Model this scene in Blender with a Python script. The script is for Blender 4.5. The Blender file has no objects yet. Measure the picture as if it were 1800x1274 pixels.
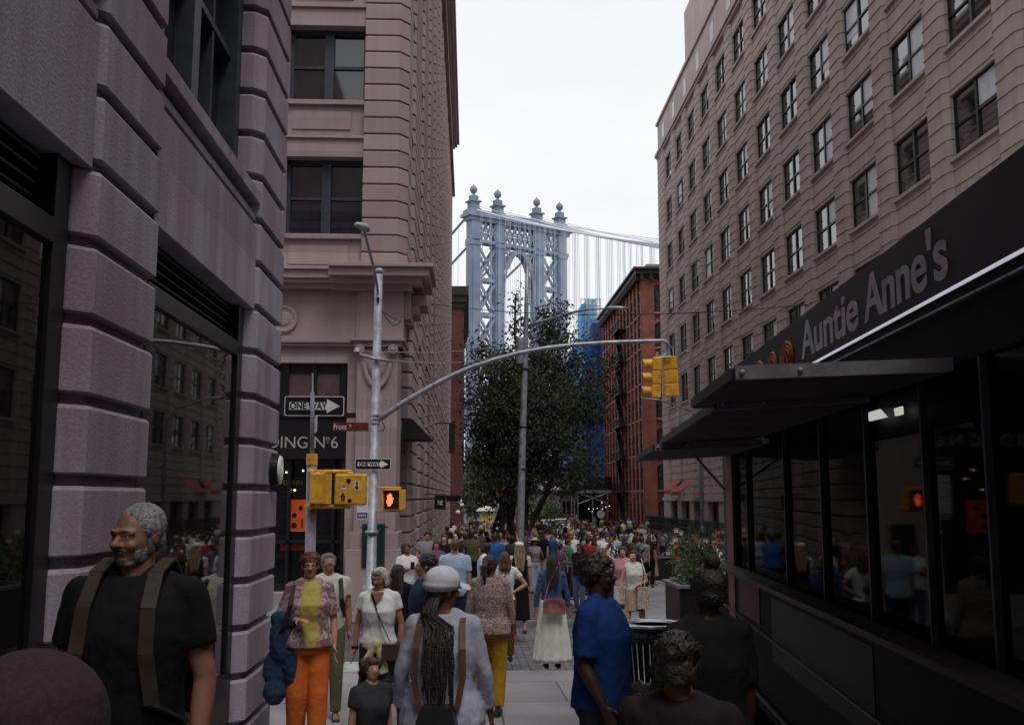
import bpy, math, random
from mathutils import Vector, Matrix
from math import sin, cos, pi, radians as R, atan, tan, sqrt
SC = bpy.context.scene
COL = SC.collection
# ---------------- camera ----------------
F = 1764.0; YAW = R(2.433); PIT = atan(236/1764.0); CZ = 1.8
cd = bpy.data.cameras.new('camera'); cam = bpy.data.objects.new('camera', cd); COL.objects.link(cam)
cd.sensor_width = 36; cd.sensor_fit = 'HORIZONTAL'; cd.lens = F/1800*36; cd.clip_end = 6000; cd.clip_start = .05
cam.location = (0, 0, CZ); cam.rotation_euler = (pi/2+PIT, 0, -YAW); SC.camera = cam
# ---------------- world, sun, exposure ----------------
SUN_EL, SUN_AZ = R(61), R(158)     # azimuth clockwise from +Y
w = bpy.data.worlds.new('World'); SC.world = w; w.use_nodes = True
nt = w.node_tree; nd = nt.nodes; lk = nt.links; bg = nd['Background']
sky = nd.new('ShaderNodeTexSky'); sky.sky_type = 'NISHITA'; sky.sun_disc = False
sky.sun_elevation = SUN_EL; sky.sun_rotation = SUN_AZ; sky.air_density = 1; sky.dust_density = 3
hs = nd.new('ShaderNodeHueSaturation'); hs.inputs['Saturation'].default_value = .3; lk.new(sky.outputs[0], hs.inputs['Color'])
tc = nd.new('ShaderNodeTexCoord'); mp = nd.new('ShaderNodeMapping'); mp.inputs['Scale'].default_value = (1, 1, 2.2)
nz = nd.new('ShaderNodeTexNoise'); nz.inputs['Scale'].default_value = 2.3; nz.inputs['Detail'].default_value = 6; nz.inputs['Roughness'].default_value = .55
lk.new(tc.outputs['Generated'], mp.inputs[0]); lk.new(mp.outputs[0], nz.inputs['Vector'])
cr = nd.new('ShaderNodeValToRGB'); cr.color_ramp.elements[0].position = .3; cr.color_ramp.elements[1].position = .7
cr.color_ramp.elements[0].color = (7.3, 7.7, 8.1, 1); cr.color_ramp.elements[1].color = (9.0, 9.05, 9.0, 1)
lk.new(nz.outputs['Fac'], cr.inputs[0])
mx = nd.new('ShaderNodeMixRGB'); mx.inputs[0].default_value = .9; lk.new(hs.outputs[0], mx.inputs[1]); lk.new(cr.outputs[0], mx.inputs[2])
lk.new(mx.outputs[0], bg.inputs['Color']); bg.inputs['Strength'].default_value = .096
sd = bpy.data.lights.new('sun', 'SUN'); sd.energy = 1.0; sd.angle = R(22); sd.color = (1, .96, .9)
sun = bpy.data.objects.new('sun', sd); COL.objects.link(sun); sun.location = (20, -20, 60)
sdir = Vector((sin(SUN_AZ)*cos(SUN_EL), cos(SUN_AZ)*cos(SUN_EL), sin(SUN_EL)))
sun.rotation_euler = (-sdir).to_track_quat('-Z', 'Y').to_euler()
vs = SC.view_settings; vs.view_transform = 'Standard'; vs.look = 'None'; vs.exposure = .32; vs.gamma = 1
SC.render.resolution_x = 1024; SC.render.resolution_y = 724
# ---------------- projection helpers ----------------
_f = Vector((sin(YAW)*cos(PIT), cos(YAW)*cos(PIT), sin(PIT))); _r = Vector((cos(YAW), -sin(YAW), 0)); _u = _r.cross(_f)
def ray(u, v): return _f + _r*((u-900)/F) + _u*((637-v)/F)
def PY(u, v, Y): d = ray(u, v); t = Y/d.y; return Vector((d.x*t, Y, CZ+d.z*t))
def PX(u, v, X): d = ray(u, v); t = X/d.x; return Vector((X, d.y*t, CZ+d.z*t))
def ZY(v, Y): return PY(825, v, Y).z
_G = [(-60, .6), (0, 0), (6, -.2), (10, -.38), (14, -.52), (17, -.62), (21.3, -.75), (25, -.82), (34, -1.15), (52, -1.5), (90, -1.8), (150, -2.2), (320, -4), (4000, -6)]
def G(y):
    for (a, za), (b, zb) in zip(_G, _G[1:]):
        if y <= b: return za+(zb-za)*(y-a)/(b-a)
    return -6
rnd = random.Random(7)
# ---------------- object helpers ----------------
def tag(o, label=None, cat=None, group=None, kind=None):
    if label: o['label'] = label
    if cat: o['category'] = cat
    if group: o['group'] = group
    if kind: o['kind'] = kind
    return o
def empty(name, loc, label=None, cat=None, group=None, rz=0):
    o = bpy.data.objects.new(name, None); COL.objects.link(o); o.location = loc; o.rotation_euler = (0, 0, rz)
    o.empty_display_size = .2
    return tag(o, label, cat, group)
def link(name, me, parent=None, loc=None, rz=None):
    o = bpy.data.objects.new(name, me); COL.objects.link(o)
    if parent is not None: o.parent = parent
    if loc is not None: o.location = loc
    if rz is not None: o.rotation_euler = (0, 0, rz)
    return o
class MB:
    def __init__(s): s.v = []; s.f = []; s.m = []; s.cur = 0
    def add(s, vs, fs):
        n = len(s.v); s.v += [tuple(p) for p in vs]; s.f += [tuple(n+i for i in f) for f in fs]; s.m += [s.cur]*len(fs); return s
    def box(s, a, b):
        x0, y0, z0 = a; x1, y1, z1 = b
        if x0 > x1: x0, x1 = x1, x0
        if y0 > y1: y0, y1 = y1, y0
        if z0 > z1: z0, z1 = z1, z0
        return s.add([(x0,y0,z0),(x1,y0,z0),(x1,y1,z0),(x0,y1,z0),(x0,y0,z1),(x1,y0,z1),(x1,y1,z1),(x0,y1,z1)],
                     [(0,3,2,1),(4,5,6,7),(0,1,5,4),(1,2,6,5),(2,3,7,6),(3,0,4,7)])
    def rings(s, rs, cap=True, closed=True):
        n = len(rs[0]); vs = [p for r in rs for p in r]; fs = []
        for i in range(len(rs)-1):
            for j in range(n if closed else n-1):
                k = (j+1) % n; fs.append((i*n+j, i*n+k, (i+1)*n+k, (i+1)*n+j))
        if cap: fs.append(tuple(range(n-1, -1, -1))); fs.append(tuple(range((len(rs)-1)*n, len(rs)*n)))
        return s.add(vs, fs)
    def prism(s, poly, z0, z1):
        return s.rings([[(x, y, z0) for x, y in poly], [(x, y, z1) for x, y in poly]])
    def tube(s, pts, r, n=8, cap=True):
        pts = [Vector(p) for p in pts]; rs = []
        rad = r if hasattr(r, '__len__') else [r]*len(pts)
        t0 = (pts[1]-pts[0]).normalized(); up = Vector((0,0,1)) if abs(t0.z) < .9 else Vector((1,0,0))
        a = t0.cross(up).normalized()
        for i, p in enumerate(pts):
            t = ((pts[min(i+1, len(pts)-1)]-pts[max(i-1, 0)])).normalized()
            a = (a-t*a.dot(t)).normalized(); b = t.cross(a)
            rs.append([p+(a*cos(2*pi*k/n)+b*sin(2*pi*k/n))*rad[i] for k in range(n)])
        return s.rings(rs, cap)
    def beam(s, a, b, wx, wy):
        a = Vector(a); b = Vector(b); t = (b-a).normalized(); up = Vector((0,0,1)) if abs(t.z) < .95 else Vector((0,1,0))
        x = t.cross(up).normalized()*wx/2; y = t.cross(x).normalized()*wy/2
        return s.rings([[p+x+y, p-x+y, p-x-y, p+x-y] for p in (a, b)])
    def cap(s, a, b, ra, rb, n=14, flat=False, sx=1.0):
        a = Vector(a); b = Vector(b); t = (b-a); L = t.length; t.normalize()
        ref = Vector((0,1,0)) if abs(t.y) < .9 else Vector((1,0,0))
        x = t.cross(ref).normalized(); y = t.cross(x)
        rs = []
        if not flat:
            for k in (80, 50, 25): rs.append((a-t*ra*sin(R(k)), ra*cos(R(k))))
        rs.append((a, ra)); rs.append((a.lerp(b, .5), (ra+rb)/2)); rs.append((b, rb))
        if not flat:
            for k in (25, 50, 80): rs.append((b+t*rb*sin(R(k)), rb*cos(R(k))))
        return s.rings([[c+(x*cos(2*pi*j/n)*sx+y*sin(2*pi*j/n))*r for j in range(n)] for c, r in rs])
    def ell(s, c, r, rot=None, n=16, m=10):
        c = Vector(c); M = rot or Matrix.Identity(3); rs = []
        for i in range(1, m):
            th = pi*i/m; rs.append([c+M@Vector((r[0]*sin(th)*cos(2*pi*j/n), r[1]*sin(th)*sin(2*pi*j/n), -r[2]*cos(th))) for j in range(n)])
        return s.rings(rs)
    def lathe(s, c, prof, n=24, ax='Z'):
        rs = []
        for r, z in prof:
            row = []
            for j in range(n):
                p = Vector((r*cos(2*pi*j/n), r*sin(2*pi*j/n), z))
                if ax == 'Y': p = Vector((p.x, -p.z, p.y))
                if ax == 'X': p = Vector((p.z, p.x, p.y))
                row.append(Vector(c)+p)
            rs.append(row)
        return s.rings(rs)
    def loft(s, rings, n=20, e=2.4):
        rs = []
        for (z, cx, cy, rx, ry) in rings:
            row = []
            for j in range(n):
                a = 2*pi*j/n; c_, s_ = cos(a), sin(a)
                row.append((cx+rx*math.copysign(abs(c_)**(2/e), c_), cy+ry*math.copysign(abs(s_)**(2/e), s_), z))
            rs.append(row)
        return s.rings(rs)
    def ext(s, o): # merge another MB
        n = len(s.v); s.v += o.v; s.f += [tuple(n+i for i in f) for f in o.f]; s.m += o.m; return s
    def mesh(s, name, mats, off=(0,0,0), smooth=False):
        me = bpy.data.meshes.new(name); ox, oy, oz = off
        me.from_pydata([(x-ox, y-oy, z-oz) for x, y, z in s.v], [], s.f)
        for m in (mats if isinstance(mats, (list, tuple)) else [mats]): me.materials.append(m)
        if any(s.m): me.polygons.foreach_set('material_index', s.m)
        if smooth: me.polygons.foreach_set('use_smooth', [True]*len(s.f))
        me.update(); return me
    def build(s, name, mats, parent=None, smooth=False, world=True, bevel=0):
        """geometry in world coordinates; becomes local to the parent's location"""
        if parent is not None and world:
            q = parent; off = Vector((0,0,0))
            while q is not None: off = off+Vector(q.location); q = q.parent
        elif parent is None and world and s.v:
            xs = [p[0] for p in s.v]; ys = [p[1] for p in s.v]; off = Vector(((min(xs)+max(xs))/2, (min(ys)+max(ys))/2, min(p[2] for p in s.v)))
        else: off = Vector((0,0,0))
        me = s.mesh(name, mats, off, smooth)
        o = link(name, me, parent)
        if parent is None and world: o.location = off
        if bevel:
            m = o.modifiers.new('bevel', 'BEVEL'); m.width = bevel; m.segments = 2; m.limit_method = 'ANGLE'; m.angle_limit = R(40); m.harden_normals = False
        return o
def struct(name, mb, m): return tag(mb.build(name, m), kind='structure')
def evalmesh(o, name):
    dg = bpy.context.evaluated_depsgraph_get(); me = bpy.data.meshes.new_from_object(o.evaluated_get(dg)); me.name = name; return me
def voxel(mb, name, vox, smooth=4, mat=None, disp=None):
    me0 = mb.mesh('tmp', mat); o = bpy.data.objects.new('tmp', me0); COL.objects.link(o)
    m = o.modifiers.new('r', 'REMESH'); m.mode = 'VOXEL'; m.voxel_size = vox; m.use_smooth_shade = True
    if disp:
        tx = bpy.data.textures.get('dn%g' % disp[1]) or bpy.data.textures.new('dn%g' % disp[1], 'CLOUDS'); tx.noise_scale = disp[1]; tx.noise_depth = 3
        d = o.modifiers.new('d', 'DISPLACE'); d.texture = tx; d.strength = disp[0]; d.texture_coords = 'LOCAL'; d.mid_level = .5
    if smooth:
        sm = o.modifiers.new('s', 'SMOOTH'); sm.factor = .5; sm.iterations = smooth
    me = evalmesh(o, name); bpy.data.objects.remove(o); bpy.data.meshes.remove(me0)
    if mat is not None and not me.materials: me.materials.append(mat)
    return me
def text_mb(s, size, M, ext=.004, sx=1.0, align='CENTER', space=1.0, bold=0):
    """text in the local XY plane, transformed by the 4x4 M into the world"""
    cu = bpy.data.curves.new('t', 'FONT'); cu.body = s; cu.size = size; cu.extrude = ext; cu.align_x = align; cu.align_y = 'CENTER'; cu.space_character = space; cu.offset = bold
    o = bpy.data.objects.new('t', cu); COL.objects.link(o); me = evalmesh(o, 't')
    mb = MB(); mb.add([M@Vector((v.co.x*sx, v.co.y, v.co.z)) for v in me.vertices], [tuple(p.vertices) for p in me.polygons])
    bpy.data.objects.remove(o); bpy.data.meshes.remove(me); return mb
def frame_M(o, x, y):
    """matrix with origin o and plane axes x, y"""
    x = Vector(x).normalized(); y = Vector(y).normalized(); z = x.cross(y)
    M = Matrix((x, y, z)).transposed().to_4x4(); M.translation = Vector(o); return M
# ---------------- materials ----------------
def newmat(name):
    m = bpy.data.materials.new(name); m.use_nodes = True; return m, m.node_tree.nodes, m.node_tree.links, m.node_tree.nodes['Principled BSDF']
def mat(name, c, rough=.7, var=.12, scale=3.0, bump=.0, bscale=40, metal=0, spec=.5, stretch=(1,1,1), c2=None, ior=None, emit=None, es=0, coord='Object', lo=.35, hi=.65, fine=0):
    m, n, l, b = newmat(name)
    b.inputs['Roughness'].default_value = rough; b.inputs['Metallic'].default_value = metal
    b.inputs['Specular IOR Level'].default_value = spec
    if ior: b.inputs['IOR'].default_value = ior
    tc = n.new('ShaderNodeTexCoord'); mp = n.new('ShaderNodeMapping'); mp.inputs['Scale'].default_value = stretch; l.new(tc.outputs[coord], mp.inputs[0])
    nz = n.new('ShaderNodeTexNoise'); nz.inputs['Scale'].default_value = scale; nz.inputs['Detail'].default_value = 5; nz.inputs['Roughness'].default_value = .6
    l.new(mp.outputs[0], nz.inputs['Vector'])
    cr = n.new('ShaderNodeValToRGB'); e = cr.color_ramp.elements
    e[0].position = lo; e[1].position = hi
    d = c2 or tuple(max(0, x*(1-var*2)) for x in c)
    e[0].color = (*d, 1); e[1].color = (*[x*(1+var) for x in c], 1); l.new(nz.outputs['Fac'], cr.inputs[0])
    out = cr.outputs[0]
    if fine:
        n2 = n.new('ShaderNodeTexNoise'); n2.inputs['Scale'].default_value = bscale; n2.inputs['Detail'].default_value = 3; l.new(tc.outputs[coord], n2.inputs['Vector'])
        r2 = n.new('ShaderNodeMapRange'); r2.inputs[1].default_value = .3; r2.inputs[2].default_value = .7; r2.inputs[3].default_value = 1-fine; r2.inputs[4].default_value = 1+fine; l.new(n2.outputs['Fac'], r2.inputs[0])
        hm = n.new('ShaderNodeMixRGB'); hm.blend_type = 'MULTIPLY'; hm.inputs[0].default_value = 1; l.new(out, hm.inputs[1]); l.new(r2.outputs[0], hm.inputs[2]); out = hm.outputs[0]
    l.new(out, b.inputs['Base Color'])
    if bump:
        n3 = n.new('ShaderNodeTexNoise'); n3.inputs['Scale'].default_value = bscale; n3.inputs['Detail'].default_value = 4; l.new(tc.outputs[coord], n3.inputs['Vector'])
        bp = n.new('ShaderNodeBump'); bp.inputs['Strength'].default_value = bump; bp.inputs['Distance'].default_value = .02; l.new(n3.outputs['Fac'], bp.inputs['Height']); l.new(bp.outputs[0], b.inputs['Normal'])
    if emit:
        b.inputs['Emission Color'].default_value = (*emit, 1); b.inputs['Emission Strength'].default_value = es
    return m
def streaky(name, c, dirt, rough=.85, amt=.5, bump=.25, band=None):
    """painted stucco with vertical run-off streaks and blotches"""
    m, n, l, b = newmat(name); b.inputs['Roughness'].default_value = rough; b.inputs['Specular IOR Level'].default_value = .3
    tc = n.new('ShaderNodeTexCoord'); mp = n.new('ShaderNodeMapping'); mp.inputs['Scale'].default_value = (3.6, 3.6, .35); l.new(tc.outputs['Object'], mp.inputs[0])
    a = n.new('ShaderNodeTexNoise'); a.inputs['Scale'].default_value = 1.3; a.inputs['Detail'].default_value = 6; l.new(mp.outputs[0], a.inputs['Vector'])
    q = n.new('ShaderNodeTexNoise'); q.inputs['Scale'].default_value = .9; q.inputs['Detail'].default_value = 5; l.new(tc.outputs['Object'], q.inputs['Vector'])
    mu = n.new('ShaderNodeMath'); mu.operation = 'MULTIPLY'; l.new(a.outputs['Fac'], mu.inputs[0]); l.new(q.outputs['Fac'], mu.inputs[1])
    r = n.new('ShaderNodeMapRange'); r.inputs[1].default_value = .19; r.inputs[2].default_value = .32; r.inputs[3].default_value = 0; r.inputs[4].default_value = amt; l.new(mu.outputs[0], r.inputs[0])
    fz = n.new('ShaderNodeTexNoise'); fz.inputs['Scale'].default_value = 60; fz.inputs['Detail'].default_value = 4; l.new(tc.outputs['Object'], fz.inputs['Vector'])
    x = n.new('ShaderNodeMixRGB'); x.inputs[1].default_value = (*c, 1); x.inputs[2].default_value = (*dirt, 1); l.new(r.outputs[0], x.inputs[0])
    r2 = n.new('ShaderNodeMapRange'); r2.inputs[1].default_value = .3; r2.inputs[2].default_value = .7; r2.inputs[3].default_value = .86; r2.inputs[4].default_value = 1.12; l.new(fz.outputs['Fac'], r2.inputs[0])
    y = n.new('ShaderNodeMixRGB'); y.blend_type = 'MULTIPLY'; y.inputs[0].default_value = 1; l.new(x.outputs[0], y.inputs[1]); l.new(r2.outputs[0], y.inputs[2]); out = y.outputs[0]
    if band:
        sp = n.new('ShaderNodeSeparateXYZ'); l.new(tc.outputs['Object'], sp.inputs[0]); ad = n.new('ShaderNodeMath'); ad.operation = 'MULTIPLY_ADD'; ad.inputs[1].default_value = 1/band[1]; ad.inputs[2].default_value = -band[0]/band[1]+50; l.new(sp.outputs['Z'], ad.inputs[0])
        fl = n.new('ShaderNodeMath'); fl.operation = 'FLOOR'; l.new(ad.outputs[0], fl.inputs[0]); yy = n.new('ShaderNodeMath'); yy.operation = 'MULTIPLY'; yy.inputs[1].default_value = .27; l.new(sp.outputs['Y'], yy.inputs[0]); f2 = n.new('ShaderNodeMath'); f2.operation = 'FLOOR'; l.new(yy.outputs[0], f2.inputs[0])
        cb = n.new('ShaderNodeCombineXYZ'); l.new(fl.outputs[0], cb.inputs[0]); l.new(f2.outputs[0], cb.inputs[1]); wn = n.new('ShaderNodeTexWhiteNoise'); l.new(cb.outputs[0], wn.inputs['Vector'])
        r5 = n.new('ShaderNodeMapRange'); r5.inputs[3].default_value = .86; r5.inputs[4].default_value = 1.1; l.new(wn.outputs['Value'], r5.inputs[0]); y5 = n.new('ShaderNodeMixRGB'); y5.blend_type = 'MULTIPLY'; y5.inputs[0].default_value = 1; l.new(out, y5.inputs[1]); l.new(r5.outputs[0], y5.inputs[2]); out = y5.outputs[0]
    l.new(out, b.inputs['Base Color'])
    bp = n.new('ShaderNodeBump'); bp.inputs['Strength'].default_value = bump; bp.inputs['Distance'].default_value = .015; l.new(fz.outputs['Fac'], bp.inputs['Height']); l.new(bp.outputs[0], b.inputs['Normal'])
    return m
def brickmat(name, c1, c2, mortar, scale=1.0, axis='XZ', bw=.22, rh=.075, rough=.85, ms=.012, bump=.5):
    m, n, l, b = newmat(name); b.inputs['Roughness'].default_value = rough; b.inputs['Specular IOR Level'].default_value = .3
    tc = n.new('ShaderNodeTexCoord'); sp = n.new('ShaderNodeSeparateXYZ'); l.new(tc.outputs['Object'], sp.inputs[0]); cb = n.new('ShaderNodeCombineXYZ')
    if axis == 'W':
        ad = n.new('ShaderNodeMath'); ad.operation = 'ADD'; l.new(sp.outputs['X'], ad.inputs[0]); l.new(sp.outputs['Y'], ad.inputs[1]); l.new(ad.outputs[0], cb.inputs[0]); l.new(sp.outputs['Z'], cb.inputs[1])
    else: l.new(sp.outputs['XYZ'.index(axis[0])], cb.inputs[0]); l.new(sp.outputs['XYZ'.index(axis[1])], cb.inputs[1])
    br = n.new('ShaderNodeTexBrick'); br.inputs['Color1'].default_value = (*c1, 1); br.inputs['Color2'].default_value = (*c2, 1); br.inputs['Mortar'].default_value = (*mortar, 1)
    br.inputs['Scale'].default_value = scale; br.inputs['Brick Width'].default_value = bw; br.inputs['Row Height'].default_value = rh; br.inputs['Mortar Size'].default_value = ms; br.inputs['Bias'].default_value = 0
    l.new(cb.outputs[0], br.inputs['Vector'])
    nz = n.new('ShaderNodeTexNoise'); nz.inputs['Scale'].default_value = .6; nz.inputs['Detail'].default_value = 6; l.new(tc.outputs['Object'], nz.inputs['Vector'])
    r = n.new('ShaderNodeMapRange'); r.inputs[1].default_value = .3; r.inputs[2].default_value = .7; r.inputs[3].default_value = .7; r.inputs[4].default_value = 1.2; l.new(nz.outputs['Fac'], r.inputs[0])
    y = n.new('ShaderNodeMixRGB'); y.blend_type = 'MULTIPLY'; y.inputs[0].default_value = 1; l.new(br.outputs['Color'], y.inputs[1]); l.new(r.outputs[0], y.inputs[2]); l.new(y.outputs[0], b.inputs['Base Color'])
    bp = n.new('ShaderNodeBump'); bp.inputs['Strength'].default_value = bump; bp.inputs['Distance'].default_value = .01; bp.invert = True; l.new(br.outputs['Fac'], bp.inputs['Height']); l.new(bp.outputs[0], b.inputs['Normal'])
    return m
M = {}
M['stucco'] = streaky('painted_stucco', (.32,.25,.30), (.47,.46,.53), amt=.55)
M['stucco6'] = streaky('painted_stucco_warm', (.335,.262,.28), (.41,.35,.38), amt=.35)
M['stuccoR'] = streaky('painted_stucco_grey', (.55,.465,.44), (.38,.31,.30), amt=.5)
M['groove'] = mat('groove_shadow_line', (.14,.11,.115), .9, .1)
M['glass'] = mat('window_glass', (.012,.013,.017), .03, .1, 1.5, spec=.6, ior=1.75)
M['glassR'] = mat('sky_reflecting_glass', (.012,.013,.017), .03, .1, 1.5, spec=.6, ior=2.6)
M['glassdark'] = mat('shop_glass', (.008,.008,.010), .02, .1, 1.5, spec=.5, ior=1.55)
M['frame'] = mat('dark_window_frame', (.022,.024,.032), .45, .15, 8)
M['frameblue'] = mat('slate_window_frame', (.035,.042,.06), .45, .15, 8)
M['black'] = mat('black_metal', (.008,.007,.009), .4, .2, 8)
M['blackfab'] = mat('black_canvas', (.015,.013,.016), .85, .2, 12, bump=.1, bscale=80)
M['galv'] = mat('galvanised_steel', (.36,.37,.42), .42, .18, 7, metal=.35, bump=.05, bscale=60)
M['yellow'] = mat('signal_yellow_paint', (.80,.42,.035), .42, .10, 9, bump=.04, bscale=60, c2=(.60,.29,.03))
M['white'] = mat('white_paint', (.78,.78,.78), .5, .06, 8)
M['offwhite'] = mat('sign_sheeting', (.78,.78,.80), .35, .08, 8)
M['signblack'] = mat('sign_black', (.010,.010,.012), .35, .1, 8)
M['brownsign'] = mat('brown_street_sign', (.13,.025,.018), .4, .15, 8)
M['orange'] = mat('orange_poster', (.75,.11,.02), .6, .08, 6)
M['green'] = mat('dark_green_metal', (.010,.045,.040), .5, .2, 6)
M['asphalt'] = mat('asphalt', (.085,.08,.088), .85, .25, 2.0, bump=.5, bscale=90, fine=.35)
M['concrete'] = brickmat('sidewalk_concrete', (.25,.23,.25), (.21,.195,.215), (.09,.08,.09), axis='XY', bw=1.5, rh=1.5, ms=.012, bump=.4)
M['curb'] = mat('granite_curb', (.20,.19,.20), .8, .2, 5, bump=.3, bscale=50, fine=.25)
M['cobble'] = brickmat('cobblestones', (.19,.17,.19), (.11,.10,.12), (.035,.032,.04), axis='XY', bw=.26, rh=.14, ms=.014, bump=1)
M['paver'] = brickmat('dark_pavers', (.085,.062,.07), (.12,.09,.10), (.03,.026,.03), axis='XY', bw=.4, rh=.2, ms=.008)
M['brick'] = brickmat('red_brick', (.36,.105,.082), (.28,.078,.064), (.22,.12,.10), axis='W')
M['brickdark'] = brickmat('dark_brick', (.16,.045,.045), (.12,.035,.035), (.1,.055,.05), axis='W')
M['brickband'] = mat('brownstone_trim', (.36,.2,.17), .8, .15, 3)
M['cornice'] = mat('dark_cornice_metal', (.035,.02,.022), .6, .2, 4)
M['bridge'] = mat('blue_grey_bridge_paint', (.22,.262,.35), .6, .15, .15, c2=(.165,.20,.28))
M['bridgepale'] = mat('pale_bridge_paint', (.18,.21,.27), .6, .1, .3)
M['cable'] = mat('pale_cable', (.62,.66,.72), .6, .05, .5)
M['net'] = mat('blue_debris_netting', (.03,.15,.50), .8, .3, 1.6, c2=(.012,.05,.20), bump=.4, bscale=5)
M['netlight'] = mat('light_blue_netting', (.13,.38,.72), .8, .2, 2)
# ======================= GROUND =======================
ys = sorted(set([-60,-20,-5,0,3,6,8,10,12,14,17,19,21.3,25,30,34,40,46,52,70,90,120,150,220,320,900,4000]))
def sheet(x0, x1, y0, y1, dz, solid=0):
    yy = [y0]+[y for y in ys if y0 < y < y1]+[y1]; mb = MB(); n = len(yy)
    top = [(x0, y, G(y)+dz) for y in yy]+[(x1, y, G(y)+dz) for y in yy]
    mb.add(top, [(i, n+i, n+i+1, i+1) for i in range(n-1)])
    if solid:
        rs = [[(x0, y, G(y)+dz-solid), (x0, y, G(y)+dz), (x1, y, G(y)+dz), (x1, y, G(y)+dz-solid)] for y in yy]
        mb = MB(); mb.rings(rs)
    return mb
g = sheet(-1500, 1500, -60, 4000, -.14)
struct('ground', g, M['asphalt'])
struct('road_crossing', sheet(-60, 60, 14.0, 21.3, -.136), M['asphalt'])
struct('cobbled_strip', sheet(-60, 60, 19.2, 21.3, -.132), M['cobble'])
struct('cobbled_crosswalk', sheet(.3, 2.3, 9, 19.2, -.128), M['cobble'])
struct('sidewalk_near', sheet(-60, 2.2, -60, 13.85, 0, .2), M['concrete'])
struct('curb_near', sheet(-60, 2.35, 13.85, 14.0, -.002, .2), M['curb'])
struct('curb_side', sheet(2.2, 2.35, -60, 13.85, -.002, .2), M['curb'])
struct('sidewalk_left', sheet(-60, -.9, 21.45, 90, 0, .2), M['concrete'])
struct('paved_walk', sheet(-.9, 2.6, 21.45, 90, .0, .2), M['paver'])
struct('curb_far', sheet(-60, 60, 21.3, 21.45, .004, .2), M['curb'])
struct('plaza', sheet(2.6, 12.4, 21.45, 90, -.002, .2), M['concrete'])
struct('sidewalk_right', sheet(12.4, 60, 21.45, 90, .012, .2), M['concrete'])
struct('road_beyond', sheet(-1, 14, 90, 160, -.13), M['cobble'])
# crosswalk bars
cw = MB()
for k in range(6):
    x0 = -5.6+k*.93
    yy = [14.5, 15.2, 16.0]
    n = len(yy); cw.add([(x0, y, G(y)-.122) for y in yy]+[(x0+.42, y, G(y)-.122) for y in yy], [(i, n+i, n+i+1, i+1) for i in range(n-1)])
struct('crosswalk_marking', cw, mat('worn_white_marking', (.42,.42,.44), .8, .25, 4, fine=.2, bscale=30))

# ======================= RUSTICATED STACKS =======================
def inset_poly(poly, d):
    n = len(poly); out = []
    for i in range(n):
        p0, p1, p2 = [Vector((*poly[(i+k) % n], 0)) for k in (-1, 0, 1)]
        e1 = (p1-p0).normalized(); e2 = (p2-p1).normalized()
        n1 = Vector((-e1.y, e1.x, 0)); n2 = Vector((-e2.y, e2.x, 0)); b = (n1+n2); b = b/max(.3, b.dot(n1)) if b.length > 1e-6 else n1
        out.append((p1.x+b.x*d, p1.y+b.y*d))
    return out
def rust(mb, poly, z0, z1, phase, course, gap, dep):
    """poly counter-clockwise; blocks between grooves centred at phase + k*course"""
    rs = []
    def ring(z, d): rs.append([(x, y, z) for x, y in (inset_poly(poly, d) if d else poly)])
    k = math.floor((z0-phase)/course)+1; ring(z0, 0)
    b = min(.02, gap*.4)
    while phase+k*course+gap < z1:
        c = phase+k*course
        ring(c-gap/2-b, 0); ring(c-gap/2, b*.7); ring(c-gap/2+.002, dep); ring(c+gap/2-.002, dep); ring(c+gap/2, b*.4); ring(c+gap/2+b*.4, 0); k += 1
    ring(z1, 0); mb.rings(rs)

# ======================= NEAR LEFT BUILDING =======================
XL = -1.85
bL = empty('corner_building', (-2.2, 9.85, G(9)), 'nearest mauve stucco building on the left with deep block grooves and big shop window', 'building')
HT = 14
mb = MB()
core = -1.98
def pier(y0, y1):
    c = .10
    return [(-2.6, y1), (-2.6, y0-.1), (XL-c-.02, y0-c), (XL, y0), (XL, y1-(.0)), (XL-c, y1+c)]
def pierCCW(y0, y1, endc=True):
    c = .10
    if endc: p = [(-2.6, y0-c), (XL-c, y0-c), (XL, y0), (XL, y1), (XL-c, y1+c), (-2.6, y1+c)]
    else: p = [(-2.6, y0-c), (XL-c, y0-c), (XL, y0), (XL, y1), (-2.6, y1)]
    return p
PH = 1.49; CO = .39
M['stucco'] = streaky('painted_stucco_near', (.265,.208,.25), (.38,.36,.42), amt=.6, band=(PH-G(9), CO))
rust(mb, pierCCW(4.95, 5.88), -.6, HT, PH, CO, .058, .06)
rust(mb, pierCCW(1.15, 2.1), -.4, HT, PH, CO, .058, .06)
rust(mb, pierCCW(-2.65, -1.7), -.4, HT, PH, CO, .058, .06)
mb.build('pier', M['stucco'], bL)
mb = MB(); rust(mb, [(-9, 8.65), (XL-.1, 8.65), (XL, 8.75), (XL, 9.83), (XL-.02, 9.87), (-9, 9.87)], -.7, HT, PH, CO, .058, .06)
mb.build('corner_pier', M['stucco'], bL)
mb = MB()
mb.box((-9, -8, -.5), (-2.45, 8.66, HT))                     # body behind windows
mb.build('wall', M['stucco'], bL)
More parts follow.
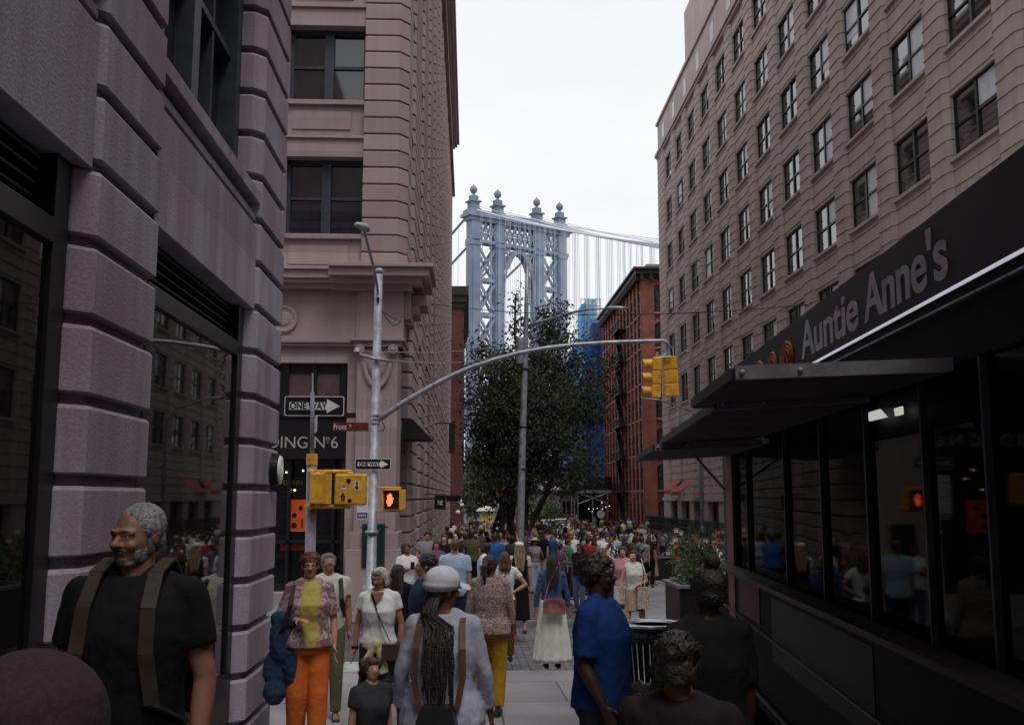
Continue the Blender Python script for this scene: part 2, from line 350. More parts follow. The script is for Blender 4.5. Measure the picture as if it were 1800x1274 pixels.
for (y0, y1) in ((6.02, 8.6), (2.24, 4.8), (-1.56, 1.0)):
    mb = MB()
    mb.box((-2.44, y0-.12, 3.42), (-1.885, y1+.12, 4.16))        # frieze
    mb.box((-2.44, y0-.1, 4.16), (-1.93, y1+.1, 4.21))
    mb.box((-2.44, y0-.12, 4.21), (-1.9, y1+.12, 4.27))
    mb.box((-2.44, y0-.1, 4.27), (-1.955, y1+.1, 4.36))
    mb.box((-2.44, y0-.12, 4.36), (-1.86, y1+.12, 4.47))        # sill
    mb.build('spandrel', M['stucco'], bL, bevel=.006); mb = MB()
    mb.box((-2.44, y0-.12, 6.9), (-1.885, y1+.12, 7.7)); mb.box((-2.44, y0-.12, 7.7), (-1.86, y1+.12, 7.82))
    mb.build('spandrel', M['stucco'], bL, bevel=.006); mb = MB()
    mb.box((-2.44, y0-.12, 10.3), (-1.885, y1+.12, 11.1))
    mb.build('spandrel', M['stucco'], bL, bevel=.006)
    # shop window
    f = MB(); zb = .38
    f.box((-2.43, y0, zb), (-1.965, y0+.06, 3.42)); f.box((-2.43, y1-.11, zb), (-1.96, y1+.06, 3.42))
    f.box((-2.43, y0+.06, 2.98), (-1.955, y1-.11, 3.10)); f.box((-2.43, y0, -.5), (-1.96, y1+.06, zb))
    wn = f.build('shop_window', M['black'], bL, bevel=.004)
    MB().box((-2.02, y0+.05, zb), (-1.985, y1-.10, 2.98)).build('glass', M['glassdark'], wn)
    lv = MB()
    for k in range(5): lv.box((-2.3, y0+.09, 3.13+k*.06), (-2.06+.01*k, y1-.16, 3.145+k*.06))
    lv.box((-2.42, y0+.09, 3.1), (-2.35, y1-.16, 3.42)); lv.build('louvre', M['frame'], wn)
    # upper window
    for zz in (4.47, 7.82):
        f = MB(); h = 2.42
        f.box((-2.44, y0, zz), (-2.06, y0+.1, zz+h)); f.box((-2.44, y1-.1, zz), (-2.06, y1+.1, zz+h)); f.box((-2.44, (y0+y1)/2-.09, zz), (-2.08, (y0+y1)/2+.09, zz+h))
        f.box((-2.44, y0, zz), (-2.08, y1, zz+.1)); f.box((-2.44, y0, zz+h-.12), (-2.08, y1, zz+h)); f.box((-2.4, y0, zz+1.15), (-2.12, y1, zz+1.21))
        for q in (.25, .75): f.box((-2.3, y0+(y1-y0)*q-.03, zz), (-2.13, y0+(y1-y0)*q+.03, zz+h))
        wu = f.build('upper_window', M['frameblue'], bL); MB().box((-2.26, y0+.1, zz+.1), (-2.22, y1-.1, zz+h-.1)).build('glass', M['glass'], wu)
# round ribbed wall lamp on the corner pier
c = PX(478, 826, XL); lamp = empty('wall_lamp', (XL, c.y, c.z), 'round ribbed black wall lamp with white lens on the nearest corner pier', 'wall lamp')
prof = [(.0, 0)]
for k in range(6): prof += [(.158-.002*k, .004+.011*k), (.158-.002*k, .010+.011*k), (.146, .011+.011*k), (.146, .015+.011*k)]
prof += [(.14, .072), (0, .073)]
m_ = MB(); m_.lathe((XL+.002, c.y, c.z), prof, 28, 'X'); m_.build('housing', M['black'], lamp, smooth=False)
m_ = MB(); m_.lathe((XL+.073, c.y, c.z), [(0, 0), (.135, .001), (.13, .012), (.08, .022), (0, .026)], 28, 'X'); m_.build('lens', M['offwhite'], lamp, smooth=True)

# ======================= BUILDING AT THE FAR CORNER (left) =======================
YB = 25.6; XB = -1.66
b6 = empty('corner_building', (-4, YB, G(25)), 'mauve rusticated building across the side street with black shopfront and projecting cornice', 'building')
def q6(u, v, dy=0): return PY(u, v, YB+dy)
xl = -12.0
x607 = q6(607, 800).x; x636 = q6(634, 500).x; x697 = q6(697, 500).x; xpl = q6(625, 800).x
z1 = q6(600, 500).z; z0 = q6(600, 474).z; zb = -1.1
FL = (q6(600, 172).z-q6(600, 408).z); CO6 = FL/8
zs = q6(600, 410).z       # sill top of the lowest big window
TOP = zs+FL*7.2
ph6 = z0+.02
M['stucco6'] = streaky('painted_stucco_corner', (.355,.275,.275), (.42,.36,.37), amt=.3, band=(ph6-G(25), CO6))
mb = MB()
c = .18
rust(mb, [(x636, YB), (x697, YB), (XB, YB+(XB-x697)*1.2), (XB, YB+1.75), (XB-.5, YB+1.75), (x636, YB+1.6)], z0, TOP-1, ph6, CO6, .05, .05)
mb.build('corner_pier', M['stucco6'], b6)
mb = MB(); mb.box((xl, YB+.9, zb), (x636-.0, YB+2.4, TOP)); mb.box((xl, YB+2.4, zb), (-2.35, 89.5, TOP)); mb.build('wall', M['stucco6'], b6)
# street front storeys
mb = MB(); win = []
bw_ = x636-q6(500, 300).x+.0
for r in range(8):
    sz = zs+FL*r
    top = sz+(q6(600, 272).z-q6(600, 408).z)
    mb.box((xl, YB+.16, sz-.95), (x636, YB+.9, sz-.13)); mb.box((xl, YB+.06, sz-.13), (x636, YB+.9, sz))
    if r: pass
    mb.box((xl, YB+.10, top), (x636, YB+.9, top+.5)); mb.box((xl, YB+.03, top+.5), (x636, YB+.9, top+.57))
    for k in range(3):                                                # raised panels, inter-window piers
        xr = x636-k*(bw_+.9)
        mb.box((xr-.32-bw_+.45, YB+.13, sz-.80), (xr-.36, YB+.16, sz-.30))
        mb.box((xr-bw_-.9, YB+.04, sz), (xr-bw_, YB+.9, top))
        win.append((xr-bw_, xr, sz, top))
mb.build('spandrel', M['stucco6'], b6, bevel=.008)
for (xa, xb, za, zt) in win[:]:
    f = MB(); f.box((xa, YB+.42, za), (xa+.1, YB+.6, zt)); f.box((xb-.08, YB+.42, za), (xb, YB+.6, zt)); xm = (xa+xb)/2+.02
    f.box((xm-.12, YB+.40, za), (xm+.12, YB+.6, zt)); f.box((xa, YB+.42, za), (xb, YB+.6, za+.09)); f.box((xa, YB+.42, zt-.12), (xb, YB+.6, zt)); f.box((xa, YB+.46, (za+zt)/2-.03), (xb, YB+.58, (za+zt)/2+.05))
    wn = f.build('window', M['frameblue'], b6); MB().box((xa, YB+.52, za), (xb, YB+.55, zt)).build('glass', M['glass'], wn)
# cornice above the ground floor
mb = MB()
for (zA, zB, pr) in ((z1-.12, z1, .12), (z1, z1+.1, .26), (z1+.1, z0-.08, .34), (z0-.08, z0, .42)):
    mb.box((xl, YB-pr, zA), (q6(585, 480).x, YB+.9, zB))
xc = q6(583, 480).x; cx2 = XB+.55
for (zA, zB, pr) in ((z1-.16, z1-.02, .16), (z1-.02, z1+.12, .42), (z1+.12, z0-.06, .62), (z0-.06, z0+.03, .72)):
    mb.box((xc, YB-pr, zA), (XB+pr, YB+1.9, zB))
mb.build('cornice', M['stucco6'], b6, bevel=.01)
# side-street cornice continuing with brackets
mb = MB(); zc = q6(700, 560).z
mb.box((XB-.3, YB+.1, zc), (XB+.12, YB+1.75, z1-.16))
for (a, b_, cc) in ((0, .25, .35), (.25, .5, .55), (.5, .75, .7)):
    mb.box((XB-.1, YB+.35, z1-.2-a*.9-.28), (XB+.75-cc*.6-a*.35, YB+1.5, z1-.2-a*.9))
mb.build('bracket', M['stucco6'], b6, bevel=.02)
# ground floor: frieze, opening, pilaster
zbelt = q6(600, 604).z; zwt = q6(600, 637).z
mb = MB(); mb.box((xl, YB+.12, zwt), (x636+.05, YB+.9, z1-.12))
mb.box((xl, YB+.0, zbelt-.06), (x636, YB+.2, zbelt+.02)); mb.box((xl, YB-.05, zbelt+.02), (x636, YB+.2, zbelt+.12))
mb.box((x607, YB+.1, zb), (xpl+.06, YB+.9, zwt))
mb.box((x636-.02, YB+.02, zbelt-.1), (XB-.05, YB+1.2, z1-.14))
mb.box((x636-.1, YB+.05, zbelt), (x636+.1, YB+.5, z1-.14))
cR = q6(497, 560); 
mb.lathe((cR.x, YB+.1, cR.z), [(0, 0), (.36, .001), (.36, .03), (.30, .05), (.27, .02), (.2, .02), (.15, .05), (0, .06)], 28, 'Y')
mb.build('frieze', M['stucco6'], b6, bevel=.008)
mb = MB(); xp2 = q6(697, 800).x
zc0 = q6(650, 660).z
mb.box((xpl, YB-.12, -1), (xp2, YB+1.4, zbelt-.1))
for i in range(4):
    xx = xpl+.12+(xp2-xpl-.24)*(i+.5)/4; mb.box((xx-.05, YB-.145, q6(0+650, 925).z), (xx+.05, YB-.12, q6(650, 700).z))
zq = q6(650, 935).z; mb.box((xpl-.08, YB-.2, -1), (xp2+.08, YB+1.45, zq)); mb.box((xpl-.17, YB-.28, -1.0), (xp2+.17, YB+1.5, q6(650, 965).z))
mb.box((xpl-.1, YB-.22, zbelt-.1), (xp2+.1, YB+1.45, zbelt+.04)); mb.box((xpl-.18, YB-.3, zbelt+.04), (xp2+.18, YB+1.5, zbelt+.12))
# volutes and swag
for u in (634, 692):
    p = q6(u, 617); mb.lathe((p.x, YB-.12, p.z), [(0, 0), (.13, .001), (.13, .14), (.10, .17), (.07, .15), (.04, .2), (0, .2)], 20, 'Y')
sw = [q6(640, 640), q6(645, 660), q6(650, 672), q6(656, 679), q6(664, 683), q6(671, 679), q6(678, 671), q6(683, 660), q6(688, 640)]
mb.tube([(p.x, YB-.15, p.z) for p in sw], .06, 8)
p = q6(663, 640); mb.ell((p.x, YB-.1, p.z), (.26, .1, .42))
mb.build('pilaster', M['stucco6'], b6, bevel=.01)
# black shopfront
f = MB(); xo = -9.0; zt2 = q6(600, 730).z; zs2 = q6(600, 806).z
f.box((xo, YB+.3, zt2), (x607, YB+.5, zwt)); 
f.box((xo, YB+.14, zs2), (x607+.02, YB+.5, zt2)); f.box((xo, YB+.08, zt2-.04), (q6(633, 735).x, YB+.3, zt2+.08))
f.box((x607-.1, YB+.2, -1), (x607, YB+.8, zs2)); f.box((xo, YB+.25, -1), (x607, YB+.8, q6(600, 1035).z+.12))
for u in (500, 550, 603): 
    x_ = q6(u, 700).x; f.box((x_-.06, YB+.24, zt2), (x_+.06, YB+.35, zwt))
for u in (503, 583): x_ = q6(u, 900).x; f.box((x_-.04, YB+.3, -1), (x_+.04, YB+.6, zs2))
f.box((xo, YB+.3, q6(600, 952).z-.05), (x607, YB+.55, q6(600, 952).z+.02))
sf = f.build('shopfront', M['black'], b6, bevel=.01)
g_ = MB(); g_.box((xo, YB+.56, -.9), (x607-.05, YB+.58, zs2)); g_.build('glass', M['glassdark'], sf)
g_ = MB()
for (ua, ub) in ((503, 543), (553, 594)): g_.box((q6(ua, 680).x, YB+.285, q6(600, 722).z), (q6(ub, 680).x, YB+.298, q6(600, 656).z))
g_.build('blind', mat('brown_blind', (.10,.06,.06), .8), sf)
tp = q6(594, 778); t = text_mb('BUILDING N', .42, frame_M((tp.x-.32, YB+.13, tp.z), (1,0,0), (0,0,1)), .006, .98, 'RIGHT'); t.ext(text_mb('6', .42, frame_M((tp.x, YB+.13, tp.z), (1,0,0), (0,0,1)), .006, .98, 'RIGHT'))
t.ext(text_mb('o', .2, frame_M((tp.x-.22, YB+.13, tp.z+.12), (1,0,0), (0,0,1)), .006, 1, 'RIGHT')); t.box((tp.x-.33, YB+.125, tp.z+.0), (tp.x-.24, YB+.131, tp.z+.015))
t.build('lettering', mat('pale_lettering', (.45,.38,.4), .5), sf)
tp = q6(508, 848); text_mb('GUNN', .17, frame_M((tp.x, YB+.55, tp.z), (1,0,0), (0,0,1)), .003).build('window_lettering', mat('gold_lettering', (.30,.2,.08), .4), sf)
# lit bulbs inside the shop window
lm = mat('warm_bulb', (1,.8,.5), .4, emit=(1,.72,.35), es=6)
for (u, v) in ((497,829),(504,833),(527,826),(512,861),(488,836),(540,842)):
    p = q6(u, v); m_ = MB(); m_.ell((p.x, YB+.5, p.z), (.022,.022,.022), n=8, m=6); m_.build('bulb', lm, sf, smooth=True)
# posters
p0, p1 = q6(501, 935), q6(540, 878)
po = empty('poster', (p0.x, YB+.5, p0.z), 'orange poster with three dark round emblems taped in the black shop window', 'poster')
MB().box((p0.x, YB+.49, p0.z), (p1.x, YB+.50, p1.z)).build('sheet', M['orange'], po)
e_ = MB()
for (u, v, r) in ((523,893,.055),(511.5,906,.06),(511,924,.07)):
    p = q6(u, v); e_.lathe((p.x, YB+.488, p.z), [(r*.45, 0), (r, 0), (r, .004), (r*.45, .004)], 18, 'Y')
e_.box((q6(524,926).x, YB+.484, q6(524,928).z), (q6(527,912).x, YB+.489, q6(524,912).z)); e_.build('emblem', M['signblack'], po)
tag(MB().box((q6(487, 950).x, YB+.48, q6(600, 969).z), (q6(538, 950).x, YB+.50, q6(600, 958).z)).build('window_banner', mat('dull_orange_vinyl', (.35,.06,.02), .6)), 'narrow dull orange strip banner below the poster in the black shop window', 'banner')
# stone threshold
MB().box((xo, YB-.15, -1), (x607+.1, YB+.25, q6(600, 1040).z)).build('threshold', M['stucco6'], b6, bevel=.01)

# ---- long side along the street ----
BAY = 5.25; y0 = YB+1.75
mbp = MB(); mbs = MB(); k = 0; zfirst = z0
pr_ = M['stucco6']
side_wins = []
y = y0
while y < 88:
    a = y+1.5; b_ = min(a+BAY-1.5, 89.5)        # window gap 1.5.. pier
    pp = MB(); rust(pp, [(-2.5, a), (XB-.1, a), (XB, a+.12), (XB, b_-.12), (XB-.1, b_), (-2.5, b_)], zb, TOP-1, ph6, CO6, .07, .07); pp.build('pier', pr_, b6)
    for r in range(8):
        sz = zs+FL*r; top = sz+FL*.575
        mbs.box((-2.5, y, sz-.95), (XB-.16, a, sz-.12)); mbs.box((-2.5, y-.02, sz-.12), (XB-.04, a+.02, sz)); mbs.box((-2.5, y, top), (XB-.2, a, top+.5))
        side_wins.append((y, a, sz, top))
    mbs.box((-2.5, y, z1-.5), (XB+.02, a, z1+.05))
    y = b_
mbs.build('side_spandrel', pr_, b6)
for (a, b_, za, zt) in side_wins:
    f = MB(); f.box((-2.34, a, za), (-2.1, a+.1, zt)); f.box((-2.34, b_-.1, za), (-2.1, b_, zt)); f.box((-2.34, a, (za+zt)/2-.04), (-2.12, b_, (za+zt)/2+.04)); f.box((-2.34, a, zt-.1), (-2.1, b_, zt)); f.box((-2.34, a, za), (-2.1, b_, za+.1))
    f.cur = 1; f.box((-2.3, a, za), (-2.2, b_, zt))
    f.build('side_window', [M['frameblue'], M['glass']], b6)
# ground-floor side openings
y = y0; 
while y < 88:
    a = y+1.5; f = MB(); f.box((-2.34, y, zb), (-2.15, y+.12, z1-.5)); f.box((-2.34, a-.12, zb), (-2.15, a, z1-.5)); f.box((-2.34, y, 1.6), (-2.12, a, 1.75)); f.cur = 1; f.box((-2.3, y, zb), (-2.22, a, z1-.5)); f.build('side_door', [M['frameblue'], M['glass']], b6); y += BAY
# top cornice
mb = MB()
for (zA, zB, pr) in ((TOP-1.0, TOP-.7, .3), (TOP-.7, TOP-.3, .7), (TOP-.3, TOP, 1.05)):
    mb.box((xl, YB-pr, zA), (XB+pr*.55, 90+pr, zB))
for zz, pr in ((TOP-FL*1.55, .22),): mb.box((xl, YB-pr, zz), (XB+pr, 90, zz+.4))
mb.build('roof_cornice', M['stucco6'], b6)
# black wedge canopy on the side door
p = PX(700, 770, XB); yy = YB+2.2
cv = MB(); zt = PY(712, 738, yy).z; zl = PY(712, 772, yy).z
cv.rings([[(XB-.2, yy, zt), (XB-.2, yy, zl), (XB+.0+.62, yy, zl+.02), (XB+.1, yy, zt+.02)], [(XB-.2, yy+1.5, zt), (XB-.2, yy+1.5, zl), (XB+.62, yy+1.5, zl+.02), (XB+.1, yy+1.5, zt+.02)]])
tag(cv.build('door_canopy', M['blackfab']), 'small black wedge canopy over the first side door of the corner building', 'canopy')
# ======================= GREY BUILDING (right) =======================
GR = R(-.7)
gb = empty('warehouse', (16.4, 84, -1.7), 'long grey stucco warehouse with rows of paired sash windows lining the right side', 'building', rz=GR)
OZ = 1.7     # local z = world z + OZ
BAYR = 4.55; NB = 14
def wl(z): return z+OZ
SIL = [27.85-3.78*k for k in range(7)]
mb = MB(); mb.box((.42, -59, 0), (22, 0, wl(31))); 
mb.build('wall', M['stuccoR'], gb, world=False)
gj = MB()
# piers between windows (chamfered) and spandrels
def pierp(a, b):                               # local y from a (near, more negative) to b
    return [(.5, a), (.0, a), (-.14, a+.2), (-.14, b-.2), (0, b), (.5, b)]
def plank(mb_, poly, z0, z1): mb_.prism(poly, z0, z1)
course = .54
yA = -2.95
edges = []
for k in range(13):
    y1 = yA-BAYR*k; y0 = y1-3.0; edges.append((y0, y1))
def banded(name, poly, z0, z1):
    """courses with a fine dark joint between them"""
    rs = []; k = 0; z = z0
    def ring(zz, d): rs.append([(x, y, zz) for x, y in (inset_poly(poly, d) if d else poly)])
    ring(z0, 0)
    kk = math.floor(z0/course)+1
    while kk*course < z1-.1:
        if kk*course > z0+.06: c_ = kk*course; ring(c_-.013, 0); ring(c_-.011, .03); ring(c_+.011, .03); ring(c_+.013, 0)
        kk += 1
    ring(z1, 0); m_ = MB(); m_.rings(rs); return m_
ZT = wl(30.95)
po_ = MB()
for k in range(len(edges)-1):
    banded('p', pierp(edges[k+1][1], edges[k][0]), 3.2, ZT).build('pier', M['stuccoR'], gb, world=False)
banded('p', [(.5, edges[0][1]), (0, edges[0][1]), (-.14, edges[0][1]+.2), (-.14, -.1), (-.05, 0), (.5, 0)], 0, ZT).build('corner_pier', M['stuccoR'], gb, world=False)
for k, (y0, y1) in enumerate(edges):
    zs_ = [wl(s) for s in SIL]
    for r, s in enumerate(zs_):
        hi = s; lo = zs_[r+1]+2.15 if r+1 < len(zs_) else 3.2
        m_ = banded('s', [(.5, y0), (.02, y0), (.02, y1), (.5, y1)], lo, hi-.12) 
        m_.box((-.10, y0-.05, hi-.12), (.5, y1+.05, hi)); m_.build('spandrel', M['stuccoR'], gb, world=False)
    banded('s', [(.5, y0), (.02, y0), (.02, y1), (.5, y1)], zs_[0]+2.15, ZT).build('spandrel', M['stuccoR'], gb, world=False)
fw = MB(); y0, y1 = 0, 3.0; h = 2.15
fw.box((.12, 0, 0), (.24, .07, h)); fw.box((.12, 2.93, 0), (.24, 3, h)); fw.box((.10, 1.42, 0), (.24, 1.56, h)); fw.box((.12, 0, 0), (.24, 3, .07)); fw.box((.12, 0, h-.08), (.24, 3, h)); fw.box((.11, 0, h*.5-.04), (.24, 3, h*.5+.04))
fwm = fw.mesh('window_frame', M['black']); gl = MB(); gl.box((.165, 0, 0), (.19, 3, h)); glm = gl.mesh('pane', M['glassR'])
M['blindw'] = mat('pale_roller_blind', (.70,.72,.77), .35, .08, 3)  # pale panels over half-windows, painting in the reflected sky
sky_panels = {}
for q in (.45, .7, .93, .94, .95): b_ = MB(); b_.box((.152, .08, h*(1-q)), (.16, 1.4, h-.09)); sky_panels[q] = b_.mesh('blind', M['blindw'])
cnt = 0
for k, (y0, y1) in enumerate(edges[:13]):
    for s in SIL:
        cnt += 1
        if cnt > 100: break
        wn = link('window', fwm, gb, (0, y0, wl(s))); link('pane', glm, wn)
        if rnd.random() < .7: link('blind', sky_panels[rnd.choice(list(sky_panels))], wn, (0, 1.5 if rnd.random() < .12 else 0, 0))
        if rnd.random() < .05:
            a_ = MB(); a_.box((.0, .25, .02), (.4, .95, .45)); a_.build('air_conditioner', M['offwhite'], wn, world=False)
# attic band, cornices
mb = MB(); mb.box((-.20, -59, wl(30.95)), (.6, .1, wl(31.15))); mb.box((-.32, -59, wl(31.15)), (.6, .25, wl(31.4))); mb.box((-.05, -59, wl(31.4)), (3, 0, wl(34.0)))
mb.box((-.2, -59, wl(34.0)), (3, .15, wl(34.25))); mb.box((.2, -59, wl(34.25)), (6, -11, wl(39)))
mb.build('attic', M['stuccoR'], gb, world=False)
for k in range(8):
    m_ = MB(); yy = -2.2-4.55*k; m_.box((-.07, yy-1.0, wl(32.0)), (.1, yy, wl(33.3))); m_.build('attic_window', M['glass'], gb, world=False)
# ground floor: openings with dark shopfronts, ledge
mb = MB(); mb.box((-.25, -59, 3.2), (.5, 0, 3.45)); 
for k in range(len(edges)-1): mb.box((-.16, edges[k+1][1], 0), (.5, edges[k][0], 3.2))
mb.build('ground_piers', M['stuccoR'], gb, world=False)
for k, (y0, y1) in enumerate(edges):
    m_ = MB(); m_.box((.2, y0, 0), (.32, y0+.1, 3.2)); m_.box((.2, y1-.1, 0), (.32, y1, 3.2)); m_.box((.2, y0, 2.4), (.32, y1, 2.5)); m_.box((.2, (y0+y1)/2-.05, 0), (.32, (y0+y1)/2+.05, 3.2)); m_.cur = 1; m_.box((.25, y0, 0), (.29, y1, 3.2))
    m_.build('shopfront', [M['black'], M['glassdark']], gb, world=False)
# red awnings near the far end
M['redfab'] = mat('red_awning_canvas', (.42,.06,.07), .8, .15, 5)
def awning(u, v, Y, wdt, drop, out, label):
    p = PY(u, v, Y); m_ = MB()
    m_.rings([[(p.x, p.y, p.z), (p.x-out, p.y, p.z-drop), (p.x-out, p.y, p.z-drop-.25), (p.x-out+.03, p.y, p.z-drop-.25), (p.x-out+.03, p.y, p.z-drop-.02), (p.x, p.y, p.z-.03)],
              [(p.x, p.y+wdt, p.z), (p.x-out, p.y+wdt, p.z-drop), (p.x-out, p.y+wdt, p.z-drop-.25), (p.x-out+.03, p.y+wdt, p.z-drop-.25), (p.x-out+.03, p.y+wdt, p.z-drop-.02), (p.x, p.y+wdt, p.z-.03)]])
    tag(m_.build('awning', M['redfab']), label, 'awning', 'red awnings on the grey warehouse')
awning(1222, 842, 69.5, 2.6, .85, 1.15, 'red canvas awning over a door of the grey warehouse, nearer of the two')
awning(1200, 842, 76.5, 2.6, .85, 1.0, 'red canvas awning over a door of the grey warehouse, the one further down the street')
# raised loading dock with railing
dk = empty('loading_dock', (14.6, 66, G(66)), 'low concrete loading dock with iron railing in front of the grey warehouse', 'loading dock')
MB().box((14.4, 52, -1.8), (15.9, 83, -.75)).build('platform', mat('dock_concrete', (.16,.13,.15), .85, .2, 2, fine=.2), dk, bevel=.02)
rl = MB(); y = 52
while y < 83: rl.box((14.45, y-.025, -.75), (14.5, y+.025, .3)); y += .32
rl.box((14.44, 52, .28), (14.52, 83, .34)); rl.box((14.45, 52, -.25), (14.5, 83, -.21)); rl.build('railing', M['frame'], dk)

# ======================= RED BRICK BUILDING (right, beyond) =======================
rb = empty('brick_building', (16.6, 96, -1.8), 'red brick warehouse with dark bracketed cornice and arched windows behind the grey warehouse', 'building')
RY0, RY1, RX = 96, 124, 16.75; RT = 23.6
MB().box((RX+.15, RY0+.15, -2), (34, RY1, RT)).build('wall', M['brick'], rb)
flr = 3.45
mb = MB()                                              # side pilasters
n = 12; bw = (RY1-RY0)/n
for i in range(n+1): mb.box((RX-.05, RY0+i*bw-.38 if i else RY0, -2), (RX+.2, min(RY0+i*bw+.38, RY1), RT-.6))
for r in range(7): zz = RT-2.1-flr*r; mb.box((RX+.03, RY0, zz+.4), (RX+.2, RY1, zz+1.5)) if 0 else None
for x0_, x1_ in ((RX, RX+1.25), (RX+2.6, RX+3.6), (RX+5, RX+6)): mb.box((x0_, RY0-.1, -2), (x1_, RY0+.2, RT-.4))
mb.box((RX, RY0-.05, RT-1.2), (34, RY0+.2, RT-.3))
mb.build('pilaster', M['brick'], rb)
mb = MB()
for r in range(7):
    zb_ = RT-3.9-flr*r
    for i in range(n): 
        a = RY0+i*bw+.42; b_ = a+bw-.84
        f = MB(); f.box((RX+.08, a, zb_), (RX+.16, b_, zb_+2.2)); f.cur = 1; f.box((RX+.05, a, zb_), (RX+.14, a+.1, zb_+2.2)); f.box((RX+.05, b_-.1, zb_), (RX+.14, b_, zb_+2.2)); f.box((RX+.05, a, zb_+1.05), (RX+.14, b_, zb_+1.13)); f.box((RX+.05, a, zb_+2.1), (RX+.14, b_, zb_+2.2))
        f.cur = 2; f.box((RX-.03, a-.06, zb_-.16), (RX+.14, b_+.06, zb_))
        f.build('side_window', [M['glass'], M['black'], M['brickband']], rb)
    for x_ in (RX+1.35, RX+3.75):
        f = MB(); f.box((x_, RY0+.06, zb_), (x_+1.15, RY0+.12, zb_+2.3)); f.cur = 1
        f.box((x_, RY0+.0, zb_), (x_+.1, RY0+.14, zb_+2.3)); f.box((x_+1.05, RY0+.0, zb_), (x_+1.15, RY0+.14, zb_+2.3)); f.box((x_+.5, RY0+.0, zb_), (x_+.62, RY0+.14, zb_+2.3)); f.box((x_, RY0+.0, zb_+1.1), (x_+1.15, RY0+.1, zb_+1.2))
        for kk in range(8):
            t0, t1 = pi*kk/8, pi*(kk+1)/8
            f.add([(x_+.575-.575*cos(t0), RY0-.04, zb_+2.2+.3*sin(t0)), (x_+.575-.575*cos(t1), RY0-.04, zb_+2.2+.3*sin(t1)), (x_+.575-.575*cos(t1), RY0-.04, zb_+2.2+.3*sin(t1)-.28), (x_+.575-.575*cos(t0), RY0-.04, zb_+2.2+.3*sin(t0)-.28)], [(0,1,2,3)])
        f.cur = 2; f.box((x_-.1, RY0-.12, zb_-.16), (x_+1.25, RY0+.1, zb_))
        f.build('front_window', [M['glass'], M['black'], M['brickband']], rb)
mb = MB()
for (za, zc_, pr) in ((RT-.5, RT-.2, .25), (RT-.2, RT+.25, .6), (RT+.25, RT+.45, .85)):
    mb.box((RX-pr, RY0-pr, za), (34, RY1+.2, zc_))
y = RY0
while y < RY1: mb.box((RX-.55, y-.12, RT-.75), (RX, y+.12, RT-.2)); y += .9
x_ = RX
while x_ < 24: mb.box((x_-.12, RY0-.55, RT-.75), (x_+.12, RY0, RT-.2)); x_ += .9
mb.build('cornice', M['cornice'], rb)
MB().box((RX+2, 104, RT), (RX+9, 114, RT+2.8)).build('rooftop_hut', mat('grey_green_cladding', (.2,.23,.22), .8), rb)
for r in range(6):                                     # fire escape
    zz = RT-4.1-flr*r; f = MB(); a, b_ = 105.2, 110.4
    f.box((RX-1.0, a, zz), (RX-.02, b_, zz+.06)); 
    for k in range(9): f.box((RX-1.0, a+(b_-a)*k/8-.02, zz), (RX-.96, a+(b_-a)*k/8+.02, zz+.95))
    f.box((RX-1.02, a, zz+.92), (RX-.95, b_, zz+.97)); f.box((RX-1.0, a, zz+.92), (RX, a+.05, zz+.97)); f.box((RX-1.0, b_-.05, zz+.92), (RX, b_, zz+.97))
    f.beam((RX-.5, a+.6, zz-flr), (RX-.5, b_-.9, zz), .5, .06); f.build('fire_escape', M['black'], rb)
# far continuation behind the brick building: pale building at right already hidden

# ======================= LEFT BRICK BUILDING beyond building 6 =======================
lb = empty('brick_building', (-4, 101, -1.9), 'dark red brick building with heavy black cornice at the far left end of the street', 'building')
p = PY(814, 700, 101); LX = p.x; LT = PY(814, 530, 101).z
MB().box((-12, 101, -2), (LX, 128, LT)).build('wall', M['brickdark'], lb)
mb = MB()
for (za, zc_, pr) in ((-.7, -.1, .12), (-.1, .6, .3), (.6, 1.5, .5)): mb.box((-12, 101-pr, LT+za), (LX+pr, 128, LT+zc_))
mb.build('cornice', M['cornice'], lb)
for r in range(6):
    for k in range(6):
        f = MB(); zz = LT-3.6-3.5*r; yy = 103+4*k; f.box((LX-.1, yy, zz), (LX+.02, yy+1.3, zz+2.1)); f.cur = 1; f.box((LX-.1, yy-.1, zz-.15), (LX+.08, yy+1.4, zz)); f.build('window', [M['glass'], M['brickband']], lb)
# globe lamps on it
for (u, v, dd) in ((812, 887, 0), (809, 881, 1.2), (805, 900, 2.4)):
    p = PY(u, v, 99-dd*4); g_ = empty('globe_lamp', (p.x, p.y, p.z), {0: 'white globe wall lamp largest at the end of the left facades', 1.2: 'white globe wall lamp set highest on the left facades', 2.4: 'white globe wall lamp set lowest on the left facades'}[dd], 'lamp', 'globe lamps on the left facades')
    m_ = MB(); m_.ell((p.x, p.y, p.z), (.2, .2, .2), n=12, m=8); m_.build('globe', M['white'], g_, smooth=True); m_ = MB(); m_.tube([(p.x, p.y, p.z-.18), (p.x-.3, p.y, p.z-.35), (p.x-.7, p.y, p.z-.35)], .03, 6); m_.build('bracket', M['black'], g_)

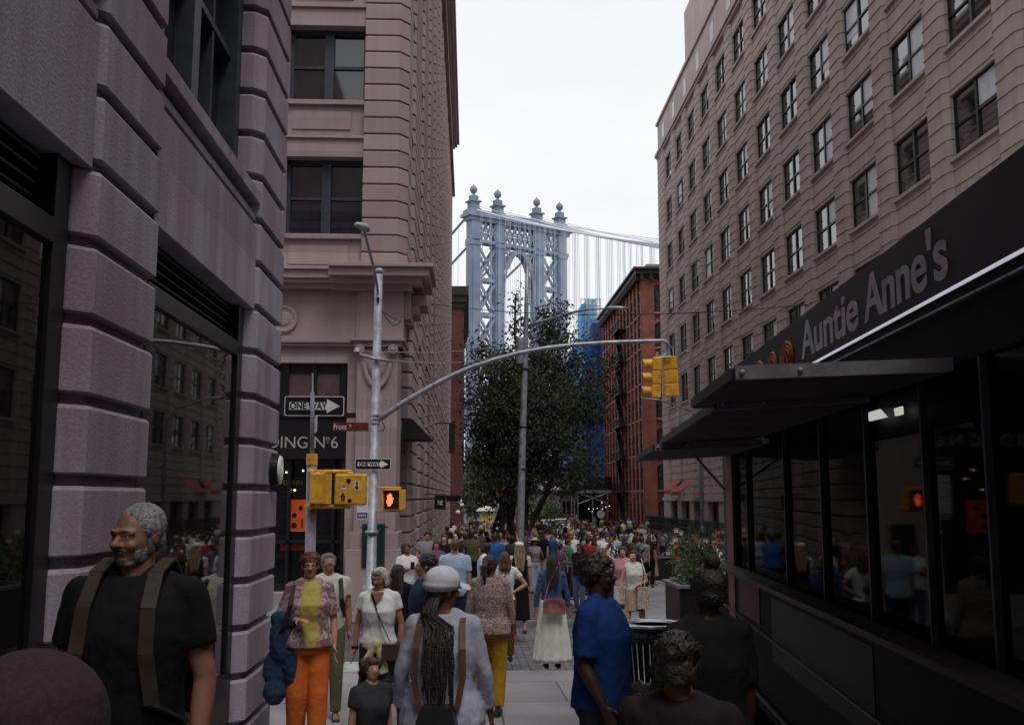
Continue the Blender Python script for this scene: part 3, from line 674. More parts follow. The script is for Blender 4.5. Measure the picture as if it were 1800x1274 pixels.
# ======================= SCAFFOLDED BUILDING WITH BLUE NETTING =======================
nb = empty('scaffolded_building', (17, 128, -2), 'tall building wrapped in blue debris netting with an open scaffold top', 'building')
SY = 127
def s_(u, v, Y=SY): return PY(u, v, Y)
MB().box((s_(1062, 0+700).x, SY+2, -2), (30, 150, s_(1060, 625).z)).build('wall', mat('dark_building_body', (.06,.05,.07), .9), nb)
def netpoly(pts, Y, d, m, name='netting'):
    mb_ = MB(); P_ = [s_(u, v, Y) for u, v in pts]
    n_ = len(P_); mb_.rings([[(q.x, Y, q.z) for q in P_], [(q.x, Y+d, q.z) for q in P_]]); return mb_.build(name, m, nb)
netpoly([(1002, 850), (1075, 850), (1075, 640), (1046, 628), (1040, 640), (1012, 655)], SY, 12, M['net'])
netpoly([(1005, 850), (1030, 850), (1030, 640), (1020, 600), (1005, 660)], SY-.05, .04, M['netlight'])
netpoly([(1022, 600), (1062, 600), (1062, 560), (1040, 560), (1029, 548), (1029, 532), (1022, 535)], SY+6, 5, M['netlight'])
netpoly([(998, 652), (1060, 652), (1060, 600), (1016, 598), (1004, 626)], SY+3, 7, M['net'])
sc = MB()
for Y_ in (SY+5.8, SY+11):
    for u in (1022, 1029, 1035, 1042, 1049, 1056): a = s_(u, 620, Y_); b_ = s_(u, 524, Y_); sc.beam(a, (a.x, a.y, b_.z), .09, .09)
    for v in range(526, 622, 12): a = s_(1022, v, Y_); b_ = s_(1056, v, Y_); sc.beam(a, (b_.x, b_.y, a.z), .08, .08)
for u in (1029, 1049): 
    a = s_(u, 620, SY+5.8); b_ = s_(u, 524, SY+5.8)
for k in range(4): a = s_(1030+0*k, 612-k*22, SY+5.8); b_ = s_(1048, 590-k*22, SY+5.8); sc.beam(a, b_, .07, .07)
sc.build('scaffold', mat('scaffold_blue_grey', (.16,.24,.36), .6), nb)
m_ = MB(); a = s_(1031, 610, SY+6.2); b_ = s_(1049, 526, SY+6.2); m_.box((a.x, SY+6.4, a.z), (b_.x, SY+10, b_.z)); m_.build('hoist_screen', mat('pale_mesh_screen', (.42,.58,.72), .7), nb)
m_ = MB(); a = s_(1040, 600, SY+2); b_ = s_(1066, 570, SY+2); m_.box((a.x, SY+1, a.z), (b_.x, SY+4, b_.z)); m_.build('platform_deck', mat('dark_blue_deck', (.02,.03,.10), .8), nb)
# sidewalk shed
sh = empty('sidewalk_shed', (15, 118, -2), 'dark sidewalk shed on pale pipe posts with small lit bulbs', 'scaffold')
SH = 112
a = s_(1003, 868, SH); b_ = s_(1075, 852, SH); MB().box((a.x, SH, s_(0+1003, 862, SH).z), (b_.x, SH+14, s_(1003, 838, SH).z)).build('deck', M['black'], sh)
MB().box((s_(1015, 862, SH).x, SH-.08, s_(1015, 866, SH).z), (b_.x, SH, s_(1015, 861, SH).z)).build('edge_beam', M['galv'], sh)
pipes = MB()
for (u0, v0, u1, v1) in ((1016,864,1016,925),(1068,864,1068,925),(1042,875,1042,925),(1017,866,1067,884),(1068,866,1017,885),(1005,868,1005,925),(1010,868,1010,925)):
    pipes.tube([s_(u0, v0, SH), s_(u1, v1, SH)], .06, 6)
pipes.build('pipe_frame', M['galv'], sh)
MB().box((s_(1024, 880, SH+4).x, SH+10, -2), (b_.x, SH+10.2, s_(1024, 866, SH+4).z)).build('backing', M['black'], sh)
bm_ = mat('bulb_glow', (1,.9,.8), .4, emit=(1,.9,.78), es=1.6)
for (u, v) in ((1035,894),(1043,894),(1050,893),(1059,894),(1065,891),(1058,883),(1071,889),(1041,899)):
    q = s_(u, v, SH+1); m_ = MB(); m_.ell(q, (.05, .05, .05), n=8, m=6); m_.build('bulb', bm_, sh, smooth=True)
q = s_(1056, 903, 88)
st = empty('stop_sign', (q.x, 88, G(88)), 'back of an octagonal stop sign on a post before the sidewalk shed', 'road sign')
m_ = MB(); m_.lathe((q.x, 88, q.z), [(0, 0), (.36, .001), (.36, .01), (0, .011)], 8, 'Y'); m_.build('plate', mat('bare_sign_back', (.5,.48,.52), .5), st)
m_ = MB(); m_.tube([(q.x, 88.05, -1.8), (q.x, 88.05, q.z+.3)], .035, 6); m_.build('post', M['galv'], st)

# ======================= FAR BACKGROUND =======================
def farbox(name, u0, u1, v0, v1, Y, m, label, cat='building', d=15, wins=0, wm=None):
    a = PY(u0, v1, Y); b_ = PY(u1, v0, Y); e = empty(name, ((a.x+b_.x)/2, Y, G(Y)), label, cat)
    MB().box((a.x, Y, min(G(Y), a.z)-.5), (b_.x, Y+d, b_.z)).build('wall', m, e)
    MB().box((a.x-.2, Y-.25, b_.z), (b_.x+.2, Y+d, b_.z+.5)).build('parapet', M['cornice'], e)
    nx = max(2, int((b_.x-a.x)/3)); nz_ = max(1, int((b_.z-G(Y))/4))
    for i in range(nx):
        for j in range(nz_):
            x_ = a.x+(i+.3)*(b_.x-a.x)/nx; z_ = G(Y)+1.5+j*4
            f = MB(); f.box((x_, Y-.03, z_), (x_+1.1, Y+.1, z_+1.9)); f.cur = 1; f.box((x_-.08, Y-.1, z_-.15), (x_+1.18, Y+.1, z_)); f.box((x_+.5, Y-.06, z_), (x_+.58, Y, z_+1.9)); f.build('window', [M['glass'], M['brickband']], e)
    return e
farbox('low_building', 900, 1006, 866, 930, 175, brickmat('far_brick', (.22,.10,.09), (.17,.08,.075), (.16,.1,.1), axis='W'), 'low reddish brick building closing the street behind the round green bush')
farbox('pale_building', 955, 990, 852, 930, 195, mat('pale_render', (.42,.40,.46), .8), 'pale building half hidden behind the low red one')
farbox('stone_building', 985, 1012, 866, 930, 150, mat('dull_mauve_wall', (.16,.12,.15), .85), 'dull mauve building beside the sidewalk shed')
farbox('pale_tower', 822, 829, 848, 930, 170, mat('blue_pale_render', (.33,.38,.42), .8), 'slim pale blue building edge left of the park trees')

# ======================= SUSPENSION BRIDGE =======================
TL = Vector((-.75, 304, 0)); TR = Vector((31.6, 324, 0)); td = (TR-TL); TW = td.length; td.normalize(); tn = Vector((td.y, -td.x, 0))   # tn: towards Brooklyn side span
br = empty('suspension_bridge', (TL.x+td.x*TW/2, TL.y+td.y*TW/2, -6), 'blue grey steel suspension bridge tower with four ball finials and sweeping cables', 'bridge')
ZT_ = 92.5
def T(a, b, z): p = TL+td*a+tn*b; return Vector((p.x, p.y, z))
def tbox(mb, a0, a1, b0, b1, z0, z1):
    ps = [T(a0, b0, 0), T(a1, b0, 0), T(a1, b1, 0), T(a0, b1, 0)]
    mb.rings([[(p.x, p.y, z0) for p in ps], [(p.x, p.y, z1) for p in ps]])
colsA = [(0.3, 3.6), (9.3, 12.6), (24.4, 27.9), (33.7, 37.2)]
sc_ = TW/37.9
colsA = [(a*sc_, b*sc_) for a, b in colsA]
zcap = 80.5
for a0, a1 in colsA:
    m_ = MB(); tbox(m_, a0, a1, -1.6, 1.6, -8, zcap); tbox(m_, a0-.25, a1+.25, -1.9, 1.9, zcap-1.2, zcap); tbox(m_, a0+.5, a1-.5, 1.6, 1.9, -8, zcap-2); tbox(m_, a0+.1, a1-.1, -1.7, 1.7, zcap, 88)
    m_.build('tower_column', M['bridge'], br)
for (i, j) in ((0, 1), (2, 3)):
    A = colsA[i][1]; B = colsA[j][0]; h = 10.9; m_ = MB()
    k = 0; z = zcap-1
    while z > 5:
        zl_ = z-h
        for b_ in (-1.1, 1.1):
            for (s, e_) in (((A, z-1), (B, zl_+1)), ((B, z-1), (A, zl_+1))): m_.beam(T(s[0], b_, s[1]), T(e_[0], b_, e_[1]), .3, .9)
            m_.beam(T(A, b_, zl_), T(B, b_, zl_), .5, 1.3)
        z = zl_
    m_.build('cross_bracing', M['bridge'], br)
# portal frame with lattice frieze and arch
m_ = MB(); tbox(m_, .0, TW, -1.7, 1.7, 80.2, 81.2); tbox(m_, -.3, TW+.3, -2.0, 2.0, 87.0, 88.2); tbox(m_, -1.2, TW+1.2, -2.8, 2.8, 88.2, 89.2); tbox(m_, -.6, TW+.6, -2.2, 2.2, 89.2, 90.4)
m_.build('portal_beam', M['bridge'], br)
m_ = MB()
for b_ in (-1.4, 1.4):
    for (A, B) in ((colsA[0][1], colsA[1][0]), (colsA[1][1], colsA[2][0]), (colsA[2][1], colsA[3][0])):
        n_ = max(3, int((B-A)/1.9)); 
        for k in range(n_):
            x0_ = A+(B-A)*k/n_; x1_ = A+(B-A)*(k+1)/n_
            m_.beam(T(x0_, b_, 81.2), T(x1_, b_, 87), .2, .35); m_.beam(T(x1_, b_, 81.2), T(x0_, b_, 87), .2, .35); m_.beam(T(x1_, b_, 81.2), T(x1_, b_, 87), .2, .3)
            m_.beam(T(x0_, b_, 84), T(x1_, b_, 84), .2, .5)
m_.build('lattice_frieze', M['bridge'], br)
A, B = colsA[1][1], colsA[2][0]; cx = (A+B)/2; hw = (B-A)/2
m_ = MB()
pts = [(hw*cos(pi*k/24), 64+15.2*sin(pi*k/24)**.95) for k in range(25)]
for b_ in (-1.2, 1.2):
    for (p0_, p1_) in zip(pts, pts[1:]): m_.beam(T(cx+p0_[0], b_, p0_[1]), T(cx+p1_[0], b_, p1_[1]), .7, 1.5)
    for s in (-1, 1):
        for (x_, z_) in ((.55, 75.5), (.8, 71.8)): m_.beam(T(cx+s*hw*x_, b_, z_), T(cx+s*hw, b_, 80.2), .3, .5)
        m_.beam(T(cx+s*hw*.35, b_, 78.6), T(cx+s*hw*.95, b_, 79.2), .3, .5)
m_.build('arch', M['bridge'], br)
# finials
for a0, a1 in colsA:
    c_ = (a0+a1)/2; f = MB(); tbox(f, c_-1.4, c_+1.4, -1.4, 1.4, 90.4, 93.0); tbox(f, c_-1.9, c_+1.9, -1.9, 1.9, 93.0, 93.5); tbox(f, c_-1.9, c_+1.9, -1.9, 1.9, 90.4, 90.9); tbox(f, c_-1.1, c_+1.1, -1.1, 1.1, 93.8, 95.2)
    p = T(c_, 0, 0); f.lathe((p.x, p.y, 95.2), [(0, 0), (.8, 0), (.4, .6), (.4, .8), (.8, 1.0), (1.1, 1.5), (1.2, 2.0), (1.08, 2.5), (.75, 2.95), (.35, 3.2), (.2, 3.6), (0, 3.7)], 14); f.build('finial', M['bridgepale'], br)
# cables
cabA = [1.9, 10.9, 26.0, 35.3]
def cz_side(t): return 91.0-.40*t+.00064*t*t
def cz_main(t): return 91.0-.40*t+.00056*t*t
for a in cabA:
    a *= sc_; m_ = MB(); m_.tube([T(a, 2*t_, cz_side(2*t_)) for t_ in range(0, 111, 3)], .27, 8); m_.build('main_cable', M['cable'], br)
    m_ = MB(); m_.tube([T(a+s, 2*t_, cz_side(2*t_)+1.3) for t_ in range(0, 111, 5) for s in (0,)], .09, 5); m_.build('hand_rope', M['cable'], br)
    m_ = MB(); m_.tube([T(a, -2*t_, cz_main(2*t_)) for t_ in range(0, 150, 3)], .42, 8); m_.build('main_cable', mat('cable_grey', (.3,.33,.4), .6) if a < 3 else bpy.data.materials['cable_grey'], br)
sus = mat('suspender_rope', (.50,.53,.60), .6, .05, .5)
tms = [5+5.1*i for i in range(25)]
for a in cabA:
    for t_ in tms:
        m_ = MB()
        for dd in (-.28, .28): m_.tube([T(a*sc_+dd, t_, cz_side(t_)), T(a*sc_+dd, t_, 33)], .06, 5, cap=False)
        m_.build('suspender', sus, br)
    m_ = MB()
    for i in range(14):
        t_ = 9+9.2*i; m_.tube([T(a*sc_, -t_, cz_main(t_)), T(a*sc_, -t_, 36)], .06, 5, cap=False)
    tag(m_.build('suspenders', sus, br), kind='stuff')
# deck truss
m_ = MB(); 
for a in (0, TW):
    for z_ in (25, 33): m_.beam(T(a, -180, z_+3), T(a, 230, z_-3), .8, .8)
    for k in range(34): t_ = -180+12*k; m_.beam(T(a, t_, 28.0-.0146*t_+1-2), T(a, t_+6, 36-.0146*t_-1), .4, .4); m_.beam(T(a, t_+6, 36-.0146*t_-1), T(a, t_+12, 27-.0146*t_), .4, .4)
m_.beam(T(TW/2, -180, 29.5), T(TW/2, 230, 23.5), TW, .6)
m_.build('deck_truss', M['bridge'], br)

# ======================= BUILDINGS BEHIND THE CAMERA =======================
def backb(name, x0, x1, y0, y1, h, face, label, m):
    e = empty(name, ((x0+x1)/2, (y0+y1)/2, -.5), label, 'building')
    MB().box((x0, y0, -1), (x1, y1, h)).build('wall', m, e)
    f = MB(); cnt = 0
    if face == 'W':
        n_ = int((y1-y0)/4.5)
        for r in range(int(h/3.7)):
            for k in range(n_):
                ya = y0+.9+4.5*k; z_ = 1.2+3.7*r; w_ = MB(); w_.box((x0-.02, ya, z_), (x0+.1, ya+2.7, z_+2.1)); w_.cur = 1; w_.box((x0-.12, ya-.1, z_-.15), (x0+.1, ya+2.8, z_)); w_.box((x0-.06, ya+1.3, z_), (x0+.1, ya+1.42, z_+2.1)); w_.build('window', [M['glassR'], M['frame']], e)
        for k in range(n_+1): f.box((x0-.25, y0+4.5*k-.6, -1), (x0+.2, y0+4.5*k+.6, h))
    else:
        n_ = int((x1-x0)/4.5)
        for r in range(int(h/3.7)):
            for k in range(n_):
                xa = x0+.9+4.5*k; z_ = 1.2+3.7*r; w_ = MB(); w_.box((xa, y1-.1, z_), (xa+2.7, y1+.02, z_+2.1)); w_.cur = 1; w_.box((xa-.1, y1-.1, z_-.15), (xa+2.8, y1+.12, z_)); w_.box((xa+1.3, y1-.1, z_), (xa+1.42, y1+.06, z_+2.1)); w_.build('window', [M['glassR'], M['frame']], e)
        for k in range(n_+1): f.box((x0+4.5*k-.6, y1-.2, -1), (x0+4.5*k+.6, y1+.25, h))
    f.build('pier', m, e); return e
backb('warehouse', 16, 34, -50, 12, 30, 'W', 'brown warehouse on the right behind the food truck, seen only in the shop window reflection', streaky('brown_stucco', (.24,.17,.16), (.3,.25,.24)))
backb('warehouse', -60, 34, -76, -62, 46, 'N', 'warehouse closing the street behind the camera', M['stucco6'])  # unseen building, added and made tall to keep sky out of window reflections
backb('warehouse', -24, -9.05, -60, 9.8, 30, 'W', 'rear wing of the nearest building, out of view', M['stucco6'])
# ======================= TREES =======================
def leafmat(name, c, c2): 
    m = mat(name, c, .85, .2, .9, c2=c2, fine=.3, bscale=6); return m
M['leaf'] = leafmat('dark_leaves', (.065,.070,.038), (.020,.024,.017))
M['leafred'] = leafmat('bronze_leaves', (.075,.045,.032), (.035,.026,.022))
M['leafbright'] = leafmat('fresh_leaves', (.16,.24,.07), (.05,.09,.03))
M['leafpark'] = leafmat('park_leaves', (.10,.115,.075), (.045,.055,.04))
M['leafmix'] = leafmat('planter_leaves', (.10,.15,.05), (.03,.055,.022))
M['bark'] = mat('dark_bark', (.055,.045,.045), .9, .3, 6, bump=.5, bscale=25, stretch=(1,1,.3))
def leaves(mb, blobs, dens, size, rng, clump=.5, nclump=None):
    """blobs: (centre, radii, weight); leaves gather round clump centres inside each blob"""
    for c, r, wgt in blobs:
        n = int(dens*wgt*r[0]*r[1]*r[2]); nc = max(5, int(n/45)); cs = []
        for _ in range(nc):
            while True:
                d = Vector((rng.uniform(-1,1), rng.uniform(-1,1), rng.uniform(-1,1)))
                if d.length < 1 and (d.length > .45 or rng.random() < .35): break
            cs.append(Vector(c)+Vector((d.x*r[0], d.y*r[1], d.z*r[2])))
        for _ in range(n):
            p = rng.choice(cs)+Vector((rng.gauss(0,1), rng.gauss(0,1), rng.gauss(0,.8)))*clump*.5
            a = Vector((rng.gauss(0,1), rng.gauss(0,1), rng.gauss(0,.6))).normalized(); b = a.orthogonal().normalized(); b = Matrix.Rotation(rng.uniform(0, 6.28), 3, a)@b; t = a.cross(b)
            s = size*rng.uniform(.6, 1.3); w_ = s*.45
            mb.add([p, p+b*s*.5+t*w_*.5+a*s*.08, p+b*s, p+b*s*.5-t*w_*.5+a*s*.08], [(0,1,2,3)])
def stems(mb, base, tops, r0, rng, wig=.2):
    for tp, rr in tops:
        pts = []; b_ = Vector(base)+Vector((rng.uniform(-.3,.3), rng.uniform(-.3,.3), 0))
        for k in range(8):
            f = k/7; p = b_.lerp(Vector(tp), f); p += Vector((rng.gauss(0, wig), rng.gauss(0, wig), 0))*sin(pi*f)
            pts.append(p)
        mb.tube(pts, [r0*rr*(1-.8*k/7) for k in range(8)], 8)
        for q in range(5):
            s = pts[3+q//2+0]; e = s+Vector((rng.uniform(-1.6,1.6), rng.uniform(-1.2,1.2), rng.uniform(.8,2.2))); mb.tube([s, s.lerp(e, .5)+Vector((0,0,.15)), e], [r0*rr*.4, r0*rr*.25, .012], 6)
rt = random.Random(11)
TY = 41
def tp(u, v, dy=0): return PY(u, v, TY+dy)
tree = empty('street_tree', tuple(tp(903, 0)[:2])+(G(TY),), 'tall dark multi-stemmed street tree in the middle of the plaza behind the lamp post', 'tree')
stm = MB(); base = Vector((tp(900, 900).x, TY, G(TY)-.1))
stems(stm, base, [(tp(906,520), 1.1), (tp(975,545,.8), 1.1), (tp(850,600,-.5), 1), (tp(1030,640,.6), .9), (tp(880,700,-1), .9), (tp(940,620,1.2), 1.0), (tp(1000,760,-.8), .7), (tp(835,720,.4), .7)], .15, rt, .22)
stm.build('trunk', M['bark'], tree, smooth=True)
cr_ = MB(); px = 1/42.
def blob(u, v, ru, rv, wgt=1, dy=0, rd=None): return (tp(u, v, dy), (ru*px, (rd or (ru+rv)/2)*px, rv*px), wgt)
bl1 = [blob(940,720,100,100,.75), blob(870,690,58,85,.8,-.8), blob(1020,700,55,75,.95,.4), blob(960,625,58,55,.8), blob(975,570,30,42,1.1,.6), blob(905,600,26,60,.7,.2), blob(905,528,9,26,1.6), blob(900,780,75,80,.7,.6), blob(1000,800,60,58,.9,-.5), blob(855,625,28,35,.5), blob(1055,655,24,40,.6), blob(850,770,36,70,.6,.2), blob(930,850,75,36,.5), blob(835,600,20,28,.35), blob(1010,620,30,40,.6,.6), blob(870,850,45,45,.9,-.6), blob(1010,840,35,35,.7), blob(920,760,70,110,.8,-.3), blob(920,700,60,70,.8,-.8)]
bl1 = [(c_, (r_[0]*.84, r_[1]*.9, r_[2]*.9), w_) for c_, r_, w_ in bl1]
leaves(cr_, bl1, 1500, .17, rt, .6)
cr_.build('crown', M['leaf'], tree)
cr_ = MB(); leaves(cr_, [blob(905,515,10,20,1.0), blob(975,545,26,26,.5), blob(805,610,22,22,.22), blob(1075,650,20,25,.3), blob(820,690,14,60,.35)], 900, .16, rt, .3); cr_.build('new_growth', M['leafred'], tree)
def bushy(name, cx, cy, z0, blobs_, m, label, size, dens, clump, trunk=None, group=None):
    e = empty(name, (cx, cy, z0), label, 'tree' if 'tree' in name else 'plant', group); mb_ = MB(); leaves(mb_, blobs_, dens, size, rt, clump); mb_.build('crown' if 'tree' in name else 'foliage', m, e)
    if trunk: t_ = MB(); t_.tube(trunk[0], trunk[1], 8); t_.build('trunk', M['bark'], e)
    return e
def farb(u, v, ru, rv, Y, wgt=1): p = PY(u, v, Y); k = Y/F; return (p, (ru*k, ru*k*.8, rv*k), wgt)
for i, (u, v, ru, rv, Y, lab) in enumerate([(835,850,28,48,150,'grey green park tree just right of the far left brick building'), (862,830,34,45,165,'tall grey green park tree behind the street tree stems'), (888,868,22,36,158,'low park tree seen between the dark stems'), (905,850,24,34,185,'farthest park tree left of the lamp post'), (1000,868,22,26,200,'small grey green tree beside the sidewalk shed')]):
    p = PY(u, v, Y); bushy('park_tree', p.x, Y, G(Y), [farb(u, v, ru, rv, Y), farb(u-ru*.4, v+rv*.4, ru*.6, rv*.5, Y), farb(u+ru*.4, v+rv*.3, ru*.6, rv*.5, Y)], M['leafpark'], lab, .75, 130, 2.2, ([(p.x, Y, G(Y)), (p.x+.3, Y, p.z)], [.35, .15]), 'park trees at the end of the street')
p = PY(950, 900, 140); bushy('round_bush', p.x, 140, G(140), [farb(950, 903, 30, 24, 140, 1.3), farb(935, 908, 20, 18, 140), farb(966, 908, 20, 18, 140)], M['leafbright'], 'round fresh green bush right of the lamp post at the far end', .4, 260, 1.1)

# ======================= SIGNAL MAST (far corner) =======================
MY = 20.9
def m_p(u, v, dy=0): return PY(u, v, MY+dy)
mp_ = empty('signal_mast', (m_p(651, 1000).x, MY, G(MY)), 'grey steel street pole at the far corner with a long curved signal arm', 'traffic pole')
t_ = MB(); pb = m_p(652, 1000); ptop = m_p(666, 482)
t_.tube([(pb.x, MY, G(MY)), (pb.x, MY, G(MY)+.25), (pb.x+.0, MY, G(MY)+.27), (ptop.x, MY, ptop.z)], [.17, .17, .105, .082], 14)
t_.tube([(pb.x, MY, 1.05), (pb.x, MY, 1.12)], [.14, .14], 14); t_.ell((ptop.x, MY, ptop.z+.06), (.10, .10, .08)); t_.build('pole', M['galv'], mp_, smooth=True)
t_ = MB(); pts = [m_p(*q) for q in ((662,740),(676,730),(700,713),(730,695),(760,678),(795,660),(830,645),(870,632),(915,620),(960,612),(1010,606),(1070,602),(1130,600),(1166,599),(1172,602),(1174,612))]
t_.tube(pts, [.062-.0015*i for i in range(16)], 12); t_.build('signal_arm', M['galv'], mp_, smooth=True)
t_ = MB()
for v in (730, 737, 744): q = m_p(660, v); t_.tube([(q.x, MY, q.z-.015), (q.x, MY, q.z+.015)], [.105, .105], 12)
t_.build('arm_clamp', M['galv'], mp_)
t_ = MB(); a = m_p(665, 520); t_.tube([a, m_p(663, 505, -.2), m_p(657, 470, -.8), m_p(645, 425, -1.6), m_p(640, 407, -1.9)], [.03]*5, 8); lm_ = t_.build('lamp_arm', M['galv'], mp_, smooth=True)
t_ = MB(); q = m_p(640, 400, -1.95); q2 = m_p(627, 395, -2.5); t_.tube([q+Vector((.08,.1,-.02)), q, q2], [.05, .09, .05], 10); t_.build('luminaire', M['galv'], lm_, smooth=True)
t_ = MB(); t_.tube([m_p(628, 617, -.3), m_p(632, 623, -.2), m_p(655, 630, -.12), m_p(683, 634, -.12)], .035, 8); q = m_p(628, 617, -.3); t_.lathe(q, [(0, 0), (.06, 0), (.07, .06), (0, .07)], 12, 'Y'); t_.build('span_bracket', M['galv'], mp_, smooth=True)
t_ = MB(); t_.tube([m_p(666, 538), m_p(669, 545), m_p(676, 555), m_p(684, 566), m_p(690, 572), m_p(700, 570), m_p(706, 562)], .01, 5); t_.build('loose_wire', M['black'], mp_); t_ = MB(); t_.tube([m_p(672, 742), m_p(676, 750), m_p(674, 756), m_p(664, 757)], .012, 5); t_.box(tuple(m_p(662, 530, -.12)), tuple(m_p(667, 523, -.08))); t_.build('loose_wire', M['black'], mp_)
# vehicle signal heads
def visor(mb_, c, d, r=.105, L=.22):
    """open tunnel visor pointing along d"""
    d = Vector(d).normalized(); up = Vector((0,0,1)); x = d.cross(up).normalized(); y = x.cross(d); n_ = 16
    a0, a1 = R(-60), R(240); rs = []
    for (l, r_) in ((0, r), (L, r*.97), (L, r*.90), (0, r*.92)):
        row = []
        for k in range(n_+1):
            a = a0+(a1-a0)*k/n_; ll = l*(1-.35*(1-max(0, sin(a)))*.6) if l else 0; row.append(Vector(c)+d*ll+x*cos(a)*r_+y*sin(a)*r_)
        rs.append(row)
    mb_.rings(rs+[rs[0]], cap=False, closed=False)
def signal(u, v, dy, rz, label, H=.86):
    c = m_p(u, v, dy); e = empty('traffic_signal', tuple(c), label, 'traffic light', 'yellow traffic signal heads on the arm'); e.rotation_euler = (R(2), R(-5) if rz == 0 else R(-3), rz)
    b_ = MB()
    for k in (-1, 0, 1): b_.box((-.15, -.09, k*H/3-H/6+.004), (.15, .09, k*H/3+H/6-.004))
    b_.box((-.13, -.07, -H/2), (.13, .07, H/2)); b_.build('housing', M['yellow'], e, world=False, bevel=.02)
    for k, col in ((1, (.10,.005,.005)), (0, (.10,.06,.0)), (-1, (.0,.08,.05))):
        v_ = MB(); visor(v_, (0, .09, k*H/3), (0, 1, 0)); v_.build('visor', M['yellow'], e, world=False, smooth=False)
        l_ = MB(); l_.lathe((0, -0+.1, k*H/3), [(0, 0), (.09, 0), (.09, .005), (0, .012)], 16, 'Y'); l_.build('lens', mat('signal_lens_%d' % (k+1), col, .2), e, world=False)
    h_ = MB(); h_.tube([(0, 0, H/2), (0, 0, H/2+.12)], .03, 8); h_.build('hanger', M['galv'], e, world=False)
    return e
signal(1154, 664, 0, R(82), 'yellow traffic signal on the arm showing its three visors from the side')
signal(1179, 662, .15, R(-12), 'yellow traffic signal on the arm seen from behind, right of the visored one')
t_ = MB(); t_.tube([m_p(1172, 603), m_p(1172, 622), m_p(1155, 628), m_p(1180, 627)], .022, 8); t_.tube([m_p(1174, 606), m_p(1182, 612), m_p(1184, 625)], .01, 5); t_.build('signal_hanger', M['galv'], mp_)
# small second lamp arm seen under the signals
t_ = MB(); Y_ = 60; t_.tube([PY(1128, 701, Y_), PY(1160, 703, Y_), PY(1185, 711, Y_), PY(1215, 722, Y_), PY(1232, 745, Y_), PY(1234, 940, Y_)], [.07, .06, .06, .08, .11, .13], 8)
tag(t_.build('street_lamp', M['galv'], smooth=True), 'grey street lamp before the grey warehouse, its arm just below the traffic signals', 'street lamp')

# signs
def arrow_sign(name, c, w_, h_, X, label, cat='road sign', post=None):
    """black sign with white arrow; c centre, X direction of text"""
    X = Vector(X).normalized(); Z = Vector((0,0,1)); Fm = frame_M(c, X, Z); N = X.cross(Z)
    e = empty(name, tuple(c), label, cat)
    def quad(mb_, pts, d0, d1): mb_.rings([[Fm@Vector((x, y, d0)) for x, y in pts], [Fm@Vector((x, y, d1)) for x, y in pts]])
    def rr(w2, h2, r):
        o_ = []
        for (sx, sy, a0) in ((1,1,0), (-1,1,90), (-1,-1,180), (1,-1,270)):
            for k in range(5): a = R(a0+22.5*k); o_.append((sx*(w2-r)+r*cos(a), sy*(h2-r)+r*sin(a)))
        return o_
    b_ = MB(); quad(b_, rr(w_/2, h_/2, .03), -.003, 0); b_.build('border', M['offwhite'], e)
    b_ = MB(); quad(b_, rr(w_/2-.012, h_/2-.012, .025), 0, .002); b_.build('face', M['signblack'], e)
    b_ = MB(); q = w_/2; hh = h_*.19; quad(b_, [(-q*.84, -hh), (q*.42, -hh), (q*.42, -h_*.36), (q*.86, 0), (q*.42, h_*.36), (q*.42, hh), (-q*.84, hh)], .002, .004); b_.build('arrow', M['offwhite'], e)
    t_ = text_mb('ONE WAY', h_*.47, Fm@Matrix.Translation((-q*.2, -.003, .006)), .001, .84, bold=.004); t_.build('lettering', M['signblack'], e)
    return e
NY = 14.8
def n_p(u, v, dy=0): return PY(u, v, NY+dy)
c = n_p(552.5, 713.5, .1); wS = n_p(605,713,.1).x-n_p(500,713,.1).x; arrow_sign('one_way_sign', c, wS, wS/3, (1, 0, 0), 'large black and white one way arrow sign high behind the near pole')
c = m_p(655.5, 815.5, -.14); wS = m_p(687, 850).x-m_p(624, 850).x; arrow_sign('one_way_sign', c, wS, wS*.31, (1, 0, 0), 'smaller one way arrow sign on the grey mast above the red hand signal')
c = n_p(555, 746, -.06); arrow_sign('one_way_sign', c, .62, .24, (-.22, 1, 0), 'one way sign turned almost edge on, on the near pole')
c = m_p(616.5, 750, -.05); e = empty('street_name_sign', tuple(c), 'brown street name sign reading Front St beside the mast', 'street sign')
wS = m_p(648, 850).x-m_p(585, 850).x; MB().box((c.x-wS/2, c.y, c.z-.09), (c.x+wS/2, c.y+.01, c.z+.09)).build('plate', M['brownsign'], e)
text_mb('Front', .17, frame_M((c.x-.22, c.y-.003, c.z-.005), (1,0,0), (0,0,1)), .001, .72).build('lettering', M['offwhite'], e); text_mb('St', .08, frame_M((c.x-.01, c.y-.003, c.z+.025), (1,0,0), (0,0,1)), .001, .8).build('lettering', M['offwhite'], e)
# near pole
npo = empty('signal_pole', (n_p(546, 1000).x, NY, G(NY)), 'near corner pole with yellow cap and pedestrian signals on yellow brackets', 'traffic pole')
pb = n_p(546, 1000); pt = n_p(548.5, 805)
t_ = MB(); t_.tube([(pb.x, NY, G(NY)), (pb.x, NY, G(NY)+.3), (pb.x, NY, G(NY)+.32), (pt.x, NY, pt.z)], [.12, .12, .078, .074], 14); t_.tube([(pt.x, NY, pt.z), (n_p(549.5, 690).x, NY, n_p(549.5, 690).z), (n_p(549.5, 689).x, NY, n_p(549.5, 689).z), (n_p(549.5, 656).x, NY, n_p(549.5, 656).z)], [.032, .030, .012, .012], 10); t_.build('pole', mat('weathered_pole', (.24,.22,.27), .6, .2, 6), npo, smooth=True)
t_ = MB(); t_.lathe((pt.x, NY, pt.z-.1), [(.0, 0), (.082, 0), (.085, .07), (.075, .075), (.085, .08), (.08, .16), (.0, .17)], 16); t_.build('collar', M['yellow'], npo)
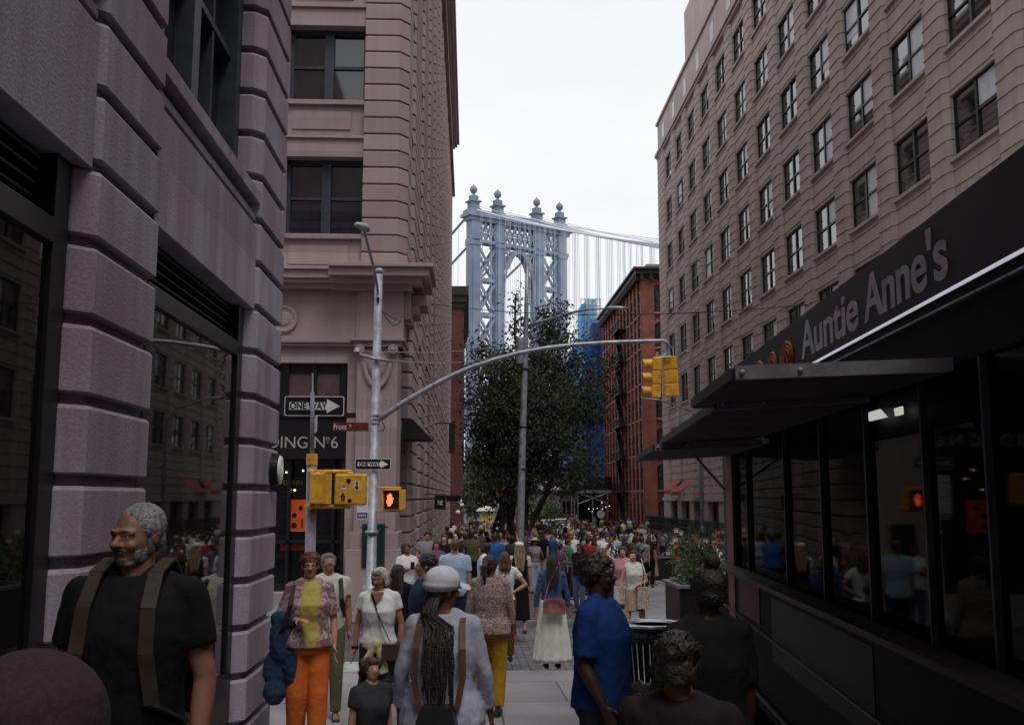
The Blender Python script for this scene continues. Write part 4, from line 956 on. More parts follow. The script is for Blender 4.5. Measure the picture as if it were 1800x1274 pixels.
t_ = MB(); zt_, zb2 = n_p(600, 829).z, n_p(600, 890).z
for zz, x0_, x1_ in ((zt_, n_p(548, 850).x, n_p(618, 850).x), (zb2, n_p(548, 850).x, n_p(618, 850).x)):
    t_.tube([(x0_, NY-.1, zz), (x1_, NY-.1, zz)], .03, 10); t_.tube([(x0_, NY-.1, zz), (x0_, NY+.02, zz)], .035, 10); t_.ell((x0_, NY-.1, zz), (.05,.05,.05))
for uu in (560, 616): q = n_p(uu, 860); t_.tube([(q.x, NY-.1, zt_), (q.x, NY-.1, zt_-.06)], .045, 10); t_.tube([(q.x, NY-.1, zb2), (q.x, NY-.1, zb2+.06)], .04, 10)
t_.build('bracket', M['yellow'], npo, smooth=True)
def pedsig(c, rz, label, w_=.44, h_=.44, hand=False, back=True, stickers=False):
    e = empty('pedestrian_signal', tuple(c), label, 'pedestrian signal', 'yellow pedestrian signal boxes'); e.rotation_euler = (0, 0, rz)
    b_ = MB(); b_.box((-w_/2, -.11, -h_/2), (w_/2, .09, h_/2)); b_.box((-w_/2-.01, .06, -h_/2-.01), (w_/2+.01, .10, h_/2+.01)); b_.build('housing', M['yellow'], e, world=False, bevel=.035)
    f_ = MB(); f_.box((-w_/2+.02, .10, -h_/2+.02), (w_/2-.02, .112, h_/2-.02)); f_.build('face', M['signblack'] if hand else mat('signal_grille', (.42,.36,.40), .6), e, world=False)
    v_ = MB(); v_.box((-w_/2+.0, .1, h_/2-.012), (w_/2, .19, h_/2)); v_.box((-w_/2, .1, -h_/2), (-w_/2+.012, .19, h_/2)); v_.box((w_/2-.012, .1, -h_/2), (w_/2, .19, h_/2)); v_.build('hood', M['yellow'], e, world=False)
    if stickers:
        s_m = MB(); s_m.box((.07, -.116, -.02), (.13, -.111, .12)); s_m.box((-.12, -.116, .0), (-.05, -.111, .06)); s_m.build('sticker', M['offwhite'], e, world=False)
        s_m = MB(); s_m.box((.08, -.119, .0), (.12, -.116, .05)); s_m.box((.085, -.119, .06), (.115, -.116, .11)); s_m.box((-.115, -.119, .035), (-.055, -.116, .055)); s_m.box((-.12, -.116, -.17), (-.10, -.111, -.1)); s_m.box((-.09, -.116, -.17), (-.07, -.111, -.1)); s_m.box((-.13, -.116, -.10), (-.06, -.111, -.085)); s_m.box((-.11, -.116, -.09), (-.085, -.111, -.05))
        s_m.lathe((.0, -.112, -.16), [(.015, 0), (.03, 0), (.03, .003), (.015, .003)], 14, 'Y'); s_m.lathe((-.02, -.112, .12), [(.02, 0), (.035, 0), (.035, .003), (.02, .003)], 14, 'Y'); s_m.build('sticker', M['signblack'], e, world=False)
    if hand:
        g_ = MB(); hm = mat('lit_orange_hand', (1,.2,.05), .4, emit=(1,.12,.04), es=2.2)
        def cp(a, b_, r): 
            a = Vector((a[0], 0, a[1])); b2 = Vector((b_[0], 0, b_[1])); d_ = (b2-a).normalized(); n_ = Vector((-d_.z, 0, d_.x)); ring = []
            for k in range(9): t = pi*k/8; ring.append(b2+n_*cos(t)*r+d_*sin(t)*r)
            for k in range(9): t = pi*k/8; ring.append(a-n_*cos(t)*r-d_*sin(t)*r)
            g_.rings([[(p_.x, .114, p_.z) for p_ in ring], [(p_.x, .118, p_.z) for p_ in ring]])
        s = .85
        for (fx, top, tilt) in ((-.045,.11,.0), (-.015,.135,.0), (.015,.125,.0), (.045,.095,.01)): cp((fx*s+.06, 0), ((fx+tilt)*s+.06, top*s), .0125)
        cp((-.02*s+.06, -.045), (.02*s+.06, -.045), .05); cp((-.02*s+.06, -.02), (.02*s+.06, -.02), .045); cp((-.05*s+.06, -.04), (-.085*s+.06, .03), .013); cp((0+.06, -.10), (.015+.06, -.10), .03)
        g_.build('hand_symbol', hm, e, world=False)
    return e
pedsig(n_p(558, 858, -.1), R(-78), 'yellow pedestrian signal on the near pole turned side on, grille to the right', .3, .44)
pedsig(n_p(616.5, 860, -.1), R(0), 'yellow pedestrian signal seen from behind with stickers on its back', .44, .43, stickers=True)
pedsig(m_p(694, 878, -.25), R(158), 'yellow pedestrian signal showing a lit orange red hand', .40, .40, hand=True)
t_ = MB(); 
for v in (857, 898): t_.tube([m_p(657, v, -.02), m_p(705, v, -.25)], .02, 8)
t_.build('ped_bracket', M['yellow'], mp_)
# notice on the mast, small blue emblem
a, b_ = m_p(627, 912, -.12), m_p(648, 836, -.12); e = empty('notice_sign', (a.x, a.y, a.z), 'tall white notice sign with dark lines and blue emblem on the left of the mast', 'sign')
MB().box((a.x, a.y, a.z), (b_.x, a.y+.01, b_.z)).build('plate', M['offwhite'], e)
t_ = MB(); W_ = b_.x-a.x; H_ = b_.z-a.z
for k, (y_, w2, hh) in enumerate(((.30,.5,.008),(.42,.7,.008),(.5,.6,.02),(.62,.75,.01),(.7,.5,.01),(.82,.7,.02))): MB().box((a.x+W_*.12, a.y-.003, a.z+H_*y_), (a.x+W_*(.12+w2), a.y, a.z+H_*y_+hh)).build('printed_line', M['signblack'], e)

MB().box((a.x+.01, a.y-.004, a.z+.02), (b_.x-.01, a.y, a.z+.13)).build('blue_panel', mat('blue_panel', (.04,.05,.22), .5), e); t_ = MB()
for k in range(4): t_.box((a.x+.04+.04*k, a.y-.006, a.z+.05), (a.x+.06+.04*k, a.y-.004, a.z+.10))
t_.build('emblem', M['offwhite'], e)
a, b_ = PY(635, 998, YB-.32), PY(677, 920, YB-.32)
e = empty('notice_board', (a.x, a.y, a.z), 'dark green panel on the corner pilaster behind the mast', 'notice board'); MB().box((a.x, a.y, a.z), (b_.x, a.y+.06, b_.z)).build('panel', M['green'], e, bevel=.01)
MB().box((a.x+.05, a.y-.01, a.z+.05), (b_.x-.05, a.y, b_.z-.05)).build('inset', mat('dark_teal_sheet', (.008,.03,.03), .35), e)
q = PY(644, 1050, 22.6); hy = empty('standpipe', (q.x, 22.6, G(22.6)), 'short grey standpipe on the pavement beside the mast', 'standpipe'); t_ = MB(); t_.lathe((q.x, 22.6, G(22.6)), [(0,0),(.14,0),(.14,.05),(.09,.06),(.09,.5),(.13,.52),(.13,.58),(.08,.66),(0,.7)], 16); t_.tube([(q.x-.18, 22.6, G(22.6)+.38), (q.x+.18, 22.6, G(22.6)+.38)], .05, 10); t_.build('body', M['galv'], hy, smooth=False)

# wires
wr = MB()
def sag(a, b_, s, r=.008, n_=14): wr.tube([a.lerp(b_, k/n_)-Vector((0,0,s*4*(k/n_)*(1-k/n_))) for k in range(n_+1)], r, 5)
sag(m_p(628, 617, -.3), PY(930, 601, 35), .15, .012); sag(m_p(683, 633, -.12), PY(925, 610, 35), .25, .012)
tag(wr.build('span_wire', M['galv']), 'pair of pale span wires from the signal mast to the lamp post', 'wire')
wr = MB(); sag(PY(760, 534, 40), PY(1420, 536, 25), .35, .014); tag(wr.build('overhead_cable', M['black']), 'dark overhead cable crossing the street before the bridge', 'cable')
wr = MB(); sag(m_p(668, 545), PY(762, 575, 26.5), .12, .008); tag(wr.build('service_wire', M['black']), 'short dark wire from the mast to the bracket of the corner building', 'wire')

# ======================= LAMP POST =======================
LYP = 35
lp = empty('lamp_post', (PY(914, 990, LYP).x, LYP, G(LYP)), 'tall slim grey lamp post in front of the dark tree with side canister', 'street lamp')
t_ = MB(); a = PY(913.5, 960, LYP); b_ = PY(927, 460, LYP); t_.tube([(a.x, LYP, G(LYP)), (a.x, LYP, G(LYP)+.9), a, PY(919, 760, LYP), PY(924, 610, LYP), PY(925.5, 540, LYP), b_], [.18, .15, .145, .12, .095, .075, .06], 12); t_.build('pole', M['galv'], lp, smooth=True)
t_ = MB(); t_.tube([PY(928, 573, LYP), PY(945, 567, LYP), PY(975, 559, LYP-.3), PY(1003, 550, LYP-.6), PY(1030, 544, LYP-.8), PY(1068, 542, LYP-1.2)], [.07,.065,.055,.05,.04,.03], 10); la = t_.build('lamp_arm', M['galv'], lp, smooth=True)
t_ = MB(); t_.tube([PY(1064, 542.5, LYP-1.2), PY(1070, 541.5, LYP-1.2), PY(1088, 541, LYP-1.3), PY(1106, 542, LYP-1.4)], [.03, .07, .07, .02], 10); t_.build('luminaire', M['galv'], la, smooth=True)
t_ = MB(); q = PY(915, 640, LYP); t_.lathe((q.x-.02, LYP-.05, q.z), [(0, 0), (.13, 0), (.145, .02), (.145, .88), (.12, .95), (0, .96)], 16); t_.build('canister', M['galv'], lp, smooth=False)
t_ = MB()
for v in (650, 752, 826): q = PY(919 if v > 700 else 923, v, LYP); t_.tube([(q.x, LYP, q.z), (q.x, LYP, q.z+.05)], [.14]*2, 12)
t_.build('band', M['black'], lp)

# ======================= SMALL SIGNS ON THE SIDE FACADE =======================
Y_ = 37; a, b_ = PY(763.5, 895, Y_), PY(783.5, 870, Y_); e = empty('hanging_sign', (a.x, Y_, a.z), 'square black hanging shop sign with pale letters sg', 'shop sign'); MB().box((a.x, Y_, a.z), (b_.x, Y_+.06, b_.z)).build('panel', M['signblack'], e)
text_mb('sg', .24, frame_M(((a.x+b_.x)/2, Y_-.004, (a.z+b_.z)/2+.02), (1,0,0), (0,0,1)), .002).build('lettering', M['offwhite'], e); MB().box((XB-.1, Y_+.02, b_.z+.01), (b_.x, Y_+.05, b_.z+.04)).build('bracket', M['black'], e)
Y_ = 60; a, b_ = PY(787, 881, Y_), PY(810, 870, Y_); MBx = MB().box((a.x-.1, Y_, a.z), (b_.x, Y_+.1, b_.z)); tag(MBx.build('projecting_sign', M['signblack']), 'narrow plain black projecting sign near the end of the left facade', 'shop sign')
Y_ = 50; a, b_ = PY(789, 797, Y_), PY(800, 745, Y_); e = empty('banner', (a.x, Y_, a.z), 'tall narrow black banner hanging from the left facade', 'banner'); MB().box((a.x, Y_, a.z), (b_.x, Y_+.04, b_.z)).build('cloth', M['blackfab'], e); MB().box((XB-.2, Y_-.01, b_.z), (b_.x, Y_+.05, b_.z+.06)).build('rod', M['black'], e)

# ======================= FOOD TRUCK =======================
W0 = Vector((2.045, 4.0, 0)); AX = Vector((.0955, 1, 0)).normalized(); OUT = Vector((-AX.y, AX.x, 0))
def TRp(s, o, z): p = W0+AX*(s-4.0)+OUT*o; return Vector((p.x, p.y, z))
ft = empty('food_truck', tuple(TRp(5, -1.1, G(5)-.14)), 'black food truck with lifted awnings and grey sign lettering filling the right side', 'food truck')
def tb(mb_, s0, s1, o0, o1, z0, z1):
    ps = [TRp(s0, o0, 0), TRp(s1, o0, 0), TRp(s1, o1, 0), TRp(s0, o1, 0)]
    if (s1-s0)*(o1-o0) < 0: ps.reverse()
    return mb_.rings([[(p.x, p.y, z0) for p in ps], [(p.x, p.y, z1) for p in ps]])
M['truck'] = mat('truck_black_paint', (.003,.0025,.0035), .6, .2, 3, bump=.04, bscale=30, spec=.1)
M['truckin'] = mat('truck_dark_interior', (.007,.006,.008), .6, .2, 3)
zg = G(6)-.14
b_ = MB(); S0, S1 = -3.5, 10.55
tb(b_, S0, S1, 0, -.06, zg+.35, 1.13); tb(b_, S0, S1, 0, -.06, 2.36, 2.98); tb(b_, S0, S0+.1, -.06, -2.3, zg+.35, 2.98); tb(b_, S1-.05, S1, -.06, -2.3, zg+.35, 2.98); tb(b_, S0, S1, -2.25, -2.3, zg+.35, 2.98)
tb(b_, S0, S1, 0, -2.3, 2.98, 3.0); tb(b_, S0+.1, S1-.05, -.06, -2.25, zg+.4, zg+.6)
tb(b_, S0, 3.2, 0, -.06, 1.13, 2.36)
b_.build('body', M['truck'], ft)
i_ = MB(); tb(i_, 3.2, S1-.06, -1.6, -1.66, .6, 2.9); i_.build('interior_wall', M['truckin'], ft)
p_ = MB(); tb(p_, S1-.2, S1, .0, -.1, zg+.2, 2.36); p_.build('corner_post', mat('deep_blue_post', (.01,.015,.04), .4), ft)
p_ = MB(); tb(p_, S1-.62, S1-.26, .012, -.02, .3, 2.33); p_.build('post_trim', mat('salmon_trim', (.15,.05,.05), .5), ft)
p_ = MB(); 
for s in (9.2, 7.6, 6.5, 5.5, 4.6, 3.9): p_ = MB(); tb(p_, s-.01, s+.01, .0, -.03, 1.13, 2.36); p_.build('window_mullion', M['frame'], ft)
g_ = MB(); tb(g_, 3.2, S1-.2, -.03, -.036, 1.13, 2.36); tg = mat('truck_window_glass', (1,1,1), .02); tn_ = tg.node_tree; pb_ = tn_.nodes['Principled BSDF']; tr_ = tn_.nodes.new('ShaderNodeBsdfTransparent'); tr_.inputs[0].default_value = (.5,.5,.52,1); gs_ = tn_.nodes.new('ShaderNodeBsdfGlossy'); gs_.inputs['Roughness'].default_value = .03; fr_ = tn_.nodes.new('ShaderNodeFresnel'); fr_.inputs['IOR'].default_value = 1.13; mx_ = tn_.nodes.new('ShaderNodeMixShader'); ge_ = tn_.nodes.new('ShaderNodeNewGeometry'); sb_ = tn_.nodes.new('ShaderNodeMath'); sb_.operation = 'SUBTRACT'; sb_.inputs[0].default_value = 1; tn_.links.new(ge_.outputs['Backfacing'], sb_.inputs[1]); ml_ = tn_.nodes.new('ShaderNodeMath'); ml_.operation = 'MULTIPLY'; tn_.links.new(fr_.outputs[0], ml_.inputs[0]); tn_.links.new(sb_.outputs[0], ml_.inputs[1]); tn_.links.new(ml_.outputs[0], mx_.inputs[0]); tn_.links.new(tr_.outputs[0], mx_.inputs[1]); tn_.links.new(gs_.outputs[0], mx_.inputs[2]); tn_.links.new(mx_.outputs[0], tn_.nodes['Material Output'].inputs[0]); g_.build('window_glass', tg, ft)
# sign board
g_ = MB(); tb(g_, -1.0, 9.35, .03, .0, 2.66, 3.03); g_.build('sign_board', mat('navy_sign_board', (.006,.006,.013), .5, .2, 3, spec=.25), ft)
g_ = MB(); a_ = TRp(-1.0, .05, 2.655); b2 = TRp(9.35, .05, 2.655); g_.beam(a_, b2, .010, .012); g_.build('sign_edge_light', mat('lit_sign_edge', (.85,.85,.88), .3, emit=(.8,.78,.92), es=.4), ft)  # thin white strip, emission set in its material
g_ = MB(); g_.beam(TRp(-1, .02, 2.61), TRp(9.3, .02, 2.61), .01, .01); g_.build('trim_line', M['galv'], ft)
# lettering: measured start / end along the truck
def s_of(u):
    r_ = ray(u, 700); x = W0+OUT*.035; t = (x.x*AX.y-x.y*AX.x)/(r_.x*AX.y-r_.y*AX.x); P_ = Vector((r_.x*t, r_.y*t, 0)); return 4.0+(P_-W0).dot(AX)
lm1 = mat('grey_sign_letters', (.54,.46,.52), .6, .1, 10)
def tword(word, u0, u1, zc_, size, m_):
    s0, s1 = s_of(u0), s_of(u1); t_ = text_mb(word, size, Matrix.Identity(4), .004, 1, 'LEFT', bold=.006)
    xs = [v[0] for v in t_.v]; x0_, x1_ = min(xs), max(xs); k = abs(s1-s0)/(x1_-x0_)
    t_.v = [tuple(TRp(s0-(x-x0_)*k, .032+z, zc_+y)) for x, y, z in t_.v]; t_.build('lettering', m_, ft)
tword('Auntie', 1412, 1514, 2.835, .34, lm1); tword("Anne's", 1526, 1678, 2.835, .34, lm1)
om = mat('orange_emblem', (.38,.10,.02), .5)
for (u0, u1) in ((1327, 1345), (1351, 1368), (1375, 1397)):
    s0, s1 = s_of(u0), s_of(u1); g_ = MB(); sc2 = (s0+s1)/2; w2 = abs(s1-s0)/2; o_ = .035
    for ph in range(3):
        pts = [TRp(sc2+(w2*(1-.3*ph))*cos(2*pi*k/16), o_, 2.80+.115*(1-.22*ph)*sin(2*pi*k/16)) for k in range(17)]; g_.tube(pts, .012, 5)
    g_.beam(TRp(sc2-w2*.3, o_, 2.72), TRp(sc2+w2*.3, o_, 2.88), .012, .02); g_.build('emblem', om, ft)
# lifted awnings
M['canopy'] = mat('canopy_dark_vinyl', (.030,.022,.027), .8, .25, 3, bump=.08, bscale=30)
M['rail'] = mat('canopy_rail', (.17,.15,.19), .45, .15, 8)
for (s0, s1, oo0, oo1, zi, zo, zi1, zo1) in ((4.2, 5.6, .92, .92, 2.36, 2.33, 2.36, 2.33), (5.38, 8.6, .82, .82, 2.34, 2.30, 2.33, 2.27), (8.4, 10.25, .90, .92, 2.25, 2.215, 2.24, 2.19)):
    aw = MB(); th = .03
    q0 = [TRp(s0, 0, zi), TRp(s0, oo0, zo), TRp(s1, oo1, zo1), TRp(s1, 0, zi1)]
    aw.rings([[q-Vector((0,0,th)) for q in q0], q0]); an = aw.build('awning', M['canopy'], ft)
    r_ = MB(); r_.beam(q0[0]+AX*-.02, q0[1]+AX*-.02, .04, .06); r_.build('end_rail', M['rail'], an)
    r_ = MB(); r_.beam(q0[1], q0[2], .03, .05); r_.build('edge_rail', M['frame'], an)
    r_ = MB(); 
    if s1 > 10: r_.beam(TRp(9.7, .40, 2.2), TRp(10.3, .03, 1.88), .018, .018)
    if s1 > 10: r_.build('gas_strut', M['black'], an)
    r_ = MB()
    for f_ in (.03, .3): a_ = q0[0].lerp(q0[1], 1-f_); r_.ell(a_+AX*-.045, (.012,.012,.012), n=8, m=6)
    r_.build('rivet', M['galv'], an)
# underside orange graphic on the body above the first awning, ledge, rails, panel
g_ = MB(); tb(g_, 3.2, S1-.3, .16, .0, 1.10, 1.135); g_.build('counter', mat('dull_counter', (.02,.012,.014), .6), ft)
g_ = MB(); g_.beam(TRp(3.2, .05, .62), TRp(S1, .05, .72), .012, .014); g_.build('side_rail', M['frame'], ft)
g_ = MB(); g_.beam(TRp(3.0, .03, .05), TRp(9.0, .03, .14), .015, .03); g_.build('bumper_rail', M['frame'], ft)
g_ = MB(); tb(g_, 8.7, 9.7, .008, 0, .72, 1.05); g_.build('side_graphic', mat('dull_magenta_vinyl', (.05,.004,.014), .7), ft)
g_ = MB(); tb(g_, 5.5, 8.2, .006, 0, .5, 1.0); g_.build('side_graphic', mat('dull_bronze_vinyl', (.006,.004,.004), .7, .3, 4), ft)
# lit panels on the ceiling inside
lmp = mat('lit_ceiling_panel', (1,1,.9), .4, emit=(.95,1,.82), es=1.7)
def onplane_o(u, v, o):
    r_ = ray(u, v); x = W0+OUT*o; t = (x.x*AX.y-x.y*AX.x)/(r_.x*AX.y-r_.y*AX.x); return Vector((r_.x*t, r_.y*t, CZ+r_.z*t))
for qd in (((1520,727),(1545,719),(1557,733),(1528,740)), ((1571,718),(1584,714),(1585,728),(1573,731))):
    P_ = [onplane_o(u, v, -1.5) for u, v in qd]; c_ = sum(P_, Vector())/4
    g_ = MB(); g_.rings([P_, [q+OUT*-.02 for q in P_]]); g_.build('ceiling_lamp', lmp, ft)
for (u, v) in ((1533, 771), (1570, 765)):
    q = onplane_o(u, v, -.8)
g_ = MB()
for s in (9.4, -1.5):
    c_ = TRp(s, -.02, zg+.42); rr_ = []
    for (r1, o1) in ((.0, .06), (.2, .06), (.24, .04), (.42, .05), (.44, .0), (.44, -.2), (0, -.2)): rr_.append([c_+OUT*o1+AX*(r1*cos(2*pi*k/24))+Vector((0,0,r1*sin(2*pi*k/24))) for k in range(24)])
    g2 = MB(); g2.rings(rr_); g2.build('wheel', M['black'], ft)

# ======================= STREET FURNITURE =======================
# litter basket
TB = Vector((1.83, 10.15, G(10.15)-.0)); tbk = empty('litter_basket', tuple(TB), 'black steel slatted litter basket with bright rim at the kerb', 'litter bin')
t_ = MB()
for k in range(26): a = 2*pi*k/26; t_.beam(TB+Vector((.22*cos(a), .22*sin(a), .04)), TB+Vector((.29*cos(a), .29*sin(a), .78)), .028, .012)
t_.build('slats', M['black'], tbk)
t_ = MB(); t_.lathe(TB, [(.285, .78), (.305, .78), (.305, .93), (.29, .93), (.285, .78)], 32); t_.build('band', M['black'], tbk)
t_ = MB(); t_.lathe(TB, [(.22, .93), (.225, .945), (.31, .955), (.335, .94), (.33, .925), (.31, .92), (.22, .93)], 32); t_.build('rim', mat('polished_rim', (.55,.55,.6), .25, metal=.7), tbk, smooth=True)
t_ = MB(); t_.lathe(TB, [(0, .02), (.22, .02), (.23, .05), (0, .05)], 24); t_.build('base', M['black'], tbk)
for k, ch in enumerate('KEEP CLEAN'):
    if ch == ' ': continue
t_ = MB()
for word, a_c in (('DUMPING', -112), ('LITTER', -68)):
    for k, ch in enumerate(word):
        a = R(a_c+(k-(len(word)-1)/2)*6.2); o_ = TB+Vector((.306*cos(a), .306*sin(a), .85)); t_.ext(text_mb(ch, .05, frame_M(o_, (-sin(a), cos(a), 0), (0,0,1)), .001))
t_.build('lettering', M['rail'], tbk)
# planters
M['soil'] = mat('soil', (.03,.02,.015), .95)
M['petal'] = mat('orange_flowers', (.35,.09,.03), .6); M['petalw'] = mat('white_flowers', (.5,.5,.48), .6); M['petalp'] = mat('pink_flowers', (.4,.08,.14), .6)
def planter(x0, x1, y0, y1, h, label, hp, rd, flowers=True, dens=5200):
    z0_ = G((y0+y1)/2); e = empty('planter', ((x0+x1)/2, (y0+y1)/2, z0_), label, 'planter', 'planters along the plaza')
    b_ = MB(); b_.box((x0, y0, z0_), (x1, y1, z0_+h)); b_.build('box', M['black'], e, bevel=.015)
    b_ = MB()
    b_.box((x0-.04, y0-.04, z0_+h), (x1+.04, y0+.05, z0_+h+.06)); b_.box((x0-.04, y1-.05, z0_+h), (x1+.04, y1+.04, z0_+h+.06)); b_.box((x0-.04, y0+.05, z0_+h), (x0+.05, y1-.05, z0_+h+.06)); b_.box((x1-.05, y0+.05, z0_+h), (x1+.04, y1-.05, z0_+h+.06)); b_.build('rim', M['rail'], e, bevel=.01)
    b_ = MB(); b_.box((x0+.05, y0+.05, z0_+h+.001), (x1-.05, y1-.05, z0_+h+.03)); b_.build('soil', M['soil'], e)
    cx, cy = (x0+x1)/2, (y0+y1)/2; rx, ry = (x1-x0)/2*1.15, (y1-y0)/2*1.1
    f_ = MB(); bb = [((cx+rnd.uniform(-.5,.5)*rx, cy+rnd.uniform(-.5,.5)*ry, z0_+h+hp*rnd.uniform(.25,.75)), (rx*.6, ry*.6, hp*.4), 1) for _ in range(5)]; leaves(f_, bb, dens, .11, rt, .16)
    for k in range(26):                                  # grassy stems
        a = Vector((cx+rnd.uniform(-.8,.8)*rx, cy+rnd.uniform(-.8,.8)*ry, z0_+h)); tp_ = a+Vector((rnd.uniform(-.25,.25), rnd.uniform(-.2,.2), hp*rnd.uniform(.8,1.3))); f_.tube([a, a.lerp(tp_, .6), tp_], [.006, .005, .002], 4)
    f_.build('foliage', M['leafmix'] if flowers else M['leaf'], e)
    if flowers:
        for mm, nn in ((M['petal'], 9), (M['petalw'], 7), (M['petalp'], 4)):
            g_ = MB()
            for _ in range(nn):
                q = Vector((cx+rnd.uniform(-1,1)*rx, cy+rnd.uniform(-1,1)*ry, z0_+h+hp*rnd.uniform(.5,1.15)))
                for k in range(6): a = k*pi/3; g_.add([q, q+Vector((.04*cos(a-.35), -.012, .04*sin(a-.35))), q+Vector((.055*cos(a), -.02, .055*sin(a))), q+Vector((.04*cos(a+.35), -.012, .04*sin(a+.35)))], [(0,1,2,3)])
            g_.build('flowers', mm, e)
planter(3.40, 4.35, 16.4, 17.6, .95, 'large black planter with pale rim full of mixed flowers nearest the food truck', .8, 1)
planter(2.95, 4.2, 24.0, 24.9, .75, 'long black planter of green shrubs behind the tables in mid plaza', .62, 1, False)
planter(6.6, 7.6, 37, 38, .8, 'black planter with dark shrub beside the grey kerb wall far right', 1.0, 1, False, 1500)
planter(3.9, 4.7, 18.6, 19.5, .9, 'black planter with orange flowers just behind the largest one', .9, 1)
# ice cream cart with umbrella far away
Y_ = 96; a = PY(845, 917, Y_); b_ = PY(868, 889, Y_); ct = empty('food_cart', ((a.x+b_.x)/2, Y_, G(Y_)), 'yellow food cart with colourful top and pale umbrella at the far left of the crowd', 'food cart')
xc, w_ = (a.x+b_.x)/2, (b_.x-a.x)/2
MB().box((xc-w_, Y_, G(Y_)+.3), (xc+w_, Y_+2, PY(0+850, 905, Y_).z)).build('body', mat('yellow_cart', (.62,.55,.16), .5, c2=(.5,.45,.12)), ct)
MB().box((xc-w_-.02, Y_-.02, PY(850, 905, Y_).z), (xc+w_+.02, Y_+2, PY(850, 897, Y_).z)).build('top_panel', mat('teal_yellow_print', (.10,.38,.42), .5, .4, 5, c2=(.6,.55,.2)), ct)
t_ = MB(); zz = PY(850, 893, Y_).z; t_.lathe((xc-.1, Y_+.6, zz-.25), [(1.0, 0), (.65, .28), (.2, .45), (0, .5)], 8); t_.build('umbrella', mat('pale_yellow_canvas', (.75,.72,.5), .7), ct)
t_ = MB(); t_.tube([(xc-.1, Y_+.6, G(Y_)), (xc-.1, Y_+.6, zz)], .03, 6); t_.build('umbrella_pole', M['galv'], ct)
Y_ = 92; a = PY(869, 918, Y_); b_ = PY(878, 866, Y_); fl = empty('feather_banner', (a.x, Y_, G(Y_)), 'tall banner with orange top and pale lower part beside the tree stems', 'banner')
zz = a.z+(b_.z-a.z)*.7; MB().box((a.x, Y_, zz), (b_.x, Y_+.05, b_.z)).build('top', mat('orange_cloth', (.7,.13,.03), .7), fl); MB().box((a.x, Y_, G(Y_)+.5), (b_.x, Y_+.05, zz)).build('cloth', mat('pale_lilac_cloth', (.38,.36,.42), .7, .3, 2), fl)
# cars
def car(x, y, rz, m, label):
    e = empty('parked_car', (x, y, G(y)-.13), label, 'car', 'pale cars beyond the crowd', rz=rz); L, W_, = 4.4, 1.78
    pr = [(-2.2,.35),(-2.2,.75),(-2.05,.88),(-1.1,.95),(-.55,1.45),(.95,1.48),(1.6,1.0),(2.1,.9),(2.2,.6),(2.2,.35)]
    b_ = MB(); b_.rings([[(xx, -W_/2+(.18 if zz_ > 1.2 else 0), zz_) for xx, zz_ in pr], [(xx, -W_/2+(.20 if zz_ > 1.2 else .0), zz_) for xx, zz_ in pr], [(xx, W_/2-(.20 if zz_ > 1.2 else 0), zz_) for xx, zz_ in pr]]); b_.build('body', m, e, world=False, bevel=.06, smooth=False)
    g_ = MB(); 
    for s in (-1, 1): g_.rings([[(-.85, s*(W_/2-.07), 1.0), (-.5, s*(W_/2-.17), 1.38), (.85, s*(W_/2-.17), 1.4), (1.3, s*(W_/2-.07), 1.02)], [(-.85, s*(W_/2-.02), 1.0), (-.5, s*(W_/2-.15), 1.38), (.85, s*(W_/2-.15), 1.4), (1.3, s*(W_/2-.02), 1.02)]])
    g_.rings([[(-1.12, -.7, 1.0), (-1.12, .7, 1.0), (-.6, .62, 1.42), (-.6, -.62, 1.42)], [(-1.09, -.7, 1.0), (-1.09, .7, 1.0), (-.57, .62, 1.42), (-.57, -.62, 1.42)]]); g_.build('windows', M['glassdark'], e, world=False)
    for sx in (-1.35, 1.35):
        for sy in (-1, 1):
            wv = MB(); wv.lathe((sx, sy*(W_/2-.1), .32), [(0, -.1), (.32, -.1), (.33, 0), (.32, .1), (0, .1)], 18, 'Y'); wv.build('wheel', M['black'], e, world=False)
    l_ = MB()
    for sy in (-.65, .65): l_.ell((-2.2, sy, .7), (.03, .13, .07), n=10, m=6)
    l_.build('headlight', M['offwhite'], e, world=False)
cm = mat('pale_blue_car_paint', (.60,.68,.72), .3); 
p = PY(966, 925, 106); car(p.x, 106, R(95), cm, 'pale blue white car at the far end, nearest the lamp post')
p = PY(986, 922, 112); car(p.x, 112, R(80), M['white'], 'white car right of the pale blue one behind the crowd')
p = PY(1004, 921, 118); car(p.x, 118, R(90), M['offwhite'], 'grey white car farthest right among the parked cars')
